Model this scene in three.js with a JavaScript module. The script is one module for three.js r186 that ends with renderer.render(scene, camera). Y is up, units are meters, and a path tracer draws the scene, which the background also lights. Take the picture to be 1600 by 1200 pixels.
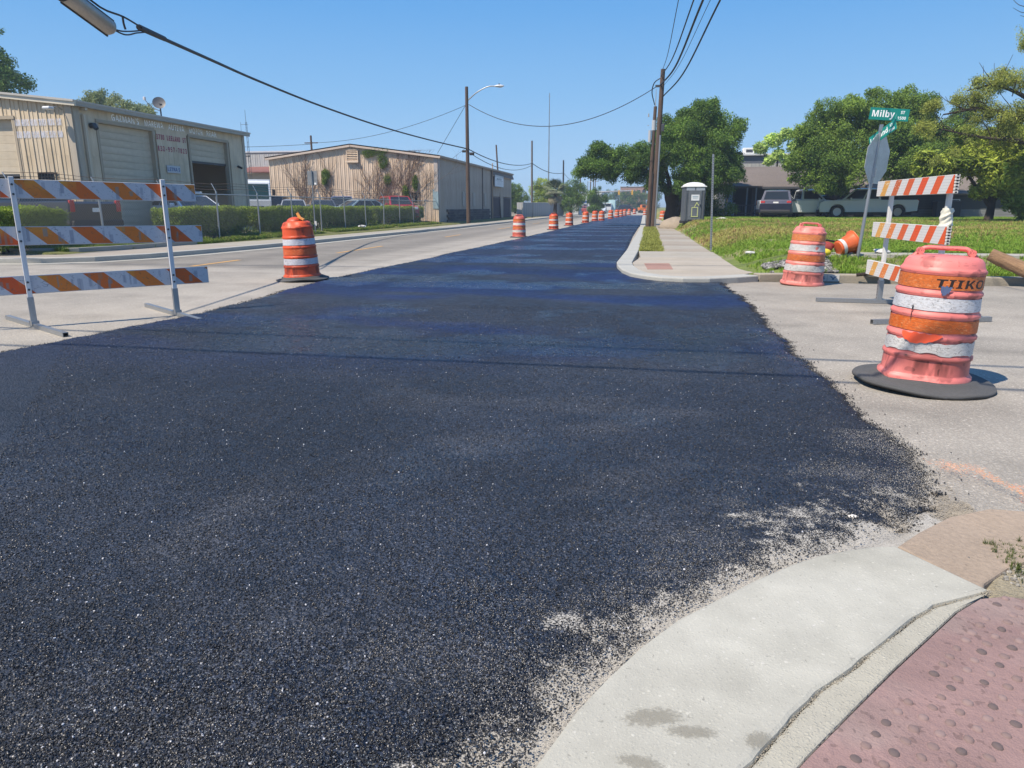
import * as THREE from 'three';
import { mergeGeometries, mergeVertices } from 'three/addons/utils/BufferGeometryUtils.js';
import { RoundedBoxGeometry } from 'three/addons/geometries/RoundedBoxGeometry.js';

// ---------------------------------------------------------------- camera, sky, sun, exposure
const scene = new THREE.Scene();
const camera = new THREE.PerspectiveCamera(56.786, 4 / 3, 0.05, 3000);
camera.rotation.order = 'YXZ';
camera.position.set(0, 1.3, 0);
camera.rotation.set(-14.012 * Math.PI / 180, 10.062 * Math.PI / 180, 0);
const renderer = new THREE.WebGLRenderer({ antialias: true });
renderer.toneMapping = THREE.LinearToneMapping;
renderer.toneMappingExposure = 1.47;
renderer.shadowMap.enabled = true;
const EXPO = 1.47;
{
  const W = 512, H = 256, d = new Float32Array(W * H * 4);
  // elevation (deg) -> seen colour (linear, before exposure is divided out)
  const stops = [[-90, [.2, .2, .19]], [-3, [.24, .25, .25]], [0, [.47, .69, .93]], [4, [.37, .62, .92]], [8, [.265, .535, .89]], [14, [.152, .418, .84]], [22, [.115, .345, .79]], [45, [.095, .29, .7]], [90, [.075, .24, .62]]];
  for (let y = 0; y < H; y++) {
    const el = ((y + .5) / H - .5) * 180;
    let i = 0; while (i < stops.length - 2 && el > stops[i + 1][0]) i++;
    const [a, ca] = stops[i], [b, cb] = stops[i + 1], t = Math.min(1, Math.max(0, (el - a) / (b - a)));
    for (let x = 0; x < W; x++) for (let c = 0; c < 4; c++) d[(y * W + x) * 4 + c] = c === 3 ? 1 : (ca[c] + (cb[c] - ca[c]) * t) / EXPO;
  }
  const sky = new THREE.DataTexture(d, W, H, THREE.RGBAFormat, THREE.FloatType);
  sky.mapping = THREE.EquirectangularReflectionMapping; sky.magFilter = sky.minFilter = THREE.LinearFilter; sky.wrapS = THREE.RepeatWrapping; sky.needsUpdate = true;
  scene.background = sky; scene.environment = sky;
}
const sun = new THREE.DirectionalLight(0xfff1de, 4.7);
sun.position.set(-42.3, 80.9, 40.6).multiplyScalar(1.5);
sun.target.position.set(0, 0, -15);
sun.position.add(sun.target.position);
sun.castShadow = true; sun.shadow.radius = 1; sun.shadow.mapSize.set(4096, 4096);
Object.assign(sun.shadow.camera, { left: -60, right: 60, top: 90, bottom: -60, near: 1, far: 400 });
scene.add(sun, sun.target);
scene.fog = new THREE.FogExp2(new THREE.Color(.55, .68, .85), 0.0009);

// ---------------------------------------------------------------- helpers
const V = (x, y, z) => new THREE.Vector3(x, y, z);
const PI = Math.PI, D2R = PI / 180;
function rng(s) { return () => { s |= 0; s = s + 0x6D2B79F5 | 0; let t = Math.imul(s ^ s >>> 15, 1 | s); t = t + Math.imul(t ^ t >>> 7, 61 | t) ^ t; return ((t ^ t >>> 14) >>> 0) / 4294967296; }; }
const R0 = rng(11);
const lerp = (a, b, t) => a + (b - a) * t, clamp = (x, a = 0, b = 1) => Math.min(b, Math.max(a, x)), sstep = (a, b, x) => { const t = clamp((x - a) / (b - a)); return t * t * (3 - 2 * t); };
function h2(x, y) { let n = Math.imul(x | 0, 374761393) + Math.imul(y | 0, 668265263) | 0; n = Math.imul(n ^ n >>> 13, 1274126177); return ((n ^ n >>> 16) >>> 0) / 4294967296; }
function vn(x, y) { const i = Math.floor(x), j = Math.floor(y), u = x - i, v = y - j, a = u * u * (3 - 2 * u), b = v * v * (3 - 2 * v); return lerp(lerp(h2(i, j), h2(i + 1, j), a), lerp(h2(i, j + 1), h2(i + 1, j + 1), a), b); }
function fbm(x, y, o = 4) { let s = 0, a = .5, t = 0; for (let k = 0; k < o; k++) { s += a * vn(x, y); t += a; x = x * 2.03 + 17.1; y = y * 2.03 + 9.7; a *= .5; } return s / t; }
// periodic value noise for tiles
function pvn(x, y, p) { const i = Math.floor(x), j = Math.floor(y), u = x - i, v = y - j, a = u * u * (3 - 2 * u), b = v * v * (3 - 2 * v), m = (k) => ((k % p) + p) % p; return lerp(lerp(h2(m(i), m(j)), h2(m(i + 1), m(j)), a), lerp(h2(m(i), m(j + 1)), h2(m(i + 1), m(j + 1)), a), b); }
function pfbm(u, v, p, o = 4) { let s = 0, a = .5, t = 0; for (let k = 0; k < o; k++) { s += a * pvn(u * p + k * 7, v * p, p); t += a; p *= 2; a *= .5; } return s / t; }

const used = {};
function numbered(n) { used[n] = (used[n] ?? -1) + 1; return used[n] ? n + '_' + String(used[n]).padStart(3, '0') : n; }
function tag(o, label, category, group, kind) { if (label) o.userData.label = label; if (category) o.userData.category = category; if (group) o.userData.group = group; if (kind) o.userData.kind = kind; return o; }
function thing(name, label, category, pos = [0, 0, 0], turn = 0, group) { const o = new THREE.Group(); o.name = numbered(name); scene.add(o); o.position.set(...pos); o.rotation.y = turn; return tag(o, label, category, group); }
function mesh(name, geo, mat, parent, label) { const m = new THREE.Mesh(geo, mat); m.castShadow = m.receiveShadow = true; if (!parent || parent === scene) { m.name = numbered(name); scene.add(m); } else { m.name = name; parent.add(m); } if (label) m.userData.label = label; return m; }
function struct(name, geo, mat) { const m = mesh(name, geo, mat, scene); m.userData.kind = 'structure'; return m; }
const std = (c, rough = .8, o = {}) => { const m = new THREE.MeshStandardMaterial({ roughness: rough, ...o }); m.color.setRGB(...c); return m; };
const phys = (c, rough = .8, o = {}) => { const m = new THREE.MeshPhysicalMaterial({ roughness: rough, ...o }); m.color.setRGB(...c); return m; };
function norm(g) { let q = g.index ? g.toNonIndexed() : g; for (const k of Object.keys(q.attributes)) if (!['position', 'normal', 'uv'].includes(k)) q.deleteAttribute(k); if (!q.attributes.normal) q.computeVertexNormals(); if (!q.attributes.uv) q.setAttribute('uv', new THREE.BufferAttribute(new Float32Array(q.attributes.position.count * 2), 2)); q.morphAttributes = {}; return q; }
const merge = (l) => l.length === 1 ? norm(l[0]) : mergeGeometries(l.map(norm));
function box(sx, sy, sz, x = 0, y = 0, z = 0, ry = 0) { const g = new THREE.BoxGeometry(sx, sy, sz); if (ry) g.rotateY(ry); g.translate(x, y, z); return g; }
function rbox(sx, sy, sz, r, x = 0, y = 0, z = 0) { const g = new RoundedBoxGeometry(sx, sy, sz, 2, r); g.translate(x, y, z); return g; }
const UP = V(0, 1, 0);
function rod(a, b, r0, r1 = r0, n = 8, capped = true) { const d = b.clone().sub(a), L = d.length(); const g = new THREE.CylinderGeometry(r1, r0, L, n, 1, !capped); g.translate(0, L / 2, 0); g.applyQuaternion(new THREE.Quaternion().setFromUnitVectors(UP, d.normalize())); g.translate(a.x, a.y, a.z); return g; }
function tube(pts, r, seg = 24, n = 6) { return new THREE.TubeGeometry(new THREE.CatmullRomCurve3(pts), seg, r, n, false); }
function sagPts(a, b, sag, n = 16) { const p = []; for (let i = 0; i <= n; i++) { const t = i / n, v = a.clone().lerp(b, t); v.y -= sag * 4 * t * (1 - t); p.push(v); } return p; }
function planarUV(g, s = 1) { const p = g.attributes.position, u = new Float32Array(p.count * 2); for (let i = 0; i < p.count; i++) { u[2 * i] = p.getX(i) * s; u[2 * i + 1] = -p.getZ(i) * s; } g.setAttribute('uv', new THREE.BufferAttribute(u, 2)); return g; }
function boxUV(g) { const q = g.index ? g.toNonIndexed() : g; if (!q.attributes.normal) q.computeVertexNormals(); const p = q.attributes.position, n = q.attributes.normal, u = new Float32Array(p.count * 2); for (let i = 0; i < p.count; i++) { const ax = Math.abs(n.getX(i)), ay = Math.abs(n.getY(i)), az = Math.abs(n.getZ(i)); if (ay > ax && ay > az) { u[2 * i] = p.getX(i); u[2 * i + 1] = p.getZ(i); } else if (ax > az) { u[2 * i] = p.getZ(i); u[2 * i + 1] = p.getY(i); } else { u[2 * i] = p.getX(i); u[2 * i + 1] = p.getY(i); } } q.setAttribute('uv', new THREE.BufferAttribute(u, 2)); return q; }
// slab from a plan outline [[x,z],...] between two heights, edges slightly eased
function slabGeo(pts, y0, y1, bevel = 0.012) { const s = new THREE.Shape(pts.map(([x, z]) => new THREE.Vector2(x, -z))); const g = new THREE.ExtrudeGeometry(s, { depth: y1 - y0 - bevel, bevelEnabled: bevel > 0, bevelThickness: bevel, bevelSize: bevel, bevelOffset: -bevel, bevelSegments: 2, steps: 1, curveSegments: 8 }); g.rotateX(-PI / 2); g.translate(0, y0, 0); return boxUV(g); }
function gridGeo(xs, zs, fy, fc, skip) {
  const nx = xs.length, nz = zs.length, P = new Float32Array(nx * nz * 3), C = new Float32Array(nx * nz * 3), U = new Float32Array(nx * nz * 2), I = [];
  for (let j = 0; j < nz; j++) for (let i = 0; i < nx; i++) { const k = j * nx + i, x = xs[i], z = zs[j]; P[3 * k] = x; P[3 * k + 1] = fy(x, z); P[3 * k + 2] = z; U[2 * k] = x; U[2 * k + 1] = -z; const c = fc(x, z); C[3 * k] = c[0]; C[3 * k + 1] = c[1]; C[3 * k + 2] = c[2]; }
  for (let j = 0; j < nz - 1; j++) for (let i = 0; i < nx - 1; i++) { if (skip && skip((xs[i] + xs[i + 1]) / 2, (zs[j] + zs[j + 1]) / 2)) continue; const a = j * nx + i, b = a + 1, c = a + nx, d = c + 1; I.push(a, c, b, b, c, d); }
  const g = new THREE.BufferGeometry(); g.setAttribute('position', new THREE.BufferAttribute(P, 3)); g.setAttribute('color', new THREE.BufferAttribute(C, 3)); g.setAttribute('uv', new THREE.BufferAttribute(U, 2)); g.setIndex(I); g.computeVertexNormals(); return g;
}
const range = (a, b, n) => Array.from({ length: n + 1 }, (_, i) => a + (b - a) * i / n);
function pl(pts, t) { if (t <= pts[0][0]) return pts[0][1]; for (let i = 1; i < pts.length; i++) if (t <= pts[i][0]) return lerp(pts[i - 1][1], pts[i][1], (t - pts[i - 1][0]) / (pts[i][0] - pts[i - 1][0])); return pts[pts.length - 1][1]; }
function inPoly(x, z, P) { let c = false; for (let i = 0, j = P.length - 1; i < P.length; j = i++) { const [a, b] = P[i], [d, e] = P[j]; if ((b > z) !== (e > z) && x < (d - a) * (z - b) / (e - b) + a) c = !c; } return c; }

// ---------------------------------------------------------------- procedural textures
function tex(W, H, f, { srgb = true, rep = [1, 1], wrap = true } = {}) {
  const d = new Uint8Array(W * H * 4), o = [0, 0, 0, 1];
  for (let y = 0; y < H; y++) for (let x = 0; x < W; x++) { o[3] = 1; f(x / W, y / H, o, x, y); const k = (y * W + x) * 4; for (let c = 0; c < 4; c++) d[k + c] = clamp(o[c]) * 255; }
  const t = new THREE.DataTexture(d, W, H); t.colorSpace = srgb ? THREE.SRGBColorSpace : THREE.NoColorSpace; t.magFilter = THREE.LinearFilter; t.minFilter = THREE.LinearMipmapLinearFilter; t.generateMipmaps = true;
  t.wrapS = t.wrapT = wrap ? THREE.RepeatWrapping : THREE.ClampToEdgeWrapping; t.repeat.set(...rep); t.needsUpdate = true; return t;
}
// stones packed on a tile: returns [shade, height] fields
function stones(N, count, rmin, rmax, seed, base = .12) {
  const r = rng(seed), sh = new Float32Array(N * N).fill(-1), ht = new Float32Array(N * N), pal = () => { const q = r(); return q < .8 ? .2 + r() * .2 : q < .965 ? .36 + r() * .2 : .6 + r() * .4; };
  for (let k = 0; k < count; k++) {
    const cx = r() * N, cy = r() * N, a = rmin + Math.pow(r(), 2.2) * (rmax - rmin), e = .55 + r() * .45, th = r() * PI, c = Math.cos(th), s = Math.sin(th), v = pal(), h = .35 + r() * .65, q = Math.ceil(a);
    for (let y = -q; y <= q; y++) for (let x = -q; x <= q; x++) { const u = (x * c + y * s) / a, w = (-x * s + y * c) / (a * e), d = Math.abs(u) ** 2.6 + Math.abs(w) ** 2.6; if (d > 1) continue; const X = ((Math.floor(cx) + x) % N + N) % N, Y = ((Math.floor(cy) + y) % N + N) % N, i = Y * N + X, hh = h * (1 - .55 * d); if (hh > ht[i]) { ht[i] = hh; sh[i] = v; } }
  }
  return { sh, ht, base };
}
const canvasTex = (W, H, draw, o = {}) => { const c = document.createElement('canvas'); c.width = W; c.height = H; draw(c.getContext('2d'), W, H); const t = new THREE.CanvasTexture(c); t.colorSpace = THREE.SRGBColorSpace; t.anisotropy = 8; if (o.wrap) t.wrapS = t.wrapT = THREE.RepeatWrapping; return t; };

const TN = 1024, aS = stones(TN, 60000, 1.5, 5.2, 5);
const asphaltMap = tex(TN, TN, (u, v, o, x, y) => { const i = y * TN + x, s = aS.sh[i] < 0 ? .09 : aS.sh[i], n = .8 + .4 * h2(x, y); o[0] = s * n * .95; o[1] = s * n; o[2] = s * n * 1.1; }, { srgb: false, rep: [1 / 1.45, 1 / 1.45] });
const asphaltBump = tex(TN, TN, (u, v, o, x, y) => { o[0] = o[1] = o[2] = aS.ht[y * TN + x] * .9 + .1 * pfbm(u, v, 32, 3); }, { srgb: false, rep: [1 / 1.45, 1 / 1.45] });
const asphaltRough = tex(512, 512, (u, v, o, x, y) => { const p = pfbm(u, v, 5, 5), g = pfbm(u + .3, v, 64, 2); const wet = sstep(.46, .62, p); o[0] = o[1] = o[2] = clamp(.66 - .36 * wet + (g - .5) * .35); }, { srgb: false, rep: [1 / 5.3, 1 / 5.3] });
const rS = stones(TN, 42000, 1.6, 5, 9);
const roadMap = tex(TN, TN, (u, v, o, x, y) => { const i = y * TN + x, s = rS.sh[i] < 0 ? .5 : .42 + rS.sh[i] * .55, p = pfbm(u, v, 4, 5), n = (.86 + .28 * h2(x, y + 77)) * (.8 + .4 * p); o[0] = s * n * 1.02; o[1] = s * n; o[2] = s * n * .95; }, { srgb: false, rep: [1 / 1.9, 1 / 1.9] });
const roadBump = tex(TN, TN, (u, v, o, x, y) => { o[0] = o[1] = o[2] = .25 + rS.ht[y * TN + x] * .5; }, { srgb: false, rep: [1 / 1.9, 1 / 1.9] });
const concMap = tex(TN, TN, (u, v, o, x, y) => { const p = pfbm(u, v, 5, 6), q = pfbm(u + .5, v + .2, 3, 4), f = h2(x, y), g = pfbm(u, v + .4, 150, 2), pit = pfbm(u + .1, v, 90, 1) > .93 ? .8 : 1; let s = (.74 + .22 * p + .14 * (f - .5) + .22 * (g - .5)) * pit; o[0] = s * lerp(1, .97, q); o[1] = s * .985; o[2] = s * lerp(.9, .98, q); }, { srgb: false, rep: [1 / 1.7, 1 / 1.7] });
const concBump = tex(512, 512, (u, v, o, x, y) => { o[0] = o[1] = o[2] = .5 * pfbm(u, v, 64, 3) + .25 * pfbm(u, v, 9, 3) + .25 * h2(x, y); }, { srgb: false, rep: [1 / 1.1, 1 / 1.1] });
const kS = stones(TN, 26000, 1.2, 4.2, 23);
const kerbMap = tex(TN, TN, (u, v, o, x, y) => { const i = y * TN + x, p = pfbm(u, v, 4, 6), q = pfbm(u + .4, v, 14, 3), st = kS.sh[i] < 0 ? 0 : (kS.sh[i] - .3) * .34, f = h2(x, y), pit = pfbm(u + .1, v, 120, 1) > .95 ? .72 : 1, s = (.8 + .3 * (p - .5) + .2 * (q - .5) + st + .12 * (f - .5)) * pit; o[0] = s * lerp(1, .985, p); o[1] = s; o[2] = s * lerp(.93, .97, p); }, { srgb: false, rep: [1 / 1.25, 1 / 1.25] });
const kerbBump = tex(TN, TN, (u, v, o, x, y) => { o[0] = o[1] = o[2] = .5 * kS.ht[y * TN + x] + .3 * pfbm(u, v, 40, 3) + .2 * h2(x, y); }, { srgb: false, rep: [1 / 1.25, 1 / 1.25] });
const scuffMap = tex(1024, 1024, (u, v, o, x, y) => { const p = pfbm(u, v, 5, 6), q = pfbm(u + .2, v * .5, 18, 4), k = pfbm(u * .5, v, 60, 2), d = sstep(.5, .7, p) * .42 + sstep(.58, .72, q) * .42 + (k > .76 ? .2 : 0), f = sstep(.52, .7, pfbm(u + .6, v + .3, 4, 4)); let s = (1 - d) * (.95 + .1 * (h2(x, y) - .5)); o[0] = s; o[1] = s * lerp(.94, 1.0, f) ; o[2] = s * lerp(.93, 1.0, f); }, { srgb: false });
const pinkMap = tex(TN, TN, (u, v, o, x, y) => { const p = pfbm(u, v, 4, 6), q = pfbm(u + .3, v, 12, 4), f = h2(x, y), d = sstep(.5, .72, p) * .55, s = .78 + .3 * (q - .5) + .22 * (f - .5), k = pfbm(u, v + .3, 70, 2) > .78 ? .72 : 1; o[0] = s * k * lerp(.92, 1.0, d); o[1] = s * k * lerp(.76, .98, d); o[2] = s * k * lerp(.745, .93, d); }, { srgb: false, rep: [1 / 1.3, 1 / 1.3] });
const soilMap = tex(512, 512, (u, v, o, x, y) => { const p = pfbm(u, v, 6, 6), f = h2(x, y), s = .55 + .5 * p + .35 * (f - .5); o[0] = s; o[1] = s * .99; o[2] = s * .96; }, { srgb: false, rep: [1 / 2.3, 1 / 2.3] });
const streakMap = tex(512, 512, (u, v, o, x, y) => { const p = pfbm(u, v * .25, 24, 4), q = pfbm(u, v, 4, 5), w = pfbm(u + .4, v * .12, 60, 2), s = .74 + .2 * p + .22 * (q - .5) + .12 * (w - .5); o[0] = s; o[1] = s * lerp(.96, 1, q); o[2] = s * lerp(.9, 1, q); }, { srgb: false, rep: [1 / 3.1, 1 / 3.1] });
const woodMap = tex(256, 512, (u, v, o, x, y) => { const p = pfbm(u, v * .1, 40, 4), q = pfbm(u, v, 6, 4), s = .45 + .6 * p * (.6 + .8 * q); o[0] = s; o[1] = s * .93; o[2] = s * .87; }, { srgb: false });
const grimeMap = tex(512, 512, (u, v, o, x, y) => { const p = pfbm(u, v, 6, 6), q = pfbm(u + .2, v, 40, 3), s = .82 + .25 * (p - .5) + .2 * (q - .5); o[0] = s * 1.01; o[1] = s; o[2] = s * .98; }, { srgb: false });

// shared materials
const M = {
  galv: std([.42, .44, .46], .42, { metalness: .75, map: grimeMap }), steelDark: std([.08, .085, .09], .5, { metalness: .6 }), black: std([.012, .012, .013], .6), rubber: std([.04, .041, .044], .85, { bumpMap: concBump, bumpScale: .002, map: grimeMap }),
  glass: phys([.02, .025, .03], .06, { specularIntensity: 1 }), whitePaint: std([.72, .73, .74], .45, { map: grimeMap }), wire: std([.012, .012, .014], .6), wood: std([.115, .08, .06], .88, { map: woodMap }), woodGrey: std([.17, .15, .135], .88, { map: woodMap }),
  chrome: std([.7, .7, .72], .18, { metalness: 1 }), red: phys([.45, .02, .015], .25, { clearcoat: 1 }), amber: phys([.8, .3, .02], .3), lampGlass: phys([.75, .77, .78], .15, { clearcoat: 1 }), plate: std([.75, .75, .73], .5), bark: std([.075, .06, .048], .95, { map: woodMap, bumpMap: concBump, bumpScale: .03 }),
};
// ================================================================ GROUND AND ROADS
const asphR = [[-115, .23], [-60, 0], [-33, -.35], [-20, -.42], [-16.5, -.46], [-15.4, -.42], [-14.3, -.12], [-13.5, .15], [-13.28, .7], [-13.2, 1.47], [-11, 1.45], [-8, 1.45], [-5.5, 1.42], [-4, 1.44], [-3.36, 1.38], [-3.15, 1.24], [-2.9, 1.1], [-2.74, .9], [-2.6, .75], [-2.4, .48], [-2.1, .2], [-1.8, -.02], [-1.5, -.17], [-1.2, -.26], [0, -.55], [3, -.7]];
const asphL = [[-115, -3.6], [-90, -4.06], [-52, -4.63], [-30, -4.95], [-20, -5.3], [-14, -5.45], [-12.3, -5.6], [-10, -5.46], [-8, -5.33], [-6.7, -5.42], [-6, -5.56], [-5.4, -5.66], [-3, -5.6], [4, -5.6]];
const fine = (z, s) => (fbm(z * 17 + s, s * 2, 3) - .5) * .075;
const jag = (z, s) => (fbm(z * 1.3 + s, s * 3.1, 3) - .5) * .2 + (fbm(z * 7 + s, s, 3) - .5) * .1 + (vn(z * 23, s) - .5) * .03;
const edgeL = (z) => pl(asphL, z) + jag(z, 3.7), edgeR = (z) => pl(asphR, z) + (z > -13 && z < -3.1 ? jag(z, 8.2) + fine(z, 3) : 0);
// left kerb line (gutter edge) from the cross street round the corner and away
const curbL = [[-40, -14.55], [-18, -14.5], [-15, -14.55], [-13.9, -14.75], [-13.0, -15.4], [-12.45, -16.7], [-12.15, -18.5], [-11.95, -20.5], [-11.7, -24], [-11.5, -31], [-11, -43], [-10.75, -60], [-10.2, -110], [-9.6, -230]];
const gutterX = (z) => pl(curbL.map(([x, q]) => [q, x]).slice(3).sort((a, b) => a[0] - b[0]), z);

function lotH(x, z) { // natural ground outside the paved areas
  if (x > 1.04 && z > -3.1) return -.12 + .17 * sstep(1.05, 1.14, x) * sstep(-3.08, -2.9, z);
  if (x > 1.7 && z < -13.7) { const full = lerp(.12, .36, sstep(-13.8, -15.2, z)) + .12 * sstep(-15, -30, z) + .14 * sstep(-28, -48, z); return lerp(.085, full, sstep(1.75, 3.3 - .8 * sstep(-30, -45, z), x)) + .05 * (fbm(x * .7, z * .7) - .5) * sstep(2, 3.5, x); }
  if (x < -13.5 && z < -16) return lerp(.09, .19, sstep(-14, -15.6, x)) + .17 * sstep(-16.4, -18, x) + .04 * (fbm(x * .5, z * .5) - .5);
  return -.12;
}
{
  const xs = [...range(-420, -80, 17), ...range(-76, -31, 30), ...range(-30, -13, 68), ...range(-12.7, 1.1, 20), ...range(1.25, 9, 62), ...range(9.3, 32, 46), ...range(34, 90, 28), ...range(110, 420, 15)];
  const zs = [...range(-900, -220, 24), ...range(-210, -72, 60), ...range(-70, -28, 84), ...range(-27.8, -13.9, 70), ...range(-13.6, -3.2, 10), ...range(-2.9, -1, 20), ...range(-.6, 30, 14), ...range(60, 300, 8)];
  const col = (x, z) => {
    const n = fbm(x * .35, z * .35, 4), m = fbm(x * 1.7 + 40, z * 1.7, 3);
    if (x > 1.1 && z > -3) return [.2 * (.7 + .6 * m), .18 * (.7 + .6 * m), .14 * (.7 + .6 * m)];
    if (x > 1.6 && z < -13.6 && x < 60) { const dry = sstep(.4, .65, n) * sstep(-20, -30, z); const g = [lerp(.1, .17, dry), lerp(.13, .145, dry), lerp(.028, .05, dry)]; const dirt = sstep(.62, .75, fbm(x * .9 + 9, z * .9, 3)); return g.map((v, i) => lerp(v, [.2, .16, .11][i], dirt * .6) * (.75 + .5 * m)); }
    if (x < -13 && z < -16 && z > -130) { if (x > -15.6) return [.11, .115, .035].map((v) => v * (.6 + .7 * m)); return [.2, .18, .15].map((v) => v * (.7 + .6 * n)); }
    return [.09, .1, .04].map((v) => v * (.7 + .6 * n));
  };
  const g = gridGeo(xs, zs, lotH, col);
  struct('ground', g, std([1.7, 1.7, 1.6], .95, { vertexColors: true, map: soilMap, bumpMap: concBump, bumpScale: .02 }));
}
{ // existing road: worn grey pavement of both streets, one sheet
  const col = (x, z) => {
    const n = fbm(x * .25, z * .25, 4), s = fbm(x * 3, z * .12 + 5, 3), cross = x > -5 || z > -14.6;
    const dusty = sstep(-7.8, -6.0, x) * (x < -4 ? 1 : 0);
    let b = lerp(.215, .335, dusty);
    if (cross) b = lerp(.3, .33, n);
    if (x < -6 && z > -14.6) b = lerp(.30, .34, sstep(-8.5, -5.8, x));
    const wheel = x < -6 && z < -14 ? .93 + .07 * Math.cos((x + 9) * 3.2) : 1;
    b *= (.84 + .32 * n) * (.92 + .16 * s) * wheel * 1.08;
    const worn = x > 1 ? sstep(.62, .8, fbm(x * .6, z * 2.4 + 3, 4)) * .25 : 0; b *= 1 - worn;
    return [b * 1.02, b * .985, b * lerp(.9, .94, n)];
  };
  const zs = [...range(-330, -120, 30), ...range(-117, -30, 60), ...range(-29.5, -14.6, 40), ...range(-14.3, 4, 74), ...range(6, 40, 6)];
  const xs = [...range(-60, -16, 22), ...range(-15.6, -4, 64), ...range(-3.6, .2, 8), ...range(.4, 8, 50), ...range(9, 60, 26)];
  const crown = (x, z) => x > -5 && x < 1.2 ? -.01 : 0;
  const g = gridGeo(xs, zs, crown, col, (x, z) => (z < -15.9 && x < gutterX(z) - .3) || (z < -14.4 && x < -15.2) || (z < -13.3 && x > .9) || (z > -2.2 && x > 1.3) || (x < -17 && z > 6));
  struct('old_road', g, std([1.5, 1.465, 1.42], .9, { vertexColors: true, map: roadMap, bumpMap: roadBump, bumpScale: .006 }));
}
const asphY = (x, z) => { const a = edgeL(z), b = edgeR(z), e = Math.min(x - a, b - x), near = sstep(-30, -15, z), corner = z > -4.3 && x > -.9; if (e < 0) return .002;
  return .002 + .038 * sstep(0, corner ? .3 : .07 + .05 * vn(z * 9, x * 3), e) + (corner ? .004 : .012) * (fbm(x * 9, z * 9, 3) - .5) * (1 - sstep(.08, .4, e)) * near + .007 * (fbm(x * 1.1, z * 1.1, 2) - .5) + .003 * (vn(x * 17, z * 17) - .5) * near * (corner ? .3 : 1); };
{ // fresh asphalt mat with ragged, crumbling edges
  const zs = [...range(-112, -60, 26), ...range(-59, -30, 58), ...range(-29.6, -16.2, 60), ...range(-16, -12.4, 72), ...range(-12.34, -.9, 190), ...range(-.8, 4, 30)];
  const us = []; for (let i = 0; i <= 12; i++) us.push(.05 * Math.pow(i / 12, 1.6)); for (let i = 1; i < 96; i++) us.push(.05 + .9 * i / 96); for (let i = 12; i >= 0; i--) us.push(1 - .05 * Math.pow(i / 12, 1.6));
  const nx = us.length, nz = zs.length, P = [], C = [], U = [], I = [];
  for (const z of zs) { const a = edgeL(z), b = edgeR(z); for (const u of us) {
    const x = lerp(a, b, u), e = Math.min(x - a, b - x), eL = x - a, near = sstep(-30, -15, z);
    const y = asphY(x, z);
    P.push(x, y, z); U.push(x, -z);
    // colour: fresh bitumen with sky reflection painted in, drier worn patches, pale sand dust tracked in beside the kerb
    const n = fbm(x * .55 + 3, z * .9, 4), p = fbm(x * 2.3, z * 2.9 + 8, 4), q = fbm(x * 7, z * 7, 3);
    let k = lerp(.042, .11, n * (.6 + .8 * p)) * (.78 + .44 * fbm(x * 3.2, z * .06 + 4, 3)) * (Math.abs(x + 2.05 + .05 * (vn(z * .8, 2) - .5)) < .05 ? .8 : 1);
    const skySheen = lerp(sstep(.42, .6, fbm(x * .35 + 11, z * .8 + 2, 4)), .45 + .4 * (fbm(x * .8 + 3, z * .22, 3) - .5), sstep(-14, -24, z)) * sstep(-4.2, -7.5, z);
    let c = [k * .9, k, k * 1.22]; c = c.map((v, i) => v * lerp(1, [.27, .6, 2.0][i], skySheen * .85));  // patches tinted blue, a sky sheen put into the bitumen colour
    const dC = z > -3.6 ? Math.max(0, (b - x) * .75) : 9;
    let dust = 0;
    dust = Math.max(.12 * sstep(.62, .76, p) * (1 - sstep(.3, 1.2, dC)), .17 * sstep(.56, .74, fbm(x * 1.1 + 50, z * 2.2, 4)) * sstep(-5.5, -4.2, z) * (x > -1.8 && x < .9 ? 1 : 0));
    dust = Math.max(dust, .07 * sstep(.58, .75, fbm(x * .8 + 20, z * 1.6 + 7, 4)));
    c = c.map((v, i) => lerp(v, [.47, .44, .39][i], clamp(dust * (.35 + 1.0 * q))));
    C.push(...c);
  } }
  for (let j = 0; j < nz - 1; j++) for (let i = 0; i < nx - 1; i++) { const a = j * nx + i, b = a + 1, c = a + nx, d = c + 1; I.push(a, c, b, b, c, d); }
  const g = new THREE.BufferGeometry(); g.setAttribute('position', new THREE.Float32BufferAttribute(P, 3)); g.setAttribute('color', new THREE.Float32BufferAttribute(C, 3)); g.setAttribute('uv', new THREE.Float32BufferAttribute(U, 2)); g.setIndex(I); g.computeVertexNormals();
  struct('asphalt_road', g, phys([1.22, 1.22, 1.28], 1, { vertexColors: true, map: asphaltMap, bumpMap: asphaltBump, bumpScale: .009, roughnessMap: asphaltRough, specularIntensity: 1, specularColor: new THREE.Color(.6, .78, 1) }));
}
function instanced(name, geo, mat, list, parent, colors) { // list of Matrix4
  const m = new THREE.InstancedMesh(geo, mat, list.length); list.forEach((q, i) => m.setMatrixAt(i, q)); if (colors) colors.forEach((c, i) => m.setColorAt(i, c)); m.castShadow = m.receiveShadow = true; m.name = parent ? name : numbered(name); (parent ?? scene).add(m); return m;
}
const mat4 = (p, r, s) => new THREE.Matrix4().compose(p, new THREE.Quaternion().setFromEuler(new THREE.Euler(...r)), typeof s === 'number' ? V(s, s, s) : s);
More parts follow.
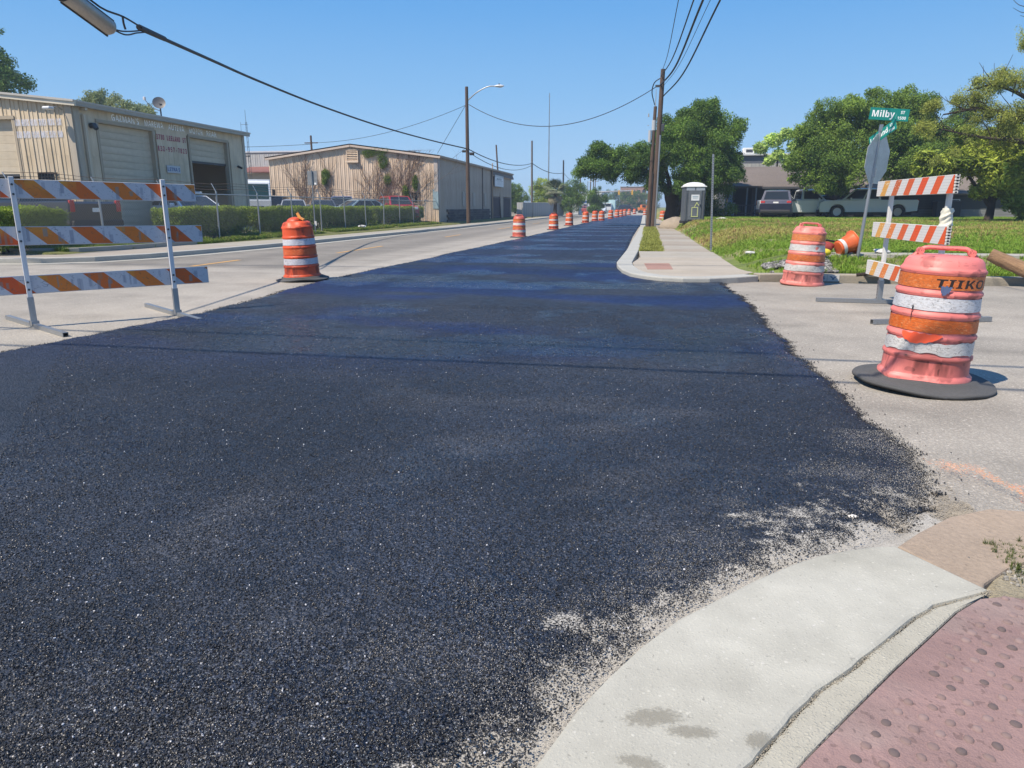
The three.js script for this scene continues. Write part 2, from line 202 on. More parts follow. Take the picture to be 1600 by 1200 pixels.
{ // loose aggregate pressed in the near surface, crumbs along the ragged edges
  const r = rng(77), g0 = new THREE.IcosahedronGeometry(1, 0); { const p = g0.attributes.position; for (let i = 0; i < p.count; i++) { const k = .75 + .5 * h2(Math.round(p.getX(i) * 50), Math.round(p.getY(i) * 50 + p.getZ(i) * 31)); p.setXYZ(i, p.getX(i) * k, p.getY(i) * k * .7, p.getZ(i) * k); } g0.computeVertexNormals(); }
  const L = [], C = [];
  for (let k = 0; k < 190000; k++) {
    const z = -1.1 - 8 * Math.pow(r(), 1.7), a = edgeL(z), b = edgeR(z), x = lerp(Math.max(a + .05, -1.0 + z * .75), b - .01, r()); if (x > b) continue;
    const s = .0013 + .0030 * Math.pow(r(), 2.6), q = r(); L.push(mat4(V(x, .041 + .0008 * r() + .007 * (fbm(x * 1.1, z * 1.1, 2) - .5), z), [r() * 6, r() * 6, r() * 6], s));
    const v = q < .78 ? .012 + .022 * r() : q < .94 ? .04 + .05 * r() : q < .988 ? .1 + .1 * r() : .34 + .3 * r(); C.push(new THREE.Color(v, v * 1.01, v * 1.05));
  }
  const m1 = instanced('asphalt_aggregate', g0, std([1, 1, 1], .42), L, null, C); tag(m1, 'small grey and black stones in the fresh asphalt surface', 'gravel', null, 'stuff');
  const L2 = [], C2 = [];
  for (let k = 0; k < 30000; k++) {
    const left = r() < .55; let x, z;
    if (left) { z = -5.2 - 30 * Math.pow(r(), 1.6); x = edgeL(z) + (r() + r() + r() - 1.6) * .1; } else { z = -2.9 - 10.4 * r(); x = edgeR(z) + (r() + r() + r() - 1.75) * .055 + (r() < .03 ? r() * .2 : 0); }
    const s = (.0016 + .0042 * Math.pow(r(), 4)) * (z < -9 ? 1.3 : 1), v = .012 + .035 * r() * r(); L2.push(mat4(V(x, .006 + s * .4 + .03 * r() * (left ? x > edgeL(z) + .04 : x < edgeR(z) - .04), z), [r() * 6, r() * 6, r() * 6], s)); C2.push(new THREE.Color(v, v, v * 1.06));
  }
  const m2 = instanced('asphalt_crumbs', g0, std([1, 1, 1], .6), L2, null, C2); tag(m2, 'loose black asphalt crumbs along the ragged edges of the new road', 'rubble', null, 'stuff');
  // pale sand dust swept against the near kerb
  const L3 = [], C3 = [];
  for (let k = 0; k < 60000; k++) {
    const z = -1.15 - 3.1 * r(), b = edgeR(z), d = Math.pow(r(), 1.8) * 1.3, x = b + .02 - d, p = fbm(x * 2.3, z * 2.9 + 8, 4), q = fbm(x * 8, z * 8, 3); if (q * .5 + p * .7 - d * .42 < .33 + .26 * r()) continue;
    const s = .0007 + .0011 * r() * r(), v = .36 + .2 * r(); L3.push(mat4(V(x, .041 + .007 * (fbm(x * 1.1, z * 1.1, 2) - .5), z), [r() * 6, r() * 6, r() * 6], s)); C3.push(new THREE.Color(v * 1.03, v * .97, v * .85));
  }
  const m3 = instanced('sand_dust', g0, std([1, 1, 1], .95), L3, null, C3); tag(m3, 'pale sand and dust scattered over asphalt beside the near kerb', 'sand', null, 'stuff');
}
{ // sand washed over the asphalt against the near kerb and the broken corner: one thin sheet whose grains end raggedly
  const X0 = -.75, X1 = 2.15, Z0 = -4.1, Z1 = -1.0, N = 1536, E = [[-.42, -.8], [-.28, -1.15], [-.19, -1.32], [-.11, -1.53], [-.04, -1.67], [.05, -1.83], [.16, -1.99], [.29, -2.13], [.43, -2.28], [.58, -2.42], [.7, -2.51], [.81, -2.57], [.98, -2.63], [1.3, -2.85], [1.75, -3.0]];
  const wid = [[-4, .3], [-3.3, .3], [-2.9, .25], [-2.7, .15], [-2.5, .085], [-2.3, .14], [-2.1, .12], [-1.95, .17], [-1.75, .13], [-1.6, .10], [-1.45, .15], [-1, .15]];
  const t = tex(N, N, (u, v, o, px, py) => {
    const x = lerp(X0, X1, u), z = lerp(Z1, Z0, v); let d = 9; for (let i = 0; i < E.length - 1; i++) { const ax = E[i][0], az = E[i][1], bx = E[i + 1][0] - ax, bz = E[i + 1][1] - az, q = clamp(((x - ax) * bx + (z - az) * bz) / (bx * bx + bz * bz)); d = Math.min(d, Math.hypot(x - ax - bx * q, z - az - bz * q)); }
    o[3] = 0; o[0] = o[1] = o[2] = .3; if (d > .75) return;
    const n1 = fbm(x * 5 + 3, z * 7, 4), n2 = fbm(x * 26, z * 26, 3), g = h2(px, py), g2 = h2(px >> 1, (py >> 1) + 91), w = pl(wid, z) * (x > 1.5 ? .6 : 1) * 1.35;
    const k = 1 - d / w + (n1 - .5) * 1.5 + (n2 - .5) * 1.0 + (g2 - .5) * .7; o[3] = clamp(k * 2.4 + .1) * (k > .1 + .25 * (g - .5) ? 1 : 0);
    const brown = sstep(.8, 1.3, x) * sstep(.42, .6, fbm(x * 4, z * 4 + 9, 3)), s = (.62 + .5 * g2 * .5 + .3 * (n2 - .5)) * (g > .93 ? .45 : 1); o[0] = .56 * s * lerp(1, .8, brown); o[1] = .54 * s * lerp(1, .72, brown); o[2] = .49 * s * lerp(1, .6, brown);
  }, { srgb: false, wrap: false });
  const g = gridGeo(range(X0, X1, 58), range(Z1, Z0, 62), (x, z) => asphY(x, z) + .0042, () => [1, 1, 1]), P = g.attributes.position, U = g.attributes.uv; for (let i = 0; i < P.count; i++) { U.setXY(i, (P.getX(i) - X0) / (X1 - X0), (P.getZ(i) - Z1) / (Z0 - Z1)); }
  const I = g.index.array; for (let i = 0; i < I.length; i += 3) [I[i], I[i + 1]] = [I[i + 1], I[i]]; g.computeVertexNormals();
  struct('sand_sheet', g, std([.8, .8, .8], .95, { map: t, transparent: true, bumpMap: concBump, bumpScale: .004 }));
}
// orange lane dashes on the old road
const dashMat = std([.62, .36, .12], .8, { map: grimeMap });
for (const [x, z0, z1, w] of [[-8.62, -19.6, -23.4, .12], [-8.5, -31, -33.8, .12], [-8.4, -42.4, -46.8, .12], [-8.3, -56, -60, .12], [-8.1, -69, -73, .12], [-9.9, -14.6, -16.6, .14]]) { const m = struct('lane_marking', planarUV(new THREE.PlaneGeometry(w, Math.abs(z1 - z0)).rotateX(-PI / 2).translate(x, .005, (z0 + z1) / 2), .7), dashMat); }

// ---- near kerb: broad pale concrete kerb curving round the corner
const K = {};
K.out = [[-.62, -.3], [-.42, -.8], [-.28, -1.15], [-.19, -1.32], [-.11, -1.53], [-.04, -1.67], [.05, -1.83], [.16, -1.99], [.29, -2.13], [.43, -2.28], [.58, -2.42], [.7, -2.51], [.81, -2.57], [.9, -2.61], [.98, -2.63]];
const jointL = [[1.177, -2.347], [1.139, -2.316], [.964, -2.215], [.874, -2.125], [.691, -1.922], [.621, -1.839], [.5, -1.709], [.423, -1.608], [.345, -1.497], [.282, -1.407], [.15, -1.18], [-.02, -.72], [-.12, -.3]];
const jointFine = []; for (let i = 0; i < jointL.length - 1; i++) for (let k = 0; k < 6; k++) { const t = k / 6; jointFine.push([lerp(jointL[i][0], jointL[i + 1][0], t), lerp(jointL[i][1], jointL[i + 1][1], t)]); } jointFine.push(jointL[jointL.length - 1]);
K.inn = jointFine.map(([x, z], i) => [x + (vn(i * .5, 3) - .5) * .006, z + (vn(i * .5, 8) - .5) * .006]);
const concNew = std([.465, .455, .415], .92, { map: kerbMap, bumpMap: kerbBump, bumpScale: .0013 }), concOld = std([.44, .42, .365], .93, { map: kerbMap, bumpMap: kerbBump, bumpScale: .003 }), concPink = std([.36, .285, .225], .93, { map: concMap, bumpMap: concBump, bumpScale: .006 });
struct('near_kerb', slabGeo([...K.out, ...K.inn], -.1, .08, .014), concNew);
{ // damp footprints left on the kerb
  const stain = (cx, cz, w, h, rot, seed) => { const s = []; for (let i = 0; i < 28; i++) { const a = i / 28 * 2 * PI, k = .8 + .35 * vn(Math.cos(a) * 1.6 + seed, Math.sin(a) * 1.6); const x = Math.cos(a) * w * k, z = Math.sin(a) * h * k; s.push([cx + x * Math.cos(rot) - z * Math.sin(rot), cz + x * Math.sin(rot) + z * Math.cos(rot)]); } return s; };
  const t = tex(256, 256, (u, v, o) => { const n = pfbm(u, v, 24, 3); const d = Math.hypot(u - .5, v - .5) * 2; o[0] = .45; o[1] = .42; o[2] = .36; o[3] = clamp((1 - sstep(.55, 1, d + (n - .5) * .9)) * .3); }, { wrap: false });
  const m = new THREE.MeshStandardMaterial({ map: t, transparent: true, roughness: .85 });
  for (const [x, z, w, h, ry] of [[-.02+.1, -1.535, .17, .075, -.28], [.17, -1.5, .14, .05, -.1], [.325, -1.5, .085, .06, -.6], [.05, -1.38, .12, .05, .1]]) { struct('kerb_stain', new THREE.PlaneGeometry(w, h).rotateX(-PI / 2).rotateY(-ry).translate(x, .0825, z), m); }
}
// older concrete strip behind the kerb, with a soil-filled joint
const strip = [...jointFine.map(([x, z], i) => [x + .0025 + .006 * Math.pow(vn(i * .45, 5), 2), z + .002 + .003 * vn(i * .45, 7)]), [.2, -.3], [.284, -1.0], [.398, -1.434], [.425, -1.47], [.563, -1.643], [.733, -1.853], [1.018, -2.19], [1.124, -2.29]];
struct('kerb_strip', slabGeo(strip, -.1, .076, .008), concOld);
{ const r = rng(91), L = [], C = [], g0 = new THREE.IcosahedronGeometry(1, 0); const J = K.inn.slice(0, 66); for (let k = 0; k < 2200; k++) { const t = r() * (J.length - 1), i = Math.floor(t), f = t - i, x = lerp(J[i][0], J[i + 1][0], f) + .006 + (r() - .5) * .012, z = lerp(J[i][1], J[i + 1][1], f) + .005 + (r() - .5) * .016, v = .18 + .18 * r(), s = .0008 + .0016 * r() * r(); L.push(mat4(V(x, .068 + .011 * r(), z), [r() * 6, r() * 6, r() * 6], s)); C.push(new THREE.Color(v * 1.1, v, v * .8)); } tag(instanced('joint_soil', g0, std([1, 1, 1], .95), L, null, C), 'dark soil and grit in the crack behind the pale kerb', 'soil', null, 'stuff'); }
{ // red tactile paving with worn domes
  const Pl = [[.285, -1.0], [.4, -1.434], [.427, -1.47], [.566, -1.642], [.737, -1.852], [1.022, -2.188], [1.128, -2.288], [1.22, -2.32], [1.45, -2.28], [2.0, -1.9], [2.0, -.3], [.205, -.3]];
  const pave = struct('tactile_paving', slabGeo(Pl, -.1, .074, .004), std([.345, .275, .26], .92, { map: pinkMap, bumpMap: concBump, bumpScale: .006 }));
  const prof = [[.0165, 0], [.014, .005], [.0095, .0078], [0, .0082]].map(([a, b]) => new THREE.Vector2(a, b)), dg = new THREE.LatheGeometry(prof, 9), r = rng(14);
  const mats = [std([.23, .165, .155], .9), std([.19, .135, .125], .9), std([.115, .088, .085], .9)];
  const dir = Math.atan2(-.75, .62), c = Math.cos(dir), s = Math.sin(dir); let n = 0;
  for (let i = -2; i < 40; i++) for (let j = 0; j < 24; j++) { const a = i * .0585 + (j % 2) * .029, b = .05 + j * .0505, x = .42 + a * c - b * s, z = -1.43 + a * s + b * c; if (!inPoly(x, z, Pl) || x > 1.5 || z > -1.25 || x / -z > .72 || n > 290) continue; if (r() < .05) continue; const d = mesh('dome', dg, mats[r() < .3 ? 0 : r() < .6 ? 1 : 2], pave); d.position.set(x + (r() - .5) * .006, .0735, z + (r() - .5) * .006); d.scale.set(.68 + r() * .2, .6 + .35 * r(), .68 + .2 * r()); d.rotation.y = r() * 6; n++; }
}
// broken gutter slab beyond the kerb end, and the strip of soil beside it
struct('gutter_slab', slabGeo([[1.0, -2.66], [1.12, -2.8], [1.3, -2.98], [1.5, -3.1], [1.72, -3.1], [1.85, -2.85], [1.6, -2.75], [1.33, -2.55], [1.2, -2.42], [1.17, -2.36]], -.1, .062, .01), concPink);
{ // orange utility paint on the road
  const t = canvasTex(512, 512, (c, W, H) => { const r = rng(31); c.clearRect(0, 0, W, H); const spray = (x0, y0, x1, y1, w, n) => { for (let k = 0; k < n; k++) { const f = r(), g = (r() + r() + r() - 1.5) * w, x = lerp(x0, x1, f), y = lerp(y0, y1, f) + g; c.fillStyle = 'rgba(226,' + (125 + r() * 40 | 0) + ',85,' + (.08 + .3 * r()) + ')'; c.fillRect(x + (r() - .5) * w, y, 3 + 5 * r(), 3 + 3 * r()); } };
    spray(20, 60, 200, 100, 60, 420); spray(60, 40, 200, 70, 30, 120); spray(170, 110, 240, 260, 40, 330); spray(240, 200, 380, 240, 22, 160); spray(200, 330, 300, 360, 50, 260); spray(230, 400, 330, 470, 46, 320); spray(60, 420, 160, 470, 30, 70); });
  struct('paint_marking', new THREE.PlaneGeometry(.62, .85).rotateX(-PI / 2).translate(1.77, .0495, -3.34), new THREE.MeshStandardMaterial({ map: t, transparent: true, roughness: .9 }));
}
// ---- far right corner: kerb, ramp, pavement
const FC = [[.17, -110], [.0, -60], [-.1, -40], [-.27, -28], [-.38, -20.7], [-.5, -16.2], [-.46, -15.3], [-.33, -14.2], [-.16, -13.5], [.1, -13.0], [.4, -12.72], [.75, -12.62], [1.2, -12.68], [1.7, -13.0], [2.1, -13.35]];
const off = (P, d) => P.map((p, i) => { const a = P[Math.max(0, i - 1)], b = P[Math.min(P.length - 1, i + 1)], dx = b[0] - a[0], dz = b[1] - a[1], l = Math.hypot(dx, dz); return [p[0] + dz / l * -d * -1, p[1] - dx / l * d]; });
const FCi = off(FC, .34);
struct('corner_kerb', slabGeo([...FC, ...FCi.slice().reverse()], -.1, .11, .02), std([.43, .43, .41], .9, { map: concMap, bumpMap: concBump, bumpScale: .004 }));
const FCj = off(FC, .352);
{ // pavement slabs along the street, each a bay of its own
  const walkM = [std([.36, .315, .265], .93, { map: concMap, bumpMap: concBump, bumpScale: .005 }), std([.39, .36, .315], .93, { map: concMap, bumpMap: concBump, bumpScale: .005 }), std([.33, .29, .245], .93, { map: concMap, bumpMap: concBump, bumpScale: .005 })];
  const walk = new THREE.Group(); walk.name = 'right_pavement'; walk.userData.kind = 'structure'; scene.add(walk);
  const iw = FCj.map((p) => p), corner = iw.filter((p) => p[1] > -18);
  mesh('ramp_slab', slabGeo([...corner, [2.12, -14.1], [2.0, -15.5], [2.02, -18], [.02, -18]], -.1, .098, .006), std([.42, .375, .32], .93, { map: concMap, bumpMap: concBump, bumpScale: .004 }), walk);
  mesh('landing_slab', slabGeo([[.02, -18.015], [2.02, -18.015], [1.98, -20.4], [-.03, -20.4]], -.1, .1, .006), walkM[1], walk);
  let z = -20.42, i = 0; while (z > -74) { const L = i < 12 ? 1.52 : 3.05, x0 = lerp(.62, .85, clamp((-z - 20) / 20)), x1 = lerp(1.92, 1.95, clamp((-z - 20) / 30)); mesh('paving_slab', slabGeo([[x0, z], [x1, z], [x1 - .01, z - L + .014], [x0 + .02, z - L + .014]], -.1, .1 + .012 * (h2(i, 4) - .5), .006), walkM[i * 7 % 3], walk); z -= L; i++; }
  mesh('brick_patch', slabGeo([[.1, -15.95], [.64, -16.05], [.66, -14.5], [.16, -14.4]], .06, .103, .003), std([.36, .21, .17], .9, { map: concMap, bumpMap: concBump, bumpScale: .004 }), walk);
}
// kerb of the cross street, with street-name tile
struct('cross_kerb', slabGeo([[2.13, -13.36], [2.6, -13.5], [3.6, -13.5], [6, -13.42], [60, -13.4], [60, -13.62], [6, -13.64], [3.6, -13.72], [2.6, -13.72], [2.05, -13.6]], -.1, .135, .02), std([.37, .33, .27], .9, { map: concMap, bumpMap: concBump, bumpScale: .006 }));
struct('lot_path', slabGeo([[3.2, -14.92], [3.6, -14.95], [7, -15.05], [40, -15.1], [40, -15.75], [7, -15.65], [3.6, -15.55], [3.1, -15.5]], .1, .405, .006), std([.43, .41, .37], .9, { map: concMap, bumpMap: concBump, bumpScale: .004 }));
{ const t = canvasTex(512, 160, (c) => { c.fillStyle = '#d9d8d2'; c.fillRect(0, 0, 512, 160); const r = rng(5); for (let k = 0; k < 400; k++) { c.fillStyle = 'rgba(120,118,110,' + r() * .3 + ')'; c.fillRect(r() * 512, r() * 160, 2 + 6 * r(), 2 + 3 * r()); } c.strokeStyle = '#a9a79f'; c.lineWidth = 4; for (let k = 1; k < 5; k++) { c.beginPath(); c.moveTo(k * 102, 0); c.lineTo(k * 102, 160); c.stroke(); } c.fillStyle = '#5b7f9c'; c.font = 'bold 120px sans-serif'; c.textAlign = 'center'; 'MILBY'.split('').forEach((q, i) => c.fillText(q, 51 + i * 102, 124)); });
  const g = thing('kerb_tile', 'white street name tile reading MILBY in blue set in the cross street kerb', 'sign', [3.0, .072, -13.496]); mesh('tile_face', box(1.0, .12, .008), std([.8, .8, .8], .5, { map: t }), g); }
// ---- left kerb and pavement
{
  const kl = off(curbL, .26), kc = std([.43, .42, .39], .9, { map: concMap, bumpMap: concBump, bumpScale: .005 }), wk = std([.37, .345, .3], .93, { map: concMap, bumpMap: concBump, bumpScale: .005 });
  struct('left_kerb', slabGeo([...curbL, ...kl.slice().reverse()], -.1, .125, .02), kc);
  struct('left_gutter', slabGeo([...off(curbL, -.003), ...off(curbL, -.42).slice().reverse()], -.1, .008, .002), std([.4, .385, .345], .9, { map: concMap }));
  const walk = new THREE.Group(); walk.name = 'left_pavement'; walk.userData.kind = 'structure'; scene.add(walk);
  const kin = off(curbL, .272).filter((p) => p[1] > -21);
  mesh('corner_slab', slabGeo([...kin, [-12.3, -21], [-14.25, -21.0], [-14.3, -18.6], [-14.7, -16.9], [-15.6, -16.3], [-40, -16.2]], -.1, .112, .006), std([.36, .32, .28], .93, { map: concMap, bumpMap: concBump, bumpScale: .005 }), walk);
  let z = -21.02, i = 0; while (z > -120) { const L = i < 14 ? 1.52 : 6.1, f = (q) => gutterX(q) - .285, w = (q) => lerp(1.95, 1.25, clamp((-q - 21) / 8)); mesh('paving_slab', slabGeo([[f(z), z], [f(z - L), z - L + .014], [f(z - L) - w(z - L), z - L + .014], [f(z) - w(z), z]], -.1, .112 + .01 * (h2(i, 9) - .5), .006), wk, walk); z -= L; i++; }
  struct('verge_kerb', slabGeo([[-40, -16.22], [-15.6, -16.32], [-14.72, -16.92], [-14.32, -18.6], [-14.27, -21.5], [-14.42, -21.5], [-14.47, -18.65], [-14.85, -17.02], [-15.65, -16.5], [-40, -16.4]], -.1, .24, .02), std([.34, .33, .3], .9, { map: concMap, bumpMap: concBump, bumpScale: .006 }));
}
// ================================================================ BUILDINGS
// a wall of vertical metal sheets; every sheet is a mesh with its own folded seam
function sheetWall(parent, o, dir, len, top, y0, pitch, mats, nrm, openings = [], name = 'wall_panel', rib = .03) {
  const n = Math.round(len / pitch), p = len / n, ang = Math.atan2(-dir.z, dir.x);
  for (let i = 0; i < n; i++) {
    const a = i * p, b = a + p, mid = (a + b) / 2, cuts = openings.filter((q) => mid > q[0] && mid < q[1]).sort((u, v) => u[2] - v[2]);
    let spans = [[y0, null]];
    for (const q of cuts) { const last = spans.pop(); if (q[2] > last[0] + .05) spans.push([last[0], q[2]]); spans.push([q[3], null]); }
    for (const [lo, hi] of spans) {
      const ta = hi ?? top(a), tb = hi ?? top(b); if (Math.max(ta, tb) - lo < .06) continue;
      const mk = (w, d, cx, cz) => { const g = new THREE.BoxGeometry(w, 1, d); const P = g.attributes.position; for (let k = 0; k < P.count; k++) { const s = cx + P.getX(k); P.setY(k, P.getY(k) > 0 ? lerp(ta, tb, clamp((s - a) / p)) : lo); } g.translate(cx, 0, cz); return g; };
      const sgn = Math.sign(nrm.x * -Math.sin(-ang) * -1 + nrm.z * Math.cos(ang)) || 1;
      const g = merge([mk(p - .006, .03, mid, 0), mk(.034, rib, a + .02, sgn * (.015 + rib / 2)), mk(.018, rib * .5, a + p * .5, sgn * (.015 + rib / 4))]);
      boxUV(g); { const u = g.attributes.uv; for (let k = 0; k < u.count; k++) u.setX(k, u.getX(k) + i * .37); }
      const m = mesh(name, g, mats[Math.floor(h2(i, Math.round(len * 10)) * mats.length)], parent); m.position.set(o.x, 0, o.z); m.rotation.y = ang;
    }
  }
}
const decalTex = (W, H, draw) => canvasTex(W, H, (c) => { c.clearRect(0, 0, W, H); draw(c, W, H); });
function fade(c, W, H, seed, amount) { const r = rng(seed); c.globalCompositeOperation = 'destination-out'; for (let k = 0; k < amount; k++) { c.fillStyle = 'rgba(0,0,0,' + (.3 + .7 * r()) + ')'; c.fillRect(r() * W, r() * H, 1 + 5 * r(), 4 + 26 * r()); } c.globalCompositeOperation = 'source-over'; }

{ // ---- tan metal garage nearest on the left
  const B = thing('metal_garage', 'tan ribbed metal garage with two roll-up doors, dish on its roof and purple painted numbers', 'building', [-20, 0, -23.6]);
  const tanM = [.0, .03, -.03, .015].map((d) => std([.68 + d, .575 + d, .42 + d], .6, { map: streakMap })), doorM = std([.57, .5, .38], .55, { map: streakMap }), trim = std([.6, .53, .41], .55, { map: streakMap }), dark = std([.03, .028, .026], .9);
  const H = 4.82, slope = .11, W = 15, L = 11.3, ridge = W / 2;
  sheetWall(B, V(-W, 0, 0), V(1, 0, 0), W, (s) => H + slope * (ridge - Math.abs(s - ridge)), .1, .36, tanM, V(0, 0, 1), [[W - 5.9, W - 2.45, .1, 4.42], [W - 1.72, W - .92, 1.75, 2.52]]);
  sheetWall(B, V(0, 0, 0), V(0, 0, -1), L, () => H, .1, .34, tanM, V(1, 0, 0), [[1.05, 4.3, .1, 4.38], [6.62, 9.78, .1, 4.36]]);
  mesh('back_wall', merge([box(W, H, .12, -W / 2, H / 2 + .1, -L), box(.12, H, L, -W, H / 2 + .1, -L / 2)]), tanM[0], B);
  mesh('floor', box(W - .2, .1, L - .2, -W / 2, .12, -L / 2), std([.2, .19, .18], .9), B);
  const roofG = (s) => { const g = box(ridge + .35, .07, L + .5, 0, 0, 0); g.rotateZ(-s * Math.atan(slope)); g.translate(-ridge + s * (ridge / 2 + .14), H + slope * ridge / 2 + .1, -L / 2); return g; };
  mesh('roof', merge([roofG(1), roofG(-1)]), std([.5, .49, .46], .5, { map: streakMap }), B);
  { const fl = (s) => { const g = box(ridge + .36, .2, .09, 0, 0, 0); g.rotateZ(-s * Math.atan(slope)); g.translate(-ridge + s * (ridge / 2 + .14), H + slope * ridge / 2 + .03, .16); return g; }; mesh('gable_trim', merge([fl(1), fl(-1)]), std([.66, .62, .52], .5, { map: streakMap }), B); }
  mesh('eave_gutter', merge([box(.14, .16, L + .4, .2, H + .01, -L / 2), box(.16, .04, L + .4, .2, H + .1, -L / 2)]), std([.42, .4, .35], .5, { map: streakMap }), B);
  const down = mesh('downspout', merge([box(.09, H - .4, .11, .09, H / 2 - .1, -.42), box(.2, .09, .11, .13, H - .12, -.42)]), trim, B);
  { const ct = std([.46, .41, .33], .6, { map: streakMap }); mesh('corner_trim', merge([box(.05, H, .24, .03, H / 2 + .1, -.12), box(.24, H, .05, -.12, H / 2 + .1, .03)]), ct, B); mesh('corner_trim', box(.05, H, .2, .03, H / 2 + .1, -L + .1), ct, B); }
  function rollDoor(x, z, w, turn, bottom, top, lbl) { const d = new THREE.Group(); d.name = 'roll_door'; d.userData.label = lbl; B.add(d); d.position.set(x, 0, z); d.rotation.y = turn; const n = Math.round((top - bottom) / .26), h = (top - bottom) / n; const g = rbox(w, h - .004, .05, .004); for (let i = 0; i < n; i++) { const m = mesh('slat', g, i % 3 ? doorM : trim, d); m.position.set(0, bottom + h * (i + .5), -.16); } mesh('frame', merge([box(.12, top - .1, .2, -w / 2 - .06, (top + .1) / 2, -.06), box(.12, top - .1, .2, w / 2 + .06, (top + .1) / 2, -.06), box(w + .24, .12, .22, 0, top + .06, -.05)]), std([.42, .36, .27], .6, { map: streakMap }), d); if (bottom > .5) mesh('bottom_bar', box(w, .1, .09, 0, bottom - .03, -.15), M.steelDark, d); return d; }
  rollDoor(-4.17, 0, 3.35, 0, 2.45, 4.36, 'half-raised tan roll door of the gable end');
  rollDoor(0, -2.68, 3.05, PI / 2, .12, 4.32, 'closed tan roll door');
  rollDoor(0, -8.2, 2.96, PI / 2, 3.3, 4.3, 'raised roll door over a dark bay');
  { const w = new THREE.Group(); w.name = 'window'; B.add(w); w.position.set(-1.32, 2.13, 0); mesh('pane', box(.78, .74, .03, 0, 0, -.06), M.glass, w); const bars = []; for (let i = 0; i < 7; i++) bars.push(box(.022, .74, .022, -.36 + i * .12, 0, .05)); mesh('bars', merge([...bars, box(.8, .03, .03, 0, .36, .05), box(.8, .03, .03, 0, -.36, .05)]), M.black, w); }
  { const t = decalTex(1024, 256, (c) => { c.fillStyle = 'rgba(205,212,228,.75)'; const r = rng(8); for (const y of [40, 150]) for (let x = 8; x < 1000;) { const w = 20 + 60 * r(); c.fillRect(x, y, w, 62); x += w + 4 + 8 * r(); } fade(c, 1024, 256, 3, 2400); });
    mesh('faded_paint', new THREE.PlaneGeometry(1.95, .95).translate(-1.45, 4.02, .034), new THREE.MeshStandardMaterial({ map: t, transparent: true, roughness: .7 }), B); }
  { const t = decalTex(2048, 128, (c) => { c.fillStyle = 'rgba(255,255,252,1)'; c.font = 'bold 116px sans-serif'; c.fillText('GAZMAN\'S', 10, 106, 430); c.fillText('MAREWA', 520, 106, 330); c.fillText('AUTINA', 940, 106, 300); c.fillText('MOTOR', 1330, 106, 290); c.fillText('REAR', 1690, 106, 230); c.strokeStyle = 'rgba(120,20,50,.8)'; c.lineWidth = 4; c.beginPath(); c.moveTo(330, 18); c.lineTo(370, 40); c.moveTo(1230, 26); c.lineTo(1262, 50); c.stroke(); fade(c, 2048, 128, 17, 650); });
    mesh('painted_name', new THREE.PlaneGeometry(7.5, .36).rotateY(PI / 2).translate(.034, 4.6, -5.6), new THREE.MeshStandardMaterial({ map: t, transparent: true, roughness: .7 }), B); }
  { const t = decalTex(1024, 512, (c) => { c.fillStyle = '#a01f55'; c.font = 'bold 120px sans-serif'; c.textAlign = 'center'; const put = (s, y) => { const n = s.length, w = 990 / n; s.split('').forEach((q, i) => { c.save(); c.translate(18 + w * (i + .5), y); c.scale(Math.min(.8, w * .82 / c.measureText(q).width), 1.45); c.fillText(q, 0, 0); c.restore(); }); }; put('3730 LEELAND ST', 190); put('832-957-7823', 470); fade(c, 1024, 512, 29, 500); });
    mesh('painted_address', new THREE.PlaneGeometry(2.1, .84).rotateY(PI / 2).translate(.036, 3.92, -5.43), new THREE.MeshStandardMaterial({ map: t, transparent: true, roughness: .7 }), B); }
  { const t = canvasTex(256, 96, (c) => { c.fillStyle = '#c9cdd2'; c.fillRect(0, 0, 256, 96); c.fillStyle = '#1e4f8c'; c.font = 'bold 66px sans-serif'; c.fillText('LETRA S', 6, 72, 244); }); mesh('small_sign', box(.015, .3, .9, .06, 2.86, -5.32), std([.8, .8, .8], .6, { map: t }), B); }
  { const v = new THREE.Group(); v.name = 'exhaust_vent'; B.add(v); v.position.set(.02, 4.18, -.78); mesh('housing', merge([rod(V(0, 0, 0), V(.14, 0, 0), .1, .1, 12), rod(V(.12, .02, 0), V(.24, -.12, 0), .11, .08, 12)]), M.steelDark, v); }
  { const l = new THREE.Group(); l.name = 'wall_lamp'; B.add(l); l.position.set(-.38, 4.62, .1); mesh('arm', tube([V(0, 0, -.08), V(0, .08, .1), V(-.1, .06, .3)], .018, 8), M.galv, l); mesh('lamp_shade', rbox(.3, .1, .26, .04, -.14, .02, .38), std([.62, .64, .66], .4), l); }
  { const l = new THREE.Group(); l.name = 'security_camera'; B.add(l); l.position.set(.05, 3.2, -10.5); mesh('housing', rod(V(0, .05, 0), V(.24, -.04, .06), .06, .05, 8), M.black, l); }
}
{ // satellite dish on the garage eave
  const D = thing('satellite_dish', 'grey satellite dish on the roof edge of the tan garage', 'satellite dish', [-19.82, 4.93, -28.3]);
  const prof = []; for (let i = 0; i <= 8; i++) { const t = i / 8 * .33; prof.push(new THREE.Vector2(t, t * t * .6)); } const g = new THREE.LatheGeometry(prof, 28); g.scale(.76, .76, .76); g.rotateX(PI / 2 - .35); g.rotateY(.55); g.translate(-.02, .52, .02);
  mesh('dish', g, std([.16, .16, .165], .5, { side: THREE.DoubleSide, map: grimeMap }), D); mesh('mast', merge([rod(V(0, -.05, 0), V(0, .38, 0), .03), rod(V(0, .36, 0), V(.02, .5, -.02), .05, .07)]), M.steelDark, D); mesh('feed_arm', tube([V(.0, .22, .02), V(-.25, .35, .2), V(-.42, .62, .34)], .016, 8), M.galv, D); mesh('receiver', rbox(.09, .13, .09, .02, -.43, .67, .35), std([.5, .5, .52], .5), D);
}
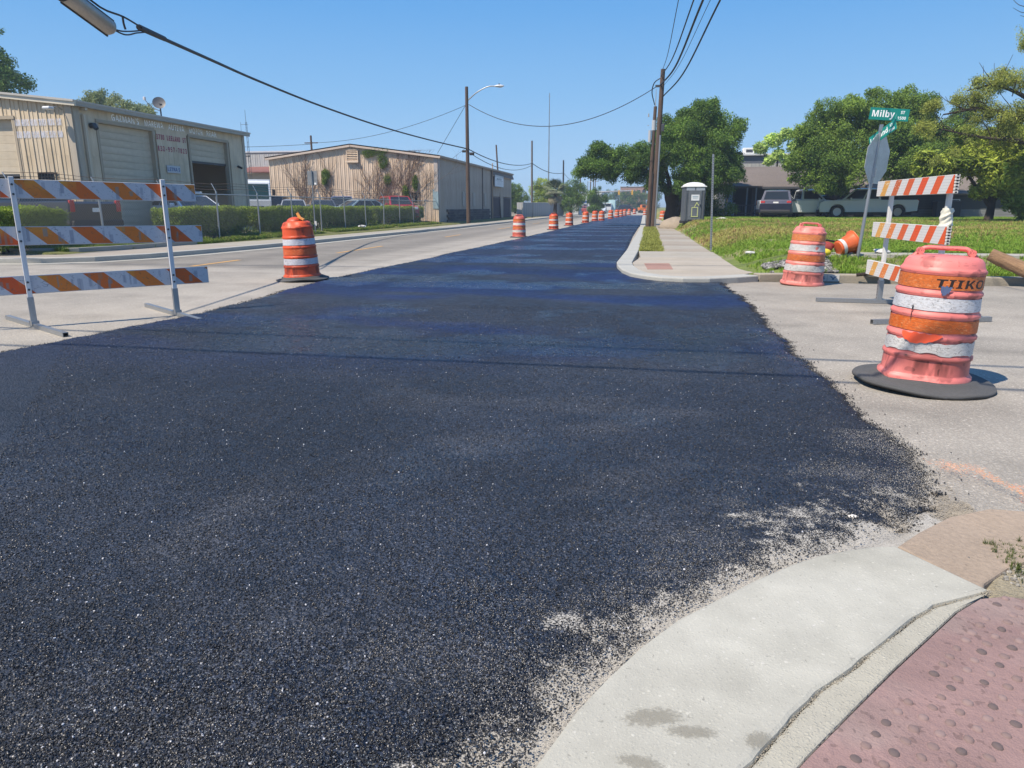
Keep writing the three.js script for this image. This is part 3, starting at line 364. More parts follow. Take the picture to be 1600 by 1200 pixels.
{ // ---- second tan metal warehouse covered in dead vines
  const B = thing('metal_warehouse', 'long tan metal warehouse with dead vines, gable vent and white sign along the street', 'building', [-15, 0, -53.1]);
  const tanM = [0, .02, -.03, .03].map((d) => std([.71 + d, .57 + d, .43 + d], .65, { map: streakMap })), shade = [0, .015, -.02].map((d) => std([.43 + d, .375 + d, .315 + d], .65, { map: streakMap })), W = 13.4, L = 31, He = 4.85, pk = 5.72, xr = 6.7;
  const top = (s) => s < xr ? lerp(He, pk, s / xr) : lerp(pk, He, (s - xr) / (W - xr));
  sheetWall(B, V(-W, 0, 0), V(1, 0, 0), W, top, .1, .32, tanM, V(0, 0, 1), [], 'wall_panel', .035);
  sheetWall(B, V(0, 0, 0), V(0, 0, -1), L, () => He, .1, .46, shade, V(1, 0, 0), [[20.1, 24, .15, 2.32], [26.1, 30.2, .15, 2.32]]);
  mesh('back_wall', merge([box(W, He, .12, -W / 2, He / 2 + .1, -L), box(.12, He, L, -W, He / 2 + .1, -L / 2)]), tanM[0], B);
  const roofG = (s) => { const g = box(xr + .3, .08, L + .5), a = Math.atan((pk - He) / xr); g.rotateZ(-s * a); g.translate(-xr + s * (xr / 2 + .12), (He + pk) / 2 + .1, -L / 2); return g; };
  mesh('roof', merge([roofG(1), roofG(-1)]), std([.42, .36, .28], .6, { map: streakMap }), B);
  { const fl = (s) => { const g = box(xr + .32, .22, .1), a = Math.atan((pk - He) / xr); g.rotateZ(-s * a); g.translate(-xr + s * (xr / 2 + .12), (He + pk) / 2 + .03, .2); return g; }; mesh('gable_trim', merge([fl(1), fl(-1)]), std([.62, .52, .44], .55, { map: streakMap }), B); }
  mesh('eave_trim', box(.12, .16, L + .4, .18, He + .04, -L / 2), std([.4, .3, .22], .6, { map: streakMap }), B);
  mesh('corner_trim', merge([box(.06, He - 1.1, .3, .03, (He + 1.3) / 2, -.15), box(.3, He - 2.3, .06, -.15, (He + 2.5) / 2, .03)]), std([.45, .42, .4], .6, { map: streakMap }), B);
  mesh('blue_corner_patch', box(.42, 1.4, .055, -.21, 1.85, .03), std([.3, .42, .47], .6, { map: grimeMap }), B);
  mesh('seam_post', merge([box(.1, He - .1, .12, .05, He / 2 + .05, -15.2), box(.1, He - .1, .12, .05, He / 2 + .05, -19.3)]), std([.16, .14, .125], .7), B);
  { const r = rng(6); const blk = [std([.1, .09, .095], .9, { map: concMap }), std([.13, .12, .12], .9, { map: concMap }), std([.075, .07, .075], .9, { map: concMap })], bg = rbox(.1, .19, .79, .012); for (let row = 0; row < 5; row++) for (let z = 0; z < 20; z++) { const m = mesh('block', bg, blk[Math.floor(r() * 3)], B); m.position.set(.07, .2 + row * .2, -2.5 - z * .8 - (row % 2) * .4); if (m.position.z < -18.9) B.remove(m); } }
  for (const [z0, z1] of [[7.2, 8.0], [11.1, 12], [15.9, 16.8]]) { const h = 1.22; mesh('boarded_window', rbox(.05, h, z1 - z0, .01, .05, 1.92, -(z0 + z1) / 2), std([.43, .41, .37], .6, { map: grimeMap }), B); }
  for (const [z0, z1] of [[20.1, 24], [26.1, 30.2]]) { const d = new THREE.Group(); d.name = 'barred_door'; B.add(d); d.position.set(0, 0, -(z0 + z1) / 2); const w = z1 - z0; mesh('door_leaf', box(.05, 2.15, w, -.08, 1.2, 0), std([.03, .035, .06], .5), d); const bars = []; for (let i = 0; i <= 10; i++) bars.push(box(.03, 2.1, .035, .05, 1.2, -w / 2 + w * i / 10)); mesh('bars', merge([...bars, box(.035, .05, w, .05, .3, 0), box(.035, .05, w, .05, 2.2, 0)]), std([.1, .1, .14], .5), d); }
  { const r = new THREE.Group(); r.name = 'street_wing'; B.add(r); mesh('fascia', box(.12, .1, 12, .14, 4.38, -25.3), std([.5, .36, .3], .6), r); mesh('mansard_slope', new THREE.BoxGeometry(.08, .62, 12).rotateZ(.35).translate(.1, 4.66, -25.3), std([.2, .17, .15], .8, { map: streakMap }), r); }
  mesh('vent_pipe', rod(V(.2, .1, -19.2), V(.2, 5.5, -19.2), .05, .05, 8), std([.4, .28, .18], .7), B);
  { const t = canvasTex(512, 448, (c) => { c.fillStyle = '#e9eef2'; c.fillRect(0, 0, 512, 448); c.fillStyle = '#c8ccd2'; c.fillRect(0, 0, 512, 70); c.fillStyle = '#20242c'; c.font = 'bold 110px sans-serif'; c.fillText('AUTO', 90, 178, 300); c.fillStyle = '#4a515c'; c.font = 'bold 34px sans-serif'; c.fillRect(30, 205, 450, 8); c.fillStyle = '#aab2bd'; for (let k = 0; k < 3; k++) c.fillRect(90, 250 + k * 55, 330, 8); });
    const s = new THREE.Group(); s.name = 'wall_sign'; B.add(s); s.position.set(.25, 3.86, -22.4); mesh('sign_face', box(.06, 1.05, 4.6), std([.85, .85, .85], .5, { map: t }), s); mesh('sign_frame', merge([box(.08, .05, 4.7, 0, .55, 0), box(.08, .05, 4.7, 0, -.55, 0), box(.3, .05, .05, -.12, .4, 2), box(.3, .05, .05, -.12, .4, -2)]), M.galv, s); }
  { const v = new THREE.Group(); v.name = 'gable_vent'; B.add(v); v.position.set(-6.6, 5.0, .1); mesh('frame', merge([box(.92, .06, .12, 0, .42, 0), box(.98, .12, .22, 0, -.42, .05), box(.05, .84, .12, -.44, 0, 0), box(.05, .84, .12, .44, 0, 0)]), tanM[3], v); const g = new THREE.BoxGeometry(.84, .02, .15).rotateX(.7); for (let i = 0; i < 6; i++) { const m = mesh('louvre', g, tanM[1], v); m.position.y = -.32 + i * .125; } }
  { const w = new THREE.Group(); w.name = 'window'; B.add(w); w.position.set(-1.75, 1.95, .03); mesh('pane', box(.6, .75, .03), M.glass, w); mesh('frame', merge([box(.7, .06, .06, 0, .4, .01), box(.7, .06, .06, 0, -.4, .01), box(.06, .8, .06, -.33, 0, .01), box(.06, .8, .06, .33, 0, .01)]), std([.3, .22, .16], .7), w); }
  mesh('roof_cap', merge([rod(V(-4.2, 5.3, -7), V(-4.2, 5.75, -7), .18), box(.5, .12, .5, -4.2, 5.78, -7)]), M.galv, B);
}
// leaf clump: seven bent leaves
function leafClump(n, size, seed, flat = 0) {
  const r = rng(seed), P = [], N = [];
  for (let k = 0; k < n; k++) {
    const c = V(r() - .5, (r() - .5) * (1 - flat), r() - .5).multiplyScalar(1.5), q = new THREE.Quaternion().setFromEuler(new THREE.Euler(r() * 6, r() * 6, r() * 6)), l = size * (.7 + .6 * r()), w = l * .42;
    const a = V(-l, 0, 0), b = V(0, l * .16, w), d = V(l, -l * .1, 0), e = V(0, l * .16, -w); for (const t of [a, b, d, e]) t.applyQuaternion(q).add(c);
    for (const tri of [[a, b, d], [a, d, e]]) { const nn = tri[1].clone().sub(tri[0]).cross(tri[2].clone().sub(tri[0])).normalize(); for (const t of tri) { P.push(t.x, t.y, t.z); N.push(nn.x, nn.y, nn.z); } }
  }
  const g = new THREE.BufferGeometry(); g.setAttribute('position', new THREE.Float32BufferAttribute(P, 3)); g.setAttribute('normal', new THREE.Float32BufferAttribute(N, 3)); g.setAttribute('uv', new THREE.Float32BufferAttribute(new Float32Array(P.length / 3 * 2), 2)); return g;
}
const clumpA = leafClump(8, .34, 3), clumpB = leafClump(6, .46, 4), clumpC = leafClump(9, .26, 5);
const leafMat = phys([1, 1, 1], .75, { side: THREE.DoubleSide, transmission: .28, thickness: 0, specularIntensity: .35 });
// crown built from lobes [x,y,z,rx,ry,rz]; leaves gather at the skins of the lobes, thin where noise says so
function crown(parent, lobes, n, size, cols, seed, { clump = clumpA, shell = .45, gap = .4, name = 'crown', sub = 0 } = {}) {
  const r = rng(seed), L = [], C = []; if (sub) { const q = []; for (const l of lobes) { q.push([...l.slice(0, 3), l[3] * .8, l[4] * .8, l[5] * .8]); for (let k = 0; k < sub; k++) { const a = r() * 6.283, cz = r() * 1.7 - .7, s = Math.sqrt(Math.max(0, 1 - cz * cz)), f = .2 + .3 * r(), o = .78 + .3 * r(); q.push([l[0] + Math.cos(a) * s * l[3] * o, l[1] + cz * l[4] * o, l[2] + Math.sin(a) * s * l[5] * o, Math.max(.3, l[3] * f), Math.max(.26, l[4] * f * .9), Math.max(.3, l[5] * f)]); } } lobes = q; } const tot = lobes.reduce((s, l) => s + Math.pow(l[3] * l[4] * l[5], 2 / 3), 0);
  for (const [li, l] of lobes.entries()) {
    const m = Math.round(n * Math.pow(l[3] * l[4] * l[5], 2 / 3) / tot), tone = r();
    for (let k = 0; k < m; k++) {
      let d = V(r() * 2 - 1, r() * 2 - 1, r() * 2 - 1); while (d.lengthSq() > 1 || d.lengthSq() < .01) d = V(r() * 2 - 1, r() * 2 - 1, r() * 2 - 1); d.normalize();
      const rad = 1 - shell * Math.pow(r(), 1.5) + .14 * (fbm(d.x * 2.6 + li * 7, d.y * 2.6 + d.z * 3.1, 3) - .5) * 2, x = l[0] + d.x * l[3] * rad, y = l[1] + d.y * l[4] * rad, z = l[2] + d.z * l[5] * rad;
      if (fbm(x * .9 + seed, y * .9 + z * .8, 3) < gap * (.6 + .4 * (d.y < -.3 ? 1.5 : 1)) ) continue;
      const s = size * (.65 + .7 * r()); L.push(mat4(V(x, y, z), [r() * 6, r() * 6, r() * 6], s));
      const t = clamp(tone * .65 + r() * .4 + .25 * (fbm(x * .7 + 5, y * .7 + z, 2) - .5)), a = cols[0], b = cols[1], v = (.7 + .6 * r()) * 2.05; C.push(new THREE.Color(lerp(a[0], b[0], t) * v, lerp(a[1], b[1], t) * v, lerp(a[2], b[2], t) * v));
    }
  }
  const m = instanced(name, clump, leafMat, L, parent, C); m.userData.kind = 'stuff'; return m;
}
function limbs(pts, r0, r1, n = 7) { const c = new THREE.CatmullRomCurve3(pts), N = Math.max(6, pts.length * 4), fr = c.computeFrenetFrames(N), P = [], I = [], U = []; for (let i = 0; i <= N; i++) { const t = i / N, p = c.getPoint(t), rr = lerp(r0, r1, Math.pow(t, .8)); for (let j = 0; j <= n; j++) { const a = j / n * 2 * PI, w = rr * (1 + .12 * Math.sin(a * 3 + t * 9)); const q = p.clone().addScaledVector(fr.normals[i], Math.cos(a) * w).addScaledVector(fr.binormals[i], Math.sin(a) * w); P.push(q.x, q.y, q.z); U.push(j / n, t * 4); } } for (let i = 0; i < N; i++) for (let j = 0; j < n; j++) { const a = i * (n + 1) + j; I.push(a, a + n + 1, a + 1, a + 1, a + n + 1, a + n + 2); } const g = new THREE.BufferGeometry(); g.setAttribute('position', new THREE.Float32BufferAttribute(P, 3)); g.setAttribute('uv', new THREE.Float32BufferAttribute(U, 2)); g.setIndex(I); g.computeVertexNormals(); return g; }

{ // dead vines climbing the warehouse
  const vm = std([.12, .08, .06], .95), vm2 = std([.17, .115, .085], .95);
  function vine(label, x0, spread, hgt, n, seed, green) {
    const r = rng(seed), T = thing('dead_vine', label, 'vine', [x0, .15, -53.02], 0, 'dead vines on the warehouse wall'), G = [];
    const grow = (x, y, ang, len, rad, dep) => { const pts = [V(x, y, .02)]; let a = ang; const st = 5; for (let i = 0; i < st; i++) { a += (r() - .5) * .5; a = lerp(a, PI / 2, .12); x += Math.cos(a) * len / st; y = Math.min(y + Math.sin(a) * len / st, 5.2); pts.push(V(x, y, .02 + .05 * r())); if (dep > 0 && r() < .75) grow(x, y, a + (r() - .5) * 1.7, len * (.35 + .35 * r()), rad * .6, dep - 1); } G.push(limbs(pts, rad, rad * .45, 4)); };
    for (let i = 0; i < n; i++) grow((r() - .5) * spread, 0, PI / 2 + (r() - .5) * .4, hgt * (.55 + .5 * r()), .018 + .02 * r(), 3);
    mesh('stems', merge(G), r() < .5 ? vm : vm2, T);
    if (green) crown(T, green, 420, .13, [[.05, .09, .012], [.13, .17, .03]], seed + 1, { gap: .2, name: 'leaves' });
    return T;
  }
  vine('tall bare brown vine left of the grey sign back on the warehouse wall', -25.8, .9, 4.2, 6, 3);
  vine('wide thicket of bare brown vines on the middle of the warehouse wall', -19.4, 2.6, 3.8, 15, 4, [[-.9, 5.0, .05, .55, .25, .08], [.2, 4.5, .05, .4, .55, .08], [-.2, 5.2, .05, .9, .2, .08], [.5, 3.1, .05, .22, .4, .06]]);
  vine('thin bare vine with a green tuft near the right end of the warehouse wall', -16.9, .9, 3.6, 5, 8, [[.15, 2.9, .05, .16, .5, .06], [-.6, 2.2, .05, .2, .5, .06], [-.5, 1.4, .05, .2, .3, .06]]);
  vine('short dry vine with a green tuft on the left part of the warehouse wall', -23.9, .5, 3.2, 3, 12, [[.1, 3.5, .05, .28, .35, .06], [-.05, 3.0, .05, .14, .2, .06]]);
}
// distant things behind the left lots
{ const B = thing('pale_shed', 'pale corrugated shed with a rusty red lean-to roof between garage and warehouse', 'shed', [-40, 0, -70]); const ms = [std([.5, .52, .53], .6, { map: streakMap }), std([.56, .57, .58], .6, { map: streakMap })]; sheetWall(B, V(-6, 0, 0), V(1, 0, 0), 14, () => 6.6, 0, .5, ms, V(0, 0, 1)); mesh('roof', box(14.6, .14, 8, 1, 6.7, -3.9), std([.5, .53, .58], .5), B); mesh('back_wall', box(14, 6.5, .1, 1, 3.3, -7.8), ms[0], B); const lr = new THREE.BoxGeometry(6.4, .1, 3.4).rotateX(.2).translate(3.6, 4.9, 1.5); mesh('lean_to_roof', lr, std([.22, .09, .075], .8, { map: streakMap }), B); mesh('lean_to_wall', box(6, 4.4, .1, 3.6, 2.3, 2.6), std([.4, .36, .29], .8, { map: streakMap }), B); }

{ // ---- dark blue-grey house across the lot
  const B = thing('dark_house', 'dark blue-grey bungalow with a porch and white-framed window behind the cars', 'house', [6.1, .55, -54]);
  const wall = std([.052, .06, .075], .8, { map: streakMap }), white = std([.5, .55, .6], .6), pale = std([.27, .32, .38], .7);
  // lap siding boards
  const bd = new THREE.BoxGeometry(1, .17, .03); bd.rotateX(-.06);
  const siding = (x0, x1, y0, y1, z) => { const n = Math.round((y1 - y0) / .165); for (let i = 0; i < n; i++) { const m = mesh('siding_board', bd, wall, B); m.scale.x = x1 - x0; m.position.set((x0 + x1) / 2, y0 + .165 * (i + .5), z); } };
  siding(1.75, 2.4, 0, 2.1, 0); siding(4.0, 5.0, .0, 2.1, 0); siding(2.4, 4.0, 0, .32, 0); siding(2.4, 4.0, 1.86, 2.1, 0); siding(5, 6.1, 0, 1.05, 0); siding(6.1, 9.4, 0, 2.1, 0); siding(5, 6.1, 1.95, 2.1, 0);
  mesh('inner_wall', merge([box(9.3, 2.6, .12, 4.7, 1.3, -1.6), box(.12, 2.4, 8, 9.4, 1.2, -4), box(.12, 2.4, 6.4, 0, 1.2, -4.8), box(.1, 2.2, 1.6, 1.75, 1.1, -.8)]), wall, B);
  const roof = (w, x, z0, y0, z1, y1) => { const d = Math.hypot(z0 - z1, y1 - y0), g = new THREE.BoxGeometry(w, .1, d); g.rotateX(-Math.atan2(y1 - y0, z1 - z0) + PI); g.translate(x, (y0 + y1) / 2, (z0 + z1) / 2); return g; };
  mesh('roof', merge([roof(10.4, 4.6, .55, 2.05, -4.2, 3.62), roof(10.4, 4.6, -8.8, 2.05, -4.2, 3.62)]), std([.17, .145, .13], .95, { map: soilMap, bumpMap: concBump, bumpScale: .02 }), B);
  mesh('fascia', box(10.4, .14, .06, 4.6, 2.03, .6), std([.07, .075, .085], .8), B);
  mesh('gable', merge([box(.1, 1.4, 4, 9.4, 2.6, -4.2)]), wall, B);
  function win(x, y, w, h) { const g = new THREE.Group(); g.name = 'window'; B.add(g); g.position.set(x, y, .03); for (const s of [-1, 1]) mesh('pane', box(w / 2 - .08, h - .1, .02, s * w / 4, 0, -.02), phys([.05, .065, .075], .08), g); mesh('frame', merge([box(w + .22, .13, .07, 0, h / 2, 0), box(w + .22, .13, .08, 0, -h / 2, 0), box(.13, h, .07, -w / 2 - .04, 0, 0), box(.13, h, .07, w / 2 + .04, 0, 0), box(.07, h, .06, 0, 0, 0)]), white, g); const b = []; for (let i = 1; i < 8; i++) b.push(box(.012, h, .02, -w / 2 + w * i / 8, 0, .01)); for (let i = 1; i < 5; i++) b.push(box(w, .012, .02, 0, -h / 2 + h * i / 5, .01)); mesh('grille', merge(b), pale, g); }
  win(3.2, 1.1, 1.5, 1.5); win(5.55, 1.5, 1.0, .86);
  { const p = new THREE.Group(); p.name = 'porch'; B.add(p); mesh('deck', box(2.2, .3, 2.2, .75, .0, .1), std([.12, .11, .12], .9), p); for (const x of [-.35, 1.05, 1.65]) mesh('post', box(.09, 2.1, .09, x, 1, .9), pale, p); mesh('column', merge([box(.5, 1.05, .5, -.05, .45, 1.1), box(.6, .08, .6, -.05, .98, 1.1), rod(V(-.05, 1, 1.1), V(-.05, 2.1, 1.1), .16, .11, 4)]), std([.33, .4, .48], .7), p); mesh('rail', merge([box(1.9, .06, .06, .75, .85, .95), box(1.9, .06, .06, .75, .3, .95), ...range(0, 1.8, 12).map((x) => box(.03, .55, .03, x - .1, .57, .95))]), std([.1, .1, .115], .8), p); mesh('porch_roof', box(2.6, .1, 1.4, .7, 2.08, .75), std([.13, .11, .1], .9), p); mesh('door', box(.9, 2, .06, .9, 1.05, -1.5), M.black, p); }
}
{ const B = thing('corrugated_building', 'pale grey corrugated building showing above the dark house roof', 'building', [6.2, 0, -72]); const ms = [std([.5, .5, .48], .55, { map: streakMap }), std([.44, .44, .43], .55, { map: streakMap })]; sheetWall(B, V(0, 0, 0), V(1, 0, 0), 13, () => 5.2, 0, .36, ms, V(0, 0, 1)); mesh('upper_wall', box(13, .8, .1, 6.5, 5.55, -.4), std([.1, .11, .13], .8), B); mesh('roof', box(13.6, .16, 8, 6.5, 6.02, -4.1), std([.56, .57, .58], .5), B); mesh('back_wall', box(13, 5.9, .1, 6.5, 2.95, -8), ms[0], B); const u = new THREE.Group(); u.name = 'rooftop_unit'; B.add(u); mesh('casing', rbox(1.1, .55, 1.0, .04, 3.5, 6.38, -1.2), std([.72, .72, .68], .5), u); mesh('grille', box(.6, .25, .03, 3.5, 6.38, -.69), M.steelDark, u); }
{ // long low dark house to the right
  const B = thing('low_house', 'long low dark grey house with a small window unit at the far right', 'house', [15.6, .5, -52]);
  const wall = std([.06, .07, .075], .85, { map: streakMap }), low = std([.2, .215, .22], .85, { map: streakMap }); const bd = new THREE.BoxGeometry(9.2, .165, .03).rotateX(-.06);
  for (let i = 0; i < 10; i++) { const m = mesh('siding_board', bd, i < 4 ? low : wall, B); m.position.set(4.2, .0 + .16 * (i + .5), 0); }
  mesh('side_walls', merge([box(.1, 1.7, 6, -.4, .85, -3), box(.1, 1.7, 6, 8.8, .85, -3), box(9.2, 1.7, .1, 4.2, .85, -6)]), wall, B);
  const rg = (z0, y0, z1, y1) => { const d = Math.hypot(z0 - z1, y1 - y0); return new THREE.BoxGeometry(10, .1, d).rotateX(-Math.atan2(y1 - y0, z1 - z0) + PI).translate(4.2, (y0 + y1) / 2, (z0 + z1) / 2); };
  mesh('roof', merge([rg(.45, 1.58, -3, 2.9), rg(-6.4, 1.58, -3, 2.9)]), std([.2, .17, .15], .95, { map: soilMap, bumpMap: concBump, bumpScale: .02 }), B);
  const w = new THREE.Group(); w.name = 'window'; B.add(w); w.position.set(4.4, 1.05, .04); mesh('pane', box(.5, .34, .02), M.glass, w); mesh('frame', merge([box(.62, .06, .05, 0, .2, 0), box(.62, .06, .05, 0, -.2, 0), box(.06, .4, .05, -.28, 0, 0), box(.06, .4, .05, .28, 0, 0)]), M.whitePaint, w); mesh('cooling_unit', rbox(.56, .5, .35, .02, 0, -.5, .1), M.steelDark, w);
  mesh('door', box(.95, 1.5, .05, -.1 + .6, .75, .02), M.black, B);
}
// ================================================================ TREES, HEDGES, GRASS
function tree(name, label, pos, trunkParts, lobes, n, size, cols, seed, opt = {}) { const T = thing(name, label, 'tree', pos, 0, opt.group); mesh('trunk', merge(trunkParts), M.bark, T); crown(T, lobes, n, size, cols, seed, opt); return T; }
const gDark = [[.018, .042, .010], [.075, .13, .022]], gMid = [[.03, .065, .012], [.11, .165, .03]], gYel = [[.07, .11, .018], [.24, .28, .05]];
{ // live oak arching over the street
  const P = (...a) => a.map(([x, y, z]) => V(x, y, z));
  tree('oak_tree', 'big dark oak behind the portable toilet, its crown reaching left over the street', [1.95, .1, -50.5],
    [limbs(P([0, -.2, 0], [.05, 1, 0], [-.05, 2, .1]), .5, .42), limbs(P([-.05, 1.7, 0], [-.8, 2.8, .2], [-2.2, 3.4, .5], [-4.2, 3.8, .4]), .3, .07), limbs(P([0, 1.8, 0], [.6, 3.2, 0], [1.2, 5, -.4], [1.6, 6.6, -.3]), .34, .07), limbs(P([.05, 1.9, 0], [1.6, 3, .8], [3.2, 3.8, 1], [4.2, 4.2, .6]), .26, .06), limbs(P([0, 1.9, .1], [-.4, 3.2, 1.2], [-.8, 4.6, 1.5]), .22, .06), limbs(P([.3, .4, .2], [.7, 1.6, .3], [1.4, 2.6, .6]), .2, .08)],
    [[-5.1, 3.6, .2, 1.3, .75, 1.3], [-4.3, 4.1, .5, 1.6, 1.0, 1.5], [-2.9, 4.0, .6, 1.5, 1.15, 1.6], [-1.6, 4.0, 1.2, 1.5, 1.3, 1.5], [-.3, 5.0, 1.2, 1.6, 1.5, 1.6], [1.2, 6.0, .4, 1.6, 1.6, 1.7], [1.9, 7.1, -.1, .95, .85, 1.1], [.3, 6.0, 0, 1.5, 1.1, 1.6], [2.8, 6.0, .2, 1.5, 1.5, 1.6], [3.1, 4.9, .8, 1.3, 1.5, 1.5], [2.5, 4.0, 1.8, 1.7, 1.5, 1.5], [.7, 3.9, 2.0, 1.7, 1.3, 1.3], [2.9, 3.0, 1.5, 1.3, 1.3, 1.3], [3.5, 3.7, .4, .8, 1.2, 1.2], [1.6, 1.5, -1.5, 1.3, 1.4, 1.1], [2.4, .8, -.6, 1.0, .9, .8], [1.3, 2.5, 1.9, 1.3, 1.0, 1.1], [-.9, 2.7, 1.2, 1.0, .8, 1.0], [2.8, 1.7, 1.0, 1.3, 1.2, 1.1], [-3.4, 3.2, 1, 1.0, .6, 1.0]], 30000, .2, [[.02, .048, .010], [.10, .165, .026]], 21, { gap: .315, sub: 8 });
  tree('oak_tree', 'wide bushy green oak in front of the dark house, over the white pickups', [12.9, .5, -52.4],
    [limbs(P([0, -.2, 0], [.1, 1.4, 0], [-.2, 2.6, .1]), .42, .34), limbs(P([0, 2.2, 0], [-1.4, 3.4, .3], [-2.8, 4, .4]), .22, .06), limbs(P([0, 2.3, 0], [1.4, 4, .2], [2.6, 5.4, .2]), .25, .06), limbs(P([-.1, 2.3, 0], [.2, 4.2, .2], [.5, 6.2, 0]), .25, .06)],
    [[-2.85, 3.0, 3.8, 1.1, 1.2, 1.3], [-2.45, 4.3, 3.4, 1.4, 1.3, 1.5], [-1.6, 5.2, 3.4, 1.7, 1.4, 1.7], [-0.2, 6.0, 3.3, 1.7, 1.4, 1.7], [1.3, 6.5, 3.2, 1.6, 1.3, 1.6], [2.7, 6.6, 3.2, 1.4, 1.25, 1.5], [3.2, 5.3, 3.5, 1.7, 1.5, 1.6], [1.15, 4.7, 4.2, 1.8, 1.6, 1.5], [-0.85, 4.2, 4.4, 1.9, 1.5, 1.5], [-1.75, 2.9, 4.5, 1.4, 1.2, 1.3], [-0.15, 2.8, 4.8, 1.6, 1.2, 1.3], [1.65, 3.0, 4.7, 1.7, 1.3, 1.3], [3.35, 3.6, 4.2, 1.6, 1.6, 1.4], [4.45, 4.4, 3.2, 1.4, 1.5, 1.4], [4.35, 3.0, 3.8, 1.3, 1.2, 1.2], [-1.55, 2.1, 4.4, 1.1, 0.7, 1.0], [-1.8, 3.2, 4.6, 1.2, 1.0, 1.1], [0.6, 3.3, 4.9, 1.3, 1.0, 1.1], [2.6, 3.5, 4.8, 1.4, 1.1, 1.1]], 32000, .2, [[.028, .062, .011], [.125, .185, .03]], 33, { gap: .335, sub: 8 });
  // open-limbed tree at the right edge
  const rl = rng(5), limbsR = [limbs(P([0, -.2, 0], [.1, 2.4, .1], [-.1, 4.2, 0], [.4, 6.4, 0]), .5, .28), limbs(P([0, 4.0, 0], [-1.6, 4.7, .3], [-3.3, 5.1, .5], [-4.8, 4.9, .4]), .15, .03), limbs(P([-.1, 4.4, 0], [-1.3, 5.6, -.2], [-2.8, 6.1, .1], [-3.9, 5.9, .2]), .14, .025), limbs(P([.1, 5.4, 0], [-.8, 7.6, .3], [-1.3, 8.4, .2], [-1.7, 9.4, 0]), .13, .025), limbs(P([0, 3.4, 0], [-1.6, 3.7, .5], [-3.4, 3.9, .8], [-5.0, 4.3, .6]), .13, .025), limbs(P([.3, 6, 0], [.8, 8.4, 0], [1.2, 10.6, .1]), .24, .05)];
  const bough = [P([0, 4.0, 0], [-1.6, 4.7, .3], [-3.3, 5.1, .5], [-4.8, 4.9, .4]), P([-.1, 4.4, 0], [-1.3, 5.6, -.2], [-2.8, 6.1, .1], [-3.9, 5.9, .2]), P([.1, 5.4, 0], [-.8, 7.6, .3], [-1.3, 8.4, .2], [-1.7, 9.4, 0]), P([0, 3.4, 0], [-1.6, 3.7, .5], [-3.4, 3.9, .8], [-5.0, 4.3, .6])].map((q) => new THREE.CatmullRomCurve3(q));
  for (let k = 0; k < 64; k++) { const s = bough[k % 4].getPoint(.3 + .68 * rl()), d = V((rl() - .62) * 1.2, (rl() - .3) * 1.1, (rl() - .5) * .9); limbsR.push(limbs([s, s.clone().addScaledVector(d, .55).add(V(0, .08, 0)), s.clone().add(d), s.clone().addScaledVector(d, 1.5).add(V((rl() - .5) * .3, .15, 0))], .03, .007, 4)); }
  tree('open_tree', 'thin-leaved tree with bare grey limbs reaching in at the right edge', [17.9, .4, -37], limbsR,
    [[-4.9, 4.3, .3, .9, .6, .9], [-4.7, 5.2, .2, .8, .5, .8], [-3.5, 5.6, .2, .9, .6, .9], [-2.7, 6.2, .1, .85, .55, .9], [-1.8, 6.3, .3, .9, .6, .9], [-3.8, 4.0, .5, 1.1, .6, .9], [-2.3, 4.0, .4, 1.1, .7, .9], [-1.6, 4.9, .3, 1.0, .7, .9], [-2.9, 4.9, .3, 1.0, .6, .9], [-1.7, 8.0, .1, .5, .8, .6], [-1.6, 9.2, .1, .6, .7, .6], [-4.2, 3.2, .6, 1.0, .7, .8], [.6, 8.6, 0, 1.3, 1.5, 1.2]], 15000, .13, [[.085, .105, .02], [.24, .26, .06]], 44, { shell: .95, gap: .45, clump: clumpC, sub: 3 });
  tree('leafy_tree', 'bright yellow-green leafy tree low at the right edge beside the low house', [17.2, .4, -40.5],
    [limbs(P([0, -.2, 0], [.1, 1.4, 0], [-.4, 3, .1]), .25, .1), limbs(P([0, 1, 0], [-.9, 2, .2], [-1.6, 2.8, .2]), .14, .04), limbs(P([.1, 1.2, 0], [.9, 2.4, .2], [1.6, 3.2, .1]), .14, .04)],
    [[-.9, 3.6, 0, 1.4, .9, 1.1], [.4, 3.8, .2, 1.5, 1.1, 1.2], [1.6, 2.6, .4, 1.3, 1.4, 1.1], [.2, 2.3, .6, 1.3, 1.1, 1.0], [-1.8, 3.0, .2, 1.2, .7, 1.0], [1.3, 1.2, .7, 1.2, 1.0, .9], [2.4, 3.8, 0, 1.3, 1.4, 1.0], [-2.9, 2.8, 0, 1.1, .6, .9]], 9500, .23, [[.06, .095, .014], [.23, .27, .04]], 55, { gap: .32, clump: clumpB, sub: 5 });
  tree('dense_tree', 'dark green tree behind the low house, between the wide oak and the open tree', [20.4, .4, -59],
    [limbs(P([0, -.2, 0], [.1, 2, 0], [0, 3.6, 0]), .35, .2)], [[-2.4, 4.2, 0, 2.2, 1.8, 1.6], [0, 5.2, 0, 2.2, 1.8, 1.8], [2.2, 5.0, 0, 2.2, 2.0, 1.8], [4.2, 4.2, 0, 2.2, 2.2, 1.8], [.8, 3.2, 1, 2.4, 1.5, 1.5], [6, 4, 0, 2, 2.2, 1.6]], 9000, .26, [[.025, .055, .01], [.1, .15, .028]], 66, { gap: .3, sub: 4 });
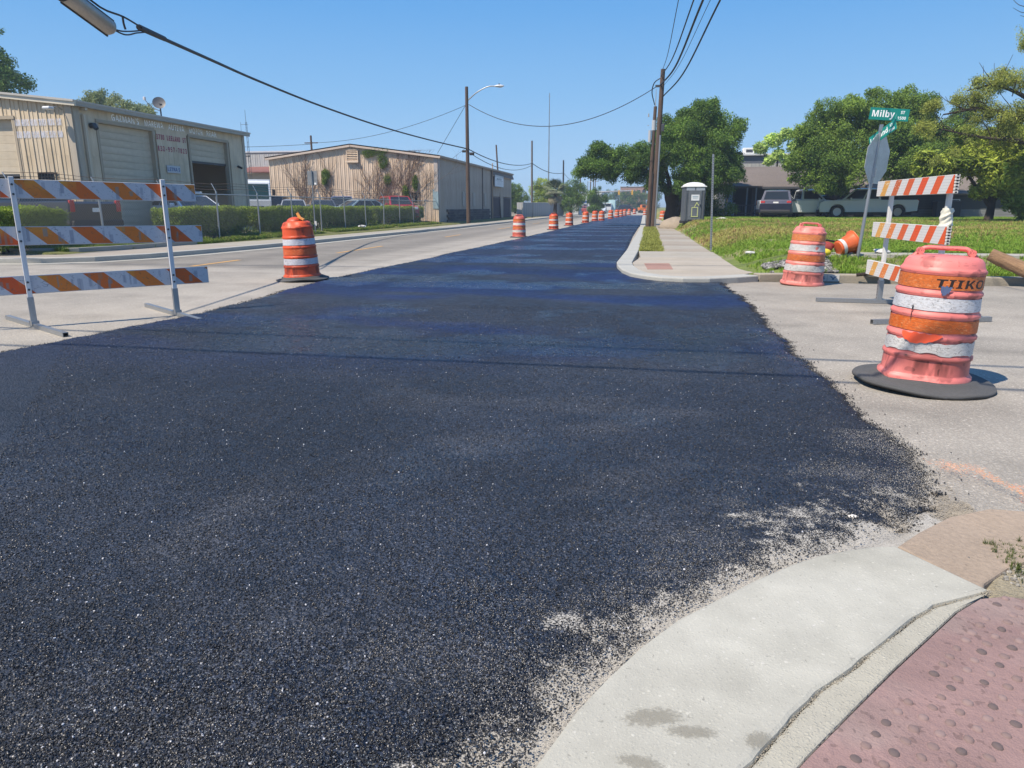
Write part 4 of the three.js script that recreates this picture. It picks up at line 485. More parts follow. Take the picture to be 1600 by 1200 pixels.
  tree('papaya_tree', 'young tree with large pale leaves above the dark house roof', [10.4, .5, -62],
    [limbs(P([0, 0, 0], [.05, 2.6, 0], [.1, 5.4, 0]), .12, .05), limbs(P([0, 3, 0], [-.8, 4.4, 0], [-1.1, 5.2, 0]), .08, .03), limbs(P([.1, 3.4, 0], [.9, 4.6, 0], [1.4, 5.2, 0]), .07, .03)], [[-.3, 5.9, 0, .65, .5, .6], [-1.3, 5.3, 0, .55, .4, .5], [.6, 6.3, 0, .6, .4, .5], [1.4, 5.4, 0, .7, .45, .5], [2.1, 5.8, 0, .5, .35, .5], [.1, 4.8, .2, .5, .4, .4], [-.6, 4.4, .2, .4, .35, .4]], 700, .26, [[.11, .17, .04], [.28, .36, .1]], 67, { gap: .2, clump: clumpB });
  // left side
  tree('broadleaf_tree', 'tall green tree at the left edge behind the tan garage', [-49, 0, -48],
    [limbs(P([0, 0, 0], [.2, 5, 0], [0, 9, 0]), .5, .2), limbs(P([0, 6, 0], [1.6, 8.5, 0], [2.8, 10, 0]), .2, .05)], [[.6, 13.2, 0, 2.0, 1.6, 1.8], [2.2, 11.4, 0, 2.0, 1.1, 1.8], [3.4, 9.9, 0, 2.2, 1.1, 1.8], [-1.6, 11, 0, 2.6, 2.6, 2], [.6, 9.4, .5, 2.6, 1.5, 1.6], [-3, 13, 0, 2.4, 2, 2]], 9000, .3, [[.02, .05, .014], [.095, .15, .035]], 71, { gap: .38, sub: 5 });
  tree('broadleaf_tree', 'pale green tree top showing over the garage ridge', [-42.5, 0, -54], [limbs(P([0, 0, 0], [.1, 4, 0], [0, 8, 0]), .3, .1)], [[-2.0, 9.1, 0, 1.0, .8, 1], [-.6, 9.5, 0, .9, .85, 1], [.8, 9.0, 0, 1.0, .8, 1], [2.2, 8.6, 0, 1.1, .8, 1], [3.4, 8.2, 0, .9, .7, 1], [0, 8.2, 0, 3, .8, 1]], 2600, .25, [[.09, .12, .05], [.2, .22, .11]], 72, { gap: .25, sub: 4 });
  const bg = [[-9.4, -98, 3.6, 3.6], [-13.6, -101, 3.9, 3.4], [-18, -104, 3.4, 3.2], [-6.9, -112, 3.0, 2.2], [-22, -110, 3.2, 2.8]];
  const bl = ['bushy green tree behind the white panel fence, right of the palm', 'yellow-green tree beside the end of the tan warehouse', 'green tree behind the tan warehouse roof end', 'dark small tree at the end of the white fence', 'tall pale tree behind the warehouse'];
  bg.forEach(([x, z, h, w], i) => tree('background_tree', bl[i], [x, .1, z], [limbs(P([0, 0, 0], [.1, h * .4, 0], [0, h * .8, 0]), .2, .08)], [[0, h * .62, 0, w * .5, h * .36, w * .5], [-w * .3, h * .85, 0, w * .38, h * .28, w * .4], [w * .28, h * .8, 0, w * .4, h * .3, w * .4], [.1, h * 1.1, 0, w * .33, h * .22, w * .34], [0, h * .36, .3, w * .55, h * .3, w * .4]], 2600, .24, [gMid, gYel, gMid, gDark, gMid][i], 80 + i, { gap: .3, sub: 4 }));
  for (const [i, x] of [-16, -11.5, -7.5, -3.8, -.4, 3.4].entries()) tree('background_tree', ['dark tree mass far left of the signal mast', 'far green tree behind the signal mast pole', 'far tree below the middle of the signal arm', 'far tree below the end of the signal arm', 'far dark tree where the street ends', 'far tree beyond the oak trunk'][i], [x, 0, -225 - 4 * (i % 3)], [limbs(P([0, 0, 0], [.1, 2, 0], [0, 4, 0]), .3, .15)], [[0, 3.2, 0, 2.4, 2.2, 2], [-1, 4.8, 0, 1.6, 1.4, 1.5], [1.2, 4.4, 0, 1.8, 1.4, 1.5], [0, 1.6, .5, 2.6, 1.6, 1.5]], 700, .45, gDark, 90 + i, { gap: .25, sub: 3 });
}
{ // fan palm behind the white fence
  const T = thing('fan_palm', 'shaggy grey-green fan palm rising behind the white panel fence', 'palm tree', [-10.1, .1, -86]); mesh('trunk', limbs([V(0, 0, 0), V(.05, 1.4, 0), V(0, 3.1, 0)], .24, .2), M.bark, T);
  const r = rng(7), mats = [std([.12, .16, .07], .7, { side: THREE.DoubleSide }), std([.2, .22, .13], .7, { side: THREE.DoubleSide }), std([.24, .22, .14], .8, { side: THREE.DoubleSide })];
  const frond = () => { const P = [], q = 15; for (let i = 0; i < q; i++) { const a = -1.35 + 2.7 * i / (q - 1), l = .78 * (1 - .12 * Math.abs(a)), w = .035; const d = V(Math.sin(a), 0, Math.cos(a)), s = V(Math.cos(a), 0, -Math.sin(a)).multiplyScalar(w), m = d.clone().multiplyScalar(l * .6).add(V(0, .03, 0)), e = d.clone().multiplyScalar(l).add(V(0, -.2, 0)); const b = V(0, 0, 0); for (const t of [[b, m.clone().add(s), m.clone().sub(s)], [m.clone().add(s), e, m.clone().sub(s)]]) for (const p of t) P.push(p.x, p.y, p.z + .55); } const st = rod(V(0, 0, 0), V(0, 0, .56), .02, .014, 4).toNonIndexed(), g = new THREE.BufferGeometry(); g.setAttribute('position', new THREE.Float32BufferAttribute(P, 3)); g.computeVertexNormals(); return merge([g, st]); };
  const fg = frond(); for (let k = 0; k < 64; k++) { const f = mesh('frond', fg, mats[k > 46 ? 2 : Math.floor(r() * 2)], T), el = k > 46 ? .6 + r() * .7 : -1.2 + 1.5 * r(); f.position.set(0, 3.05 - (k > 46 ? .2 : 0), 0); f.rotation.set(el, r() * 6.28, 0, 'YXZ'); f.scale.setScalar(.95 + .4 * r()); }
}
// clipped hedges behind the chain-link fence
function hedge(label, x, z0, z1, w, h, seed) {
  const T = thing('clipped_hedge', label, 'hedge', [x, .12, (z0 + z1) / 2], 0, 'clipped hedges behind the chain-link fence'), L = Math.abs(z1 - z0), r = rng(seed), A = [], C = [];
  const st = []; for (let k = 0; k < L * 2.2; k++) { const q = V((r() - .5) * w * .6, 0, (r() - .5) * L * .9); st.push(limbs([q, q.clone().add(V((r() - .5) * .3, .35, (r() - .5) * .3)), q.clone().add(V((r() - .5) * .5, .9, (r() - .5) * .5))], .03, .012, 4)); } mesh('stems', merge(st), M.bark, T);
  const n = Math.round(L * 1300);
  for (let k = 0; k < n; k++) {
    let a = r(), x = (r() - .5) * w, y = .16 + r() * (h - .16), z = (r() - .5) * L; const f = Math.floor(r() * 4); if (f === 0) y = h; else if (f === 1) x = w / 2; else if (f === 2 && r() < .5) x = -w / 2; else if (r() < .25) z = (r() < .5 ? -1 : 1) * L / 2;
    const bul = .22 * (fbm(z * 1.2 + seed, y * 2, 3) - .5); x += bul + (r() - .5) * .07; y += .3 * (fbm(z * 1.1 + seed, x, 3) - .55) + (r() - .5) * .05; if (y < .45 && fbm(z * 1.5 + seed, y * 3, 2) < .45) continue;
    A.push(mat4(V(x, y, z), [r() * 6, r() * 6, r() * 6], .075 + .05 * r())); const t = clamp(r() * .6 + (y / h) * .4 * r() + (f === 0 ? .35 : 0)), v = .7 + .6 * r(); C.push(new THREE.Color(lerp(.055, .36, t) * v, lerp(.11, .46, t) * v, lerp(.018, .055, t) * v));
  }
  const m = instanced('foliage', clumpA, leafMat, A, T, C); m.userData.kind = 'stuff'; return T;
}
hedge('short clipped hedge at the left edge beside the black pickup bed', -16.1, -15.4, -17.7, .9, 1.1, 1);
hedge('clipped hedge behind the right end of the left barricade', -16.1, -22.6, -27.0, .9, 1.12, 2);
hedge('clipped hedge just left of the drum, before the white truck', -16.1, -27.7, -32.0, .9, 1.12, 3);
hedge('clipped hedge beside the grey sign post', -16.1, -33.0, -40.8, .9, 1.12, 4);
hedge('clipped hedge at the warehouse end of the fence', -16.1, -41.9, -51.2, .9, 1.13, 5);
{ // verge and lot grass
  const blade = (() => { const P = [], r = rng(2); for (let k = 0; k < 7; k++) { const a = r() * 6.28, l = .6 + .6 * r(), b = .25 + .5 * r(), w = .045, x = (r() - .5) * .5, z = (r() - .5) * .5, c = Math.cos(a), s = Math.sin(a); const p0 = V(x - s * w, 0, z + c * w), p1 = V(x + s * w, 0, z - c * w), m = V(x + c * b * .35, l * .65, z + s * b * .35), t = V(x + c * b, l, z + s * b), m0 = m.clone().add(V(-s * w * .7, 0, c * w * .7)), m1 = m.clone().add(V(s * w * .7, 0, -c * w * .7)); for (const tri of [[p0, p1, m1], [p0, m1, m0], [m0, m1, t]]) for (const q of tri) P.push(q.x, q.y, q.z); } const g = new THREE.BufferGeometry(); g.setAttribute('position', new THREE.Float32BufferAttribute(P, 3)); g.computeVertexNormals(); return g; })();
  const gm = phys([1, 1, 1], .8, { side: THREE.DoubleSide, transmission: .2, specularIntensity: .3 });
  const r = rng(41), A = [], C = [];
  const put = (x, z, s, col) => { A.push(mat4(V(x, lotH(x, z) - .01, z), [(r() - .5) * .3, r() * 6.28, (r() - .5) * .3], V(s * (.8 + .5 * r()), s, s * (.8 + .5 * r())))); const v = .7 + .6 * r(); C.push(new THREE.Color(col[0] * v, col[1] * v, col[2] * v)); };
  for (let k = 0; k < 120000; k++) {
    const z = -13.8 - 38 * Math.pow(r(), 1.35), x = 1.95 + r() * Math.min(30, 6 + -z * .52); if (z > -15.8 && z < -15.05 && x > 1.75) continue; if (x < 2.15 && z > -18) continue; if (x < 1.98) continue;
    if (x < 3.4 && x > 2.0 && z > -14.9 && z < -13.7 && r() < .85) continue; const bare = fbm(x * .9 + 9, z * .9, 3); if (bare > .64 && r() < .75) continue;
    const n = fbm(x * .35, z * .35, 4), tall = sstep(-19, -24, z) * sstep(-46, -38, z); const dry = clamp(sstep(.45, .68, n + .12 * (r() - .5)) * tall * 1.0 + (r() < .1 ? .5 : 0));
    const c = r() < .14 * tall ? [.34, .19, .12] : [lerp(.19, .38, dry), lerp(.31, .36, dry), lerp(.04, .11, dry)];
    put(x, z, (.06 + .06 * r()) * (1 + .75 * tall * r()), c);
  }
  tag(instanced('lot_grass', blade, gm, A, null, C), 'green and dry grass covering the vacant corner lot', 'grass', null, 'stuff');
  A.length = 0; C.length = 0;
  for (let k = 0; k < 5200; k++) { const z = -20.4 - 24 * Math.pow(r(), 1.3), x = lerp(lerp(.0, .2, clamp((-z - 20) / 25)), lerp(.62, .84, clamp((-z - 20) / 20)), r()); if (fbm(x * 3, z * 2, 3) < .44) continue; A.push(mat4(V(x, .05, z), [(r() - .5) * .3, r() * 6.28, (r() - .5) * .3], .07 + .09 * r())); const v = .7 + .6 * r(); C.push(new THREE.Color(.28 * v, .3 * v, .07 * v)); }
  struct('kerb_soil', slabGeo([[.0, -20.42], [.615, -20.42], [.84, -42], [.18, -42]], -.1, .062, .006), std([.24, .2, .13], .95, { map: soilMap }));
  tag(instanced('kerb_grass', blade, gm, A, null, C), 'strip of grass between the right kerb and the pavement', 'grass', null, 'stuff');
  A.length = 0; C.length = 0;
  for (let k = 0; k < 26000; k++) { const z = -16.6 - 35 * Math.pow(r(), 1.2), x = -14.35 - 1.5 * r(); if (z > -18.5 && x > -14.9) continue; if (fbm(x * 1.2, z * .8, 3) < .42 && z < -23) continue; put(x, z, .07 + .09 * r(), r() < .25 ? [.3, .3, .1] : [.17, .25, .04]); }
  for (let k = 0; k < 5000; k++) put(-15.4 - r() * 10, -16.6 - 1.2 * r(), .06 + .08 * r(), [.1, .15, .028]);
  tag(instanced('verge_grass', blade, gm, A, null, C), 'weedy grass at the foot of the hedges along the left pavement', 'grass', null, 'stuff');
  A.length = 0; C.length = 0;
  for (let k = 0; k < 420; k++) { const x = 1.33 + .5 * r(), z = -2.74 + .3 * r() - (x - 1.3) * .3; A.push(mat4(V(x, .055, z), [(r() - .5) * .6, r() * 6.28, (r() - .5) * .6], 0.012 + .02 * r())); const v = .6 + .6 * r(); C.push(new THREE.Color(.09 * v, .12 * v, .03 * v)); }
  tag(instanced('corner_weeds', blade, gm, A, null, C), 'low green weeds at the edge of the near gutter slab', 'weeds', null, 'stuff');
  // gravel
  const gs = new THREE.IcosahedronGeometry(1, 0), L = [], LC = []; for (let k = 0; k < 5200; k++) { const x = 2.35 + 1.2 * r(), z = -13.78 - 1.0 * r(), s = .014 + .02 * r(), v = .05 + .4 * r() * r(); if (r() < .35 || fbm(x * 2, z * 2, 2) < .33) continue; L.push(mat4(V(x, lotH(x, z) + s * .5 + .05 * fbm(x * 3, z * 3, 2), z), [r() * 6, r() * 6, r() * 6], s)); LC.push(new THREE.Color(v, v * .99, v * .96)); }
  tag(instanced('kerbside_gravel', gs, std([1, 1, 1], .9), L, null, LC), 'grey gravel spilled behind the cross street kerb left of the drum', 'gravel', null, 'stuff');
  const L2 = [], LC2 = []; for (let k = 0; k < 3600; k++) { const x = 1.2 + .9 * r(), z = -2.62 + .95 * r(), s = .003 + .008 * r() * r(), v = .1 + .25 * r(); if (x < 1.2 + .12 * Math.max(0, 1 - Math.abs(z + 2.4) * 4)) continue; L2.push(mat4(V(x, Math.max(.048, lotH(x, z)) + s * .4 + (x < 1.5 && z > -2.35 ? .03 : .0), z), [r() * 6, r() * 6, r() * 6], s)); LC2.push(new THREE.Color(v * 1.05, v, v * .88)); }
  tag(instanced('corner_gravel', gs, std([1, 1, 1], .92), L2, null, LC2), 'loose gravel and grit beside the red tactile paving', 'gravel', null, 'stuff');
}
// ================================================================ STREET FURNITURE AND BARRELS
// ---- left barricade
const boardTex = (seed, dir, off0, wear, cols, W = 1024, H = 128, step = 150) => canvasTex(W, H, (c) => {
  const r = rng(seed); c.fillStyle = cols.bg; c.fillRect(0, 0, W, H);
  for (let i = -2, k = 0; i < W / step + 2; i++, k++) { const x = off0 + i * step; c.fillStyle = cols.st[k % cols.st.length]; c.beginPath(); c.moveTo(x, 0); c.lineTo(x + step * .48, 0); c.lineTo(x + step * .48 + dir * H * .98, H); c.lineTo(x + dir * H * .98, H); c.closePath(); c.fill(); }
  if (cols.fadeTop) { const g = c.createLinearGradient(0, 0, 0, H); g.addColorStop(0, 'rgba(225,175,60,.75)'); g.addColorStop(.45, 'rgba(225,165,50,.25)'); g.addColorStop(1, 'rgba(0,0,0,0)'); c.globalCompositeOperation = 'source-atop'; for (let i = 0; i < 5; i++) { const x = r() * W; c.save(); c.beginPath(); c.rect(x, 0, 160, H); c.clip(); c.globalAlpha = .55; for (let j = -2, k = 0; j < W / step + 2; j++) { const q = off0 + j * step; c.fillStyle = g; c.beginPath(); c.moveTo(q, 0); c.lineTo(q + step * .48, 0); c.lineTo(q + step * .48 + dir * H * .98, H); c.lineTo(q + dir * H * .98, H); c.fill(); } c.restore(); } c.globalAlpha = 1; c.globalCompositeOperation = 'source-over'; }
  for (let k = 0; k < wear * 60; k++) { const x = r() * W, y = r() * H; c.fillStyle = 'rgba(' + (90 + 60 * r() | 0) + ',' + (95 + 50 * r() | 0) + ',' + (110 + 40 * r() | 0) + ',' + (.15 + .5 * r()) + ')'; c.beginPath(); c.ellipse(x, y, 1 + 6 * r() * r(), 1 + 3 * r(), r() * 3, 0, 7); c.fill(); }
  for (let k = 0; k < wear * 9; k++) { let x = r() * W, y = r() * H; c.strokeStyle = 'rgba(60,62,72,' + (.2 + .4 * r()) + ')'; c.lineWidth = 1 + 1.6 * r(); c.beginPath(); c.moveTo(x, y); for (let j = 0; j < 5; j++) { x += (r() - .4) * 30; y += (r() - .5) * 26; c.lineTo(x, y); } c.stroke(); }
  for (let k = 0; k < wear * 3; k++) { const x = r() * W; c.fillStyle = 'rgba(135,138,150,' + (.25 + .4 * r()) + ')'; c.fillRect(x, r() * H * .5, 10 + 22 * r(), H * (.3 + .5 * r())); }
});
{
  const B = thing('barricade', 'worn white and orange striped barricade at the left edge on two galvanised feet', 'barricade', [-6.64, 0, -6.82], Math.atan2(1.06, 1.02));
  // local +x runs along the boards; posts at x = 0 and x = 1.47
  const cols = { bg: '#c9c9cb', st: ['#df7a25', '#d9621c', '#de8426', '#d4551a', '#db7c28', '#d86a20'], fadeTop: true };
  const bd = [[1.5, 1.46, -.95, 1.83, 21], [1.0, .98, -.95, 1.86, 22], [.46, .48, -.95, 1.88, 23]];
  for (const [y0, y1, x0, x1, seed] of bd) {
    const L = x1 - x0, t = boardTex(seed, 1, 40 + seed * 31 % 90, 9, cols, 2048, 144, 317), s = new THREE.Group(); s.name = 'board'; B.add(s); s.position.set((x0 + x1) / 2, (y0 + y1) / 2, .045); s.rotation.z = (y1 - y0) / L;
    const face = std([.86, .86, .88], .55, { map: t }), core = std([.62, .63, .64], .6, { map: grimeMap });
    mesh('sheeting', new THREE.PlaneGeometry(L - .012, .186).translate(0, 0, .0142), face, s); mesh('plank', rbox(L, .2, .026, .004), core, s);
    const back = mesh('sheeting', new THREE.PlaneGeometry(L - .012, .186).rotateY(PI).translate(0, 0, -.0142), face, s);
  }
  for (const [x, lean] of [[0, .0], [1.47, .0]]) {
    const p = new THREE.Group(); p.name = 'post'; B.add(p); p.position.set(x, 0, 0); mesh('tube', rbox(.05, 1.32, .05, .006, 0, .95, .085), std([.74, .75, .77], .5, { map: grimeMap }), p); mesh('socket', rbox(.062, .3, .062, .004, 0, .19, .085), M.galv, p);
    const bolt = new THREE.CylinderGeometry(.012, .012, .014, 8).rotateX(PI / 2); for (const y of [1.53, 1.43, 1.04, .94, .5, .42]) { const m = mesh('bolt', bolt, M.steelDark, p); m.position.set(0, y, .116); }
    const f = mesh('foot', merge([box(1.85, .006, .05, x ? -.2 : 0, .045, 0), box(1.85, .045, .005, x ? -.2 : 0, .024, .025), box(1.85, .045, .005, x ? -.2 : 0, .024, -.025), box(.09, .05, .075, 0, .05, 0)]), M.galv, p); f.rotation.y = x ? -1.43 : -1.33; f.position.z = .09;
  }
}
// ---- right barricade: ribbed boards, bent post, loose feet
{
  const B = thing('barricade', 'right-hand barricade with orange and white ribbed boards standing behind the big pink barrel', 'barricade', [3.26, 0, -10.55], PI / 2 * -1 + PI + .03);
  // local +x runs towards the camera (world +z)
  B.rotation.y = -PI / 2 + .035;
  const cols = { bg: '#d8d6d2', st: ['#e05a22', '#e4581e', '#d9602a', '#e25420'] };
  const data = [[1.44, 1.665, -.3, 1.98, 31, 1.43, 1.67], [.99, 1.1, -.3, 1.98, 32, .99, 1.11], [.47, .47, -.35, 1.95, 33, .47, .47]];
  for (const [yc0, _, x0, x1, seed] of [[1.535, 0, -.3, 2.02, 31], [.995, 0, -.3, 2.0, 32], [.475, 0, -.36, 1.9, 33]]) {
    const L = x1 - x0, t = canvasTex(1024, 128, (c, W, H) => { const r = rng(seed); c.fillStyle = cols.bg; c.fillRect(0, 0, W, H); for (let i = 0; i < 6; i++) { const x = 60 + i * 178; c.fillStyle = i === 0 ? '#dda24c' : i === 1 ? (seed === 31 ? '#c8622f' : '#e0803a') : cols.st[i % 4]; c.beginPath(); c.moveTo(x + 62, 0); c.lineTo(x + 62 + 82, 0); c.lineTo(x + 82, H); c.lineTo(x, H); c.fill(); } for (let y = 8; y < H; y += 21) { c.fillStyle = 'rgba(90,90,95,.28)'; c.fillRect(0, y, W, 2); } for (let k = 0; k < 260; k++) { c.fillStyle = 'rgba(' + (140 + 60 * r() | 0) + ',' + (130 + 50 * r() | 0) + ',120,' + (.15 + .4 * r()) + ')'; c.fillRect(r() * W, r() * H, 2 + 9 * r() * r(), 1 + 4 * r()); } for (let k = 0; k < 50; k++) { c.fillStyle = 'rgba(235,232,225,' + (.4 + .5 * r()) + ')'; c.fillRect(r() * 420, r() * H, 3 + 14 * r(), 2 + 7 * r()); } });
    const s = new THREE.Group(); s.name = 'board'; B.add(s); s.position.set((x0 + x1) / 2, yc0, .05); const ribs = []; for (let i = 0; i < 6; i++) ribs.push(rbox(L, .028, .05, .006, 0, -.085 + i * .034, 0));
    mesh('plank', merge([...ribs, box(L - .02, .195, .04)]), std([.66, .65, .62], .6, { map: grimeMap }), s); mesh('sheeting', new THREE.PlaneGeometry(L - .02, .19).translate(0, 0, .0275), std([.9, .9, .9], .5, { map: t }), s); mesh('sheeting', new THREE.PlaneGeometry(L - .02, .19).rotateY(PI).translate(0, 0, -.0275), std([.9, .9, .9], .5, { map: t }), s);
    const hl = []; for (let i = 0; i < 7; i++) hl.push(box(.004, .014, .02, L / 2 + .001, -.085 + i * .03, 0)); mesh('end_holes', merge(hl), M.black, s);
  }
  const pm = std([.74, .74, .72], .5, { map: grimeMap });
  for (const x of [0, 1.72]) { const p = new THREE.Group(); p.name = 'post'; B.add(p); p.position.set(x, 0, -.02); mesh('tube', rbox(.06, 1.4, .05, .008, 0, .88, 0), pm, p); mesh('socket', rbox(.066, .28, .066, .004, 0, .18, 0), M.galv, p); const holes = []; for (let i = 0; i < 6; i++) holes.push(rod(V(0, .08 + i * .04, .034), V(0, .08 + i * .04, .036), .006)); mesh('holes', merge(holes), M.black, p);
    const f = new THREE.Group(); const ft = mesh('foot', merge([box(1.5, .006, .05, 0, .055, 0), box(1.5, .05, .005, 0, .03, .025), box(1.5, .05, .005, 0, .03, -.025), ...range(-.7, .7, 28).map((q) => box(.018, .012, .004, q, .032, .029))]), M.galv, p); ft.rotation.y = PI / 2 + (x ? .28 : -.1); ft.position.set(0, 0, x ? 0 : .06); }
  const wg = new THREE.CylinderGeometry(.05, .062, .19, 22, 12); { const Q = wg.attributes.position; for (let i = 0; i < Q.count; i++) { const k = .75 + .75 * fbm(Q.getX(i) * 26 + 3, Q.getY(i) * 34 + Q.getZ(i) * 26, 3); Q.setX(i, Q.getX(i) * k); Q.setZ(i, Q.getZ(i) * k); } wg.computeVertexNormals(); wg.translate(0, 1.19, 0); } const wm = mesh('plastic_wrap', wg, std([.58, .57, .48], .5), B); wm.position.set(1.72, 0, -.02);
}
// ---- traffic barrels
const ringsDef = (R0b, R1b, H) => { // ribbed barrel profile, bottom to top
  const p = [], N = 5; const rad = (y) => lerp(R0b, R1b, y / H); p.push([0, 0], [R0b + .012, 0], [R0b + .016, .02], [R0b + .016, .05], [R0b, .065]);
  for (let i = 0; i < N; i++) { const a = .065 + (H - .065 - .08) * i / N, b = .065 + (H - .065 - .08) * (i + 1) / N; const rr = rad(a) - .0 , r2 = rad(b); p.push([rr - .004, a + .012], [lerp(rr, r2, .6) - .004, lerp(a, b, .72)], [lerp(rr, r2, .72) + .008, lerp(a, b, .78)], [lerp(rr, r2, .86) + .009, lerp(a, b, .9)], [r2 - .002, b - .004]); }
  const e = rad(H); p.push([e - .006, H - .07], [e - .014, H - .04], [e - .035, H - .014], [e - .075, H - .002], [e - .12, H], [0, H]); return p.map(([x, y]) => new THREE.Vector2(x, y));
};
function dent(g, dents, noise, seed) { const P = g.attributes.position; for (let i = 0; i < P.count; i++) { let x = P.getX(i), y = P.getY(i), z = P.getZ(i); const rr = Math.hypot(x, z), a = Math.atan2(z, x); if (rr > .05) { let k = 1 + noise * (fbm(Math.cos(a) * 2 + seed, y * 5 + Math.sin(a) * 2, 3) - .5); for (const [da, dy, w, hgt, amt] of dents) { let d = Math.abs(a - da); if (d > PI) d = 2 * PI - d; const q = (d / w) ** 2 + ((y - dy) / hgt) ** 2; k -= amt * Math.exp(-q * 1.5); } P.setX(i, x * k); P.setZ(i, z * k); } } g.computeVertexNormals(); return g; }
function bandGeo(r0, r1, y0, y1, seed, wob, ragged = 0, dents = [], noise = 0, nseed = 0) { const n = 72, m = 4, P = [], U = [], I = []; for (let j = 0; j <= m; j++) for (let i = 0; i <= n; i++) { const a = i / n * 2 * PI, t = j / m; let lo = y0 + ragged * (fbm(Math.cos(a) * 3 + seed, Math.sin(a) * 3, 3) - .5) * .6, hi = y1 - ragged * Math.max(0, fbm(Math.cos(a) * 2.4 + seed + 9, Math.sin(a) * 2.4, 4) - .42) * 1.6; const y = lerp(lo, hi, t), rr = lerp(r0, r1, t) + wob; P.push(Math.cos(a) * rr, y, Math.sin(a) * rr); U.push(1 - i / n, t); } for (let j = 0; j < m; j++) for (let i = 0; i < n; i++) { const a = j * (n + 1) + i; I.push(a, a + n + 1, a + 1, a + 1, a + n + 1, a + n + 2); } const g = new THREE.BufferGeometry(); g.setAttribute('position', new THREE.Float32BufferAttribute(P, 3)); g.setAttribute('uv', new THREE.Float32BufferAttribute(U, 2)); g.setIndex(I); return dent(g, dents, noise, nseed); }
const sheetTex = (bg, seed, crack, text) => canvasTex(2048, 192, (c, W, H) => { const r = rng(seed); c.fillStyle = bg; c.fillRect(0, 0, W, H); for (let k = 0; k < 1900; k++) { const v = r(); c.fillStyle = 'rgba(' + (v < .6 ? '70,60,55' : '255,245,235') + ',' + (.05 + .13 * r()) + ')'; c.fillRect(r() * W, r() * H, 4 + 30 * r(), 2 + 14 * r()); }
  for (let k = 0; k < crack; k++) { let x = r() * W, y = r() * H; c.strokeStyle = 'rgba(40,38,42,' + (.3 + .5 * r()) + ')'; c.lineWidth = .8 + 2 * r(); c.beginPath(); c.moveTo(x, y); const st = 3 + r() * 6; for (let j = 0; j < st; j++) { x += (r() - .5) * 40; y += (r() - .5) * 60; c.lineTo(x, y); } c.stroke(); }
  if (text) { c.save(); c.font = 'bold 168px sans-serif'; c.fillStyle = 'rgba(28,22,24,.92)'; c.translate(text[1], 166); c.transform(1, 0, -.1, 1, 0, 0); c.fillText(text[0], 0, 0); c.restore(); c.fillStyle = text[2]; const m = text[1]; for (let k = 0; k < 9; k++) c.fillRect(m + 20 + k * 62, 30 + 60 * (k % 2), 26 + 8 * r(), 8); } });
const ringMat = std([.085, .088, .092], .9, { bumpMap: concBump, bumpScale: .003, map: soilMap });
function barrel(o) {
  const T = thing('traffic_barrel', o.label, 'traffic barrel', o.pos, o.turn ?? 0, o.group); const A = new THREE.Group(); const H = o.h, rb = o.rb, rt = o.rt, rad = (y) => lerp(rb, rt, y / H), lift = o.ring ? .05 : 0, dn = o.dents ?? [], nz = o.noise ?? .03;
  const parts = [];
  parts.push(mesh('body', dent(mergeVertices(new THREE.LatheGeometry(ringsDef(rb, rt, H), 56)), dn, nz, o.seed), o.body, T));
  const N = 5, zone = (i) => [.065 + (H - .145) * i / N + .012, .065 + (H - .145) * (i + .72) / N - .004];
  for (let i = 0; i < 4; i++) { const [y0, y1] = zone(i + 1), m = o.bands[i]; if (!m) continue; parts.push(mesh('reflective_band', bandGeo(rad(y0), rad(y1), y0, y1, o.seed + i, .0018, m.ragged ?? 0, dn, nz, o.seed), m.mat, T, m.label)); }
  if (o.handle !== false) { const hw = rt * .62, hd = rt * .1; const hg = merge([tube([V(-hw - .05, H - .03, 0), V(-hw, H + .022, 0), V(-hw * .82, H + .046, 0), V(0, H + .05, 0), V(hw * .82, H + .046, 0), V(hw, H + .022, 0), V(hw + .05, H - .03, 0)], .017, 36, 8), rod(V(-hw, H + .024, -.028), V(-hw, H + .024, .028), .026, .026, 12), rod(V(hw, H + .024, -.028), V(hw, H + .024, .028), .026, .026, 12)]); parts.push(mesh('handle', hg, o.body, T)); parts[parts.length - 1].rotation.y = o.handleTurn ?? 0; }
  for (const p of parts) { p.position.y = lift; }
  if (o.ring) { const R = o.ring, n = 64, prof = [[rb * .72, .004], [R, .004], [R + .006, .02], [R, .034], [R - .1, .05], [rb + .05, .075], [rb * .98, .085], [rb * .72, .085]]; const g = new THREE.LatheGeometry(prof.map(([x, y]) => new THREE.Vector2(x, y)), n); const P = g.attributes.position; for (let i = 0; i < P.count; i++) { const a = Math.atan2(P.getZ(i), P.getX(i)), rr = Math.hypot(P.getX(i), P.getZ(i)), t = sstep(rb, R, rr); P.setY(i, P.getY(i) + t * (.022 * Math.max(0, Math.sin(a * 2 + o.seed)) + .02 * (vn(Math.cos(a) * 2 + 4, Math.sin(a) * 2 + o.seed) - .2))); const k = 1 + .03 * (vn(Math.cos(a) * 3 + o.seed, Math.sin(a) * 3) - .5); P.setX(i, P.getX(i) * k); P.setZ(i, P.getZ(i) * k); } g.computeVertexNormals(); mesh('rubber_ring', g, ringMat, T); }
  if (o.tilt) { T.rotation.x = o.tilt[0]; T.rotation.z = o.tilt[1]; }
  return T;
}
const pinkPl = std([.74, .215, .19], .5, { map: scuffMap }), orangePl = std([.64, .085, .02], .5, { map: scuffMap }), redPl = std([.56, .07, .04], .5, { map: grimeMap });
const bandM = (bg, seed, crack, text) => std([.92, .92, .92], .5, { map: sheetTex(bg, seed, crack, text), side: THREE.DoubleSide });
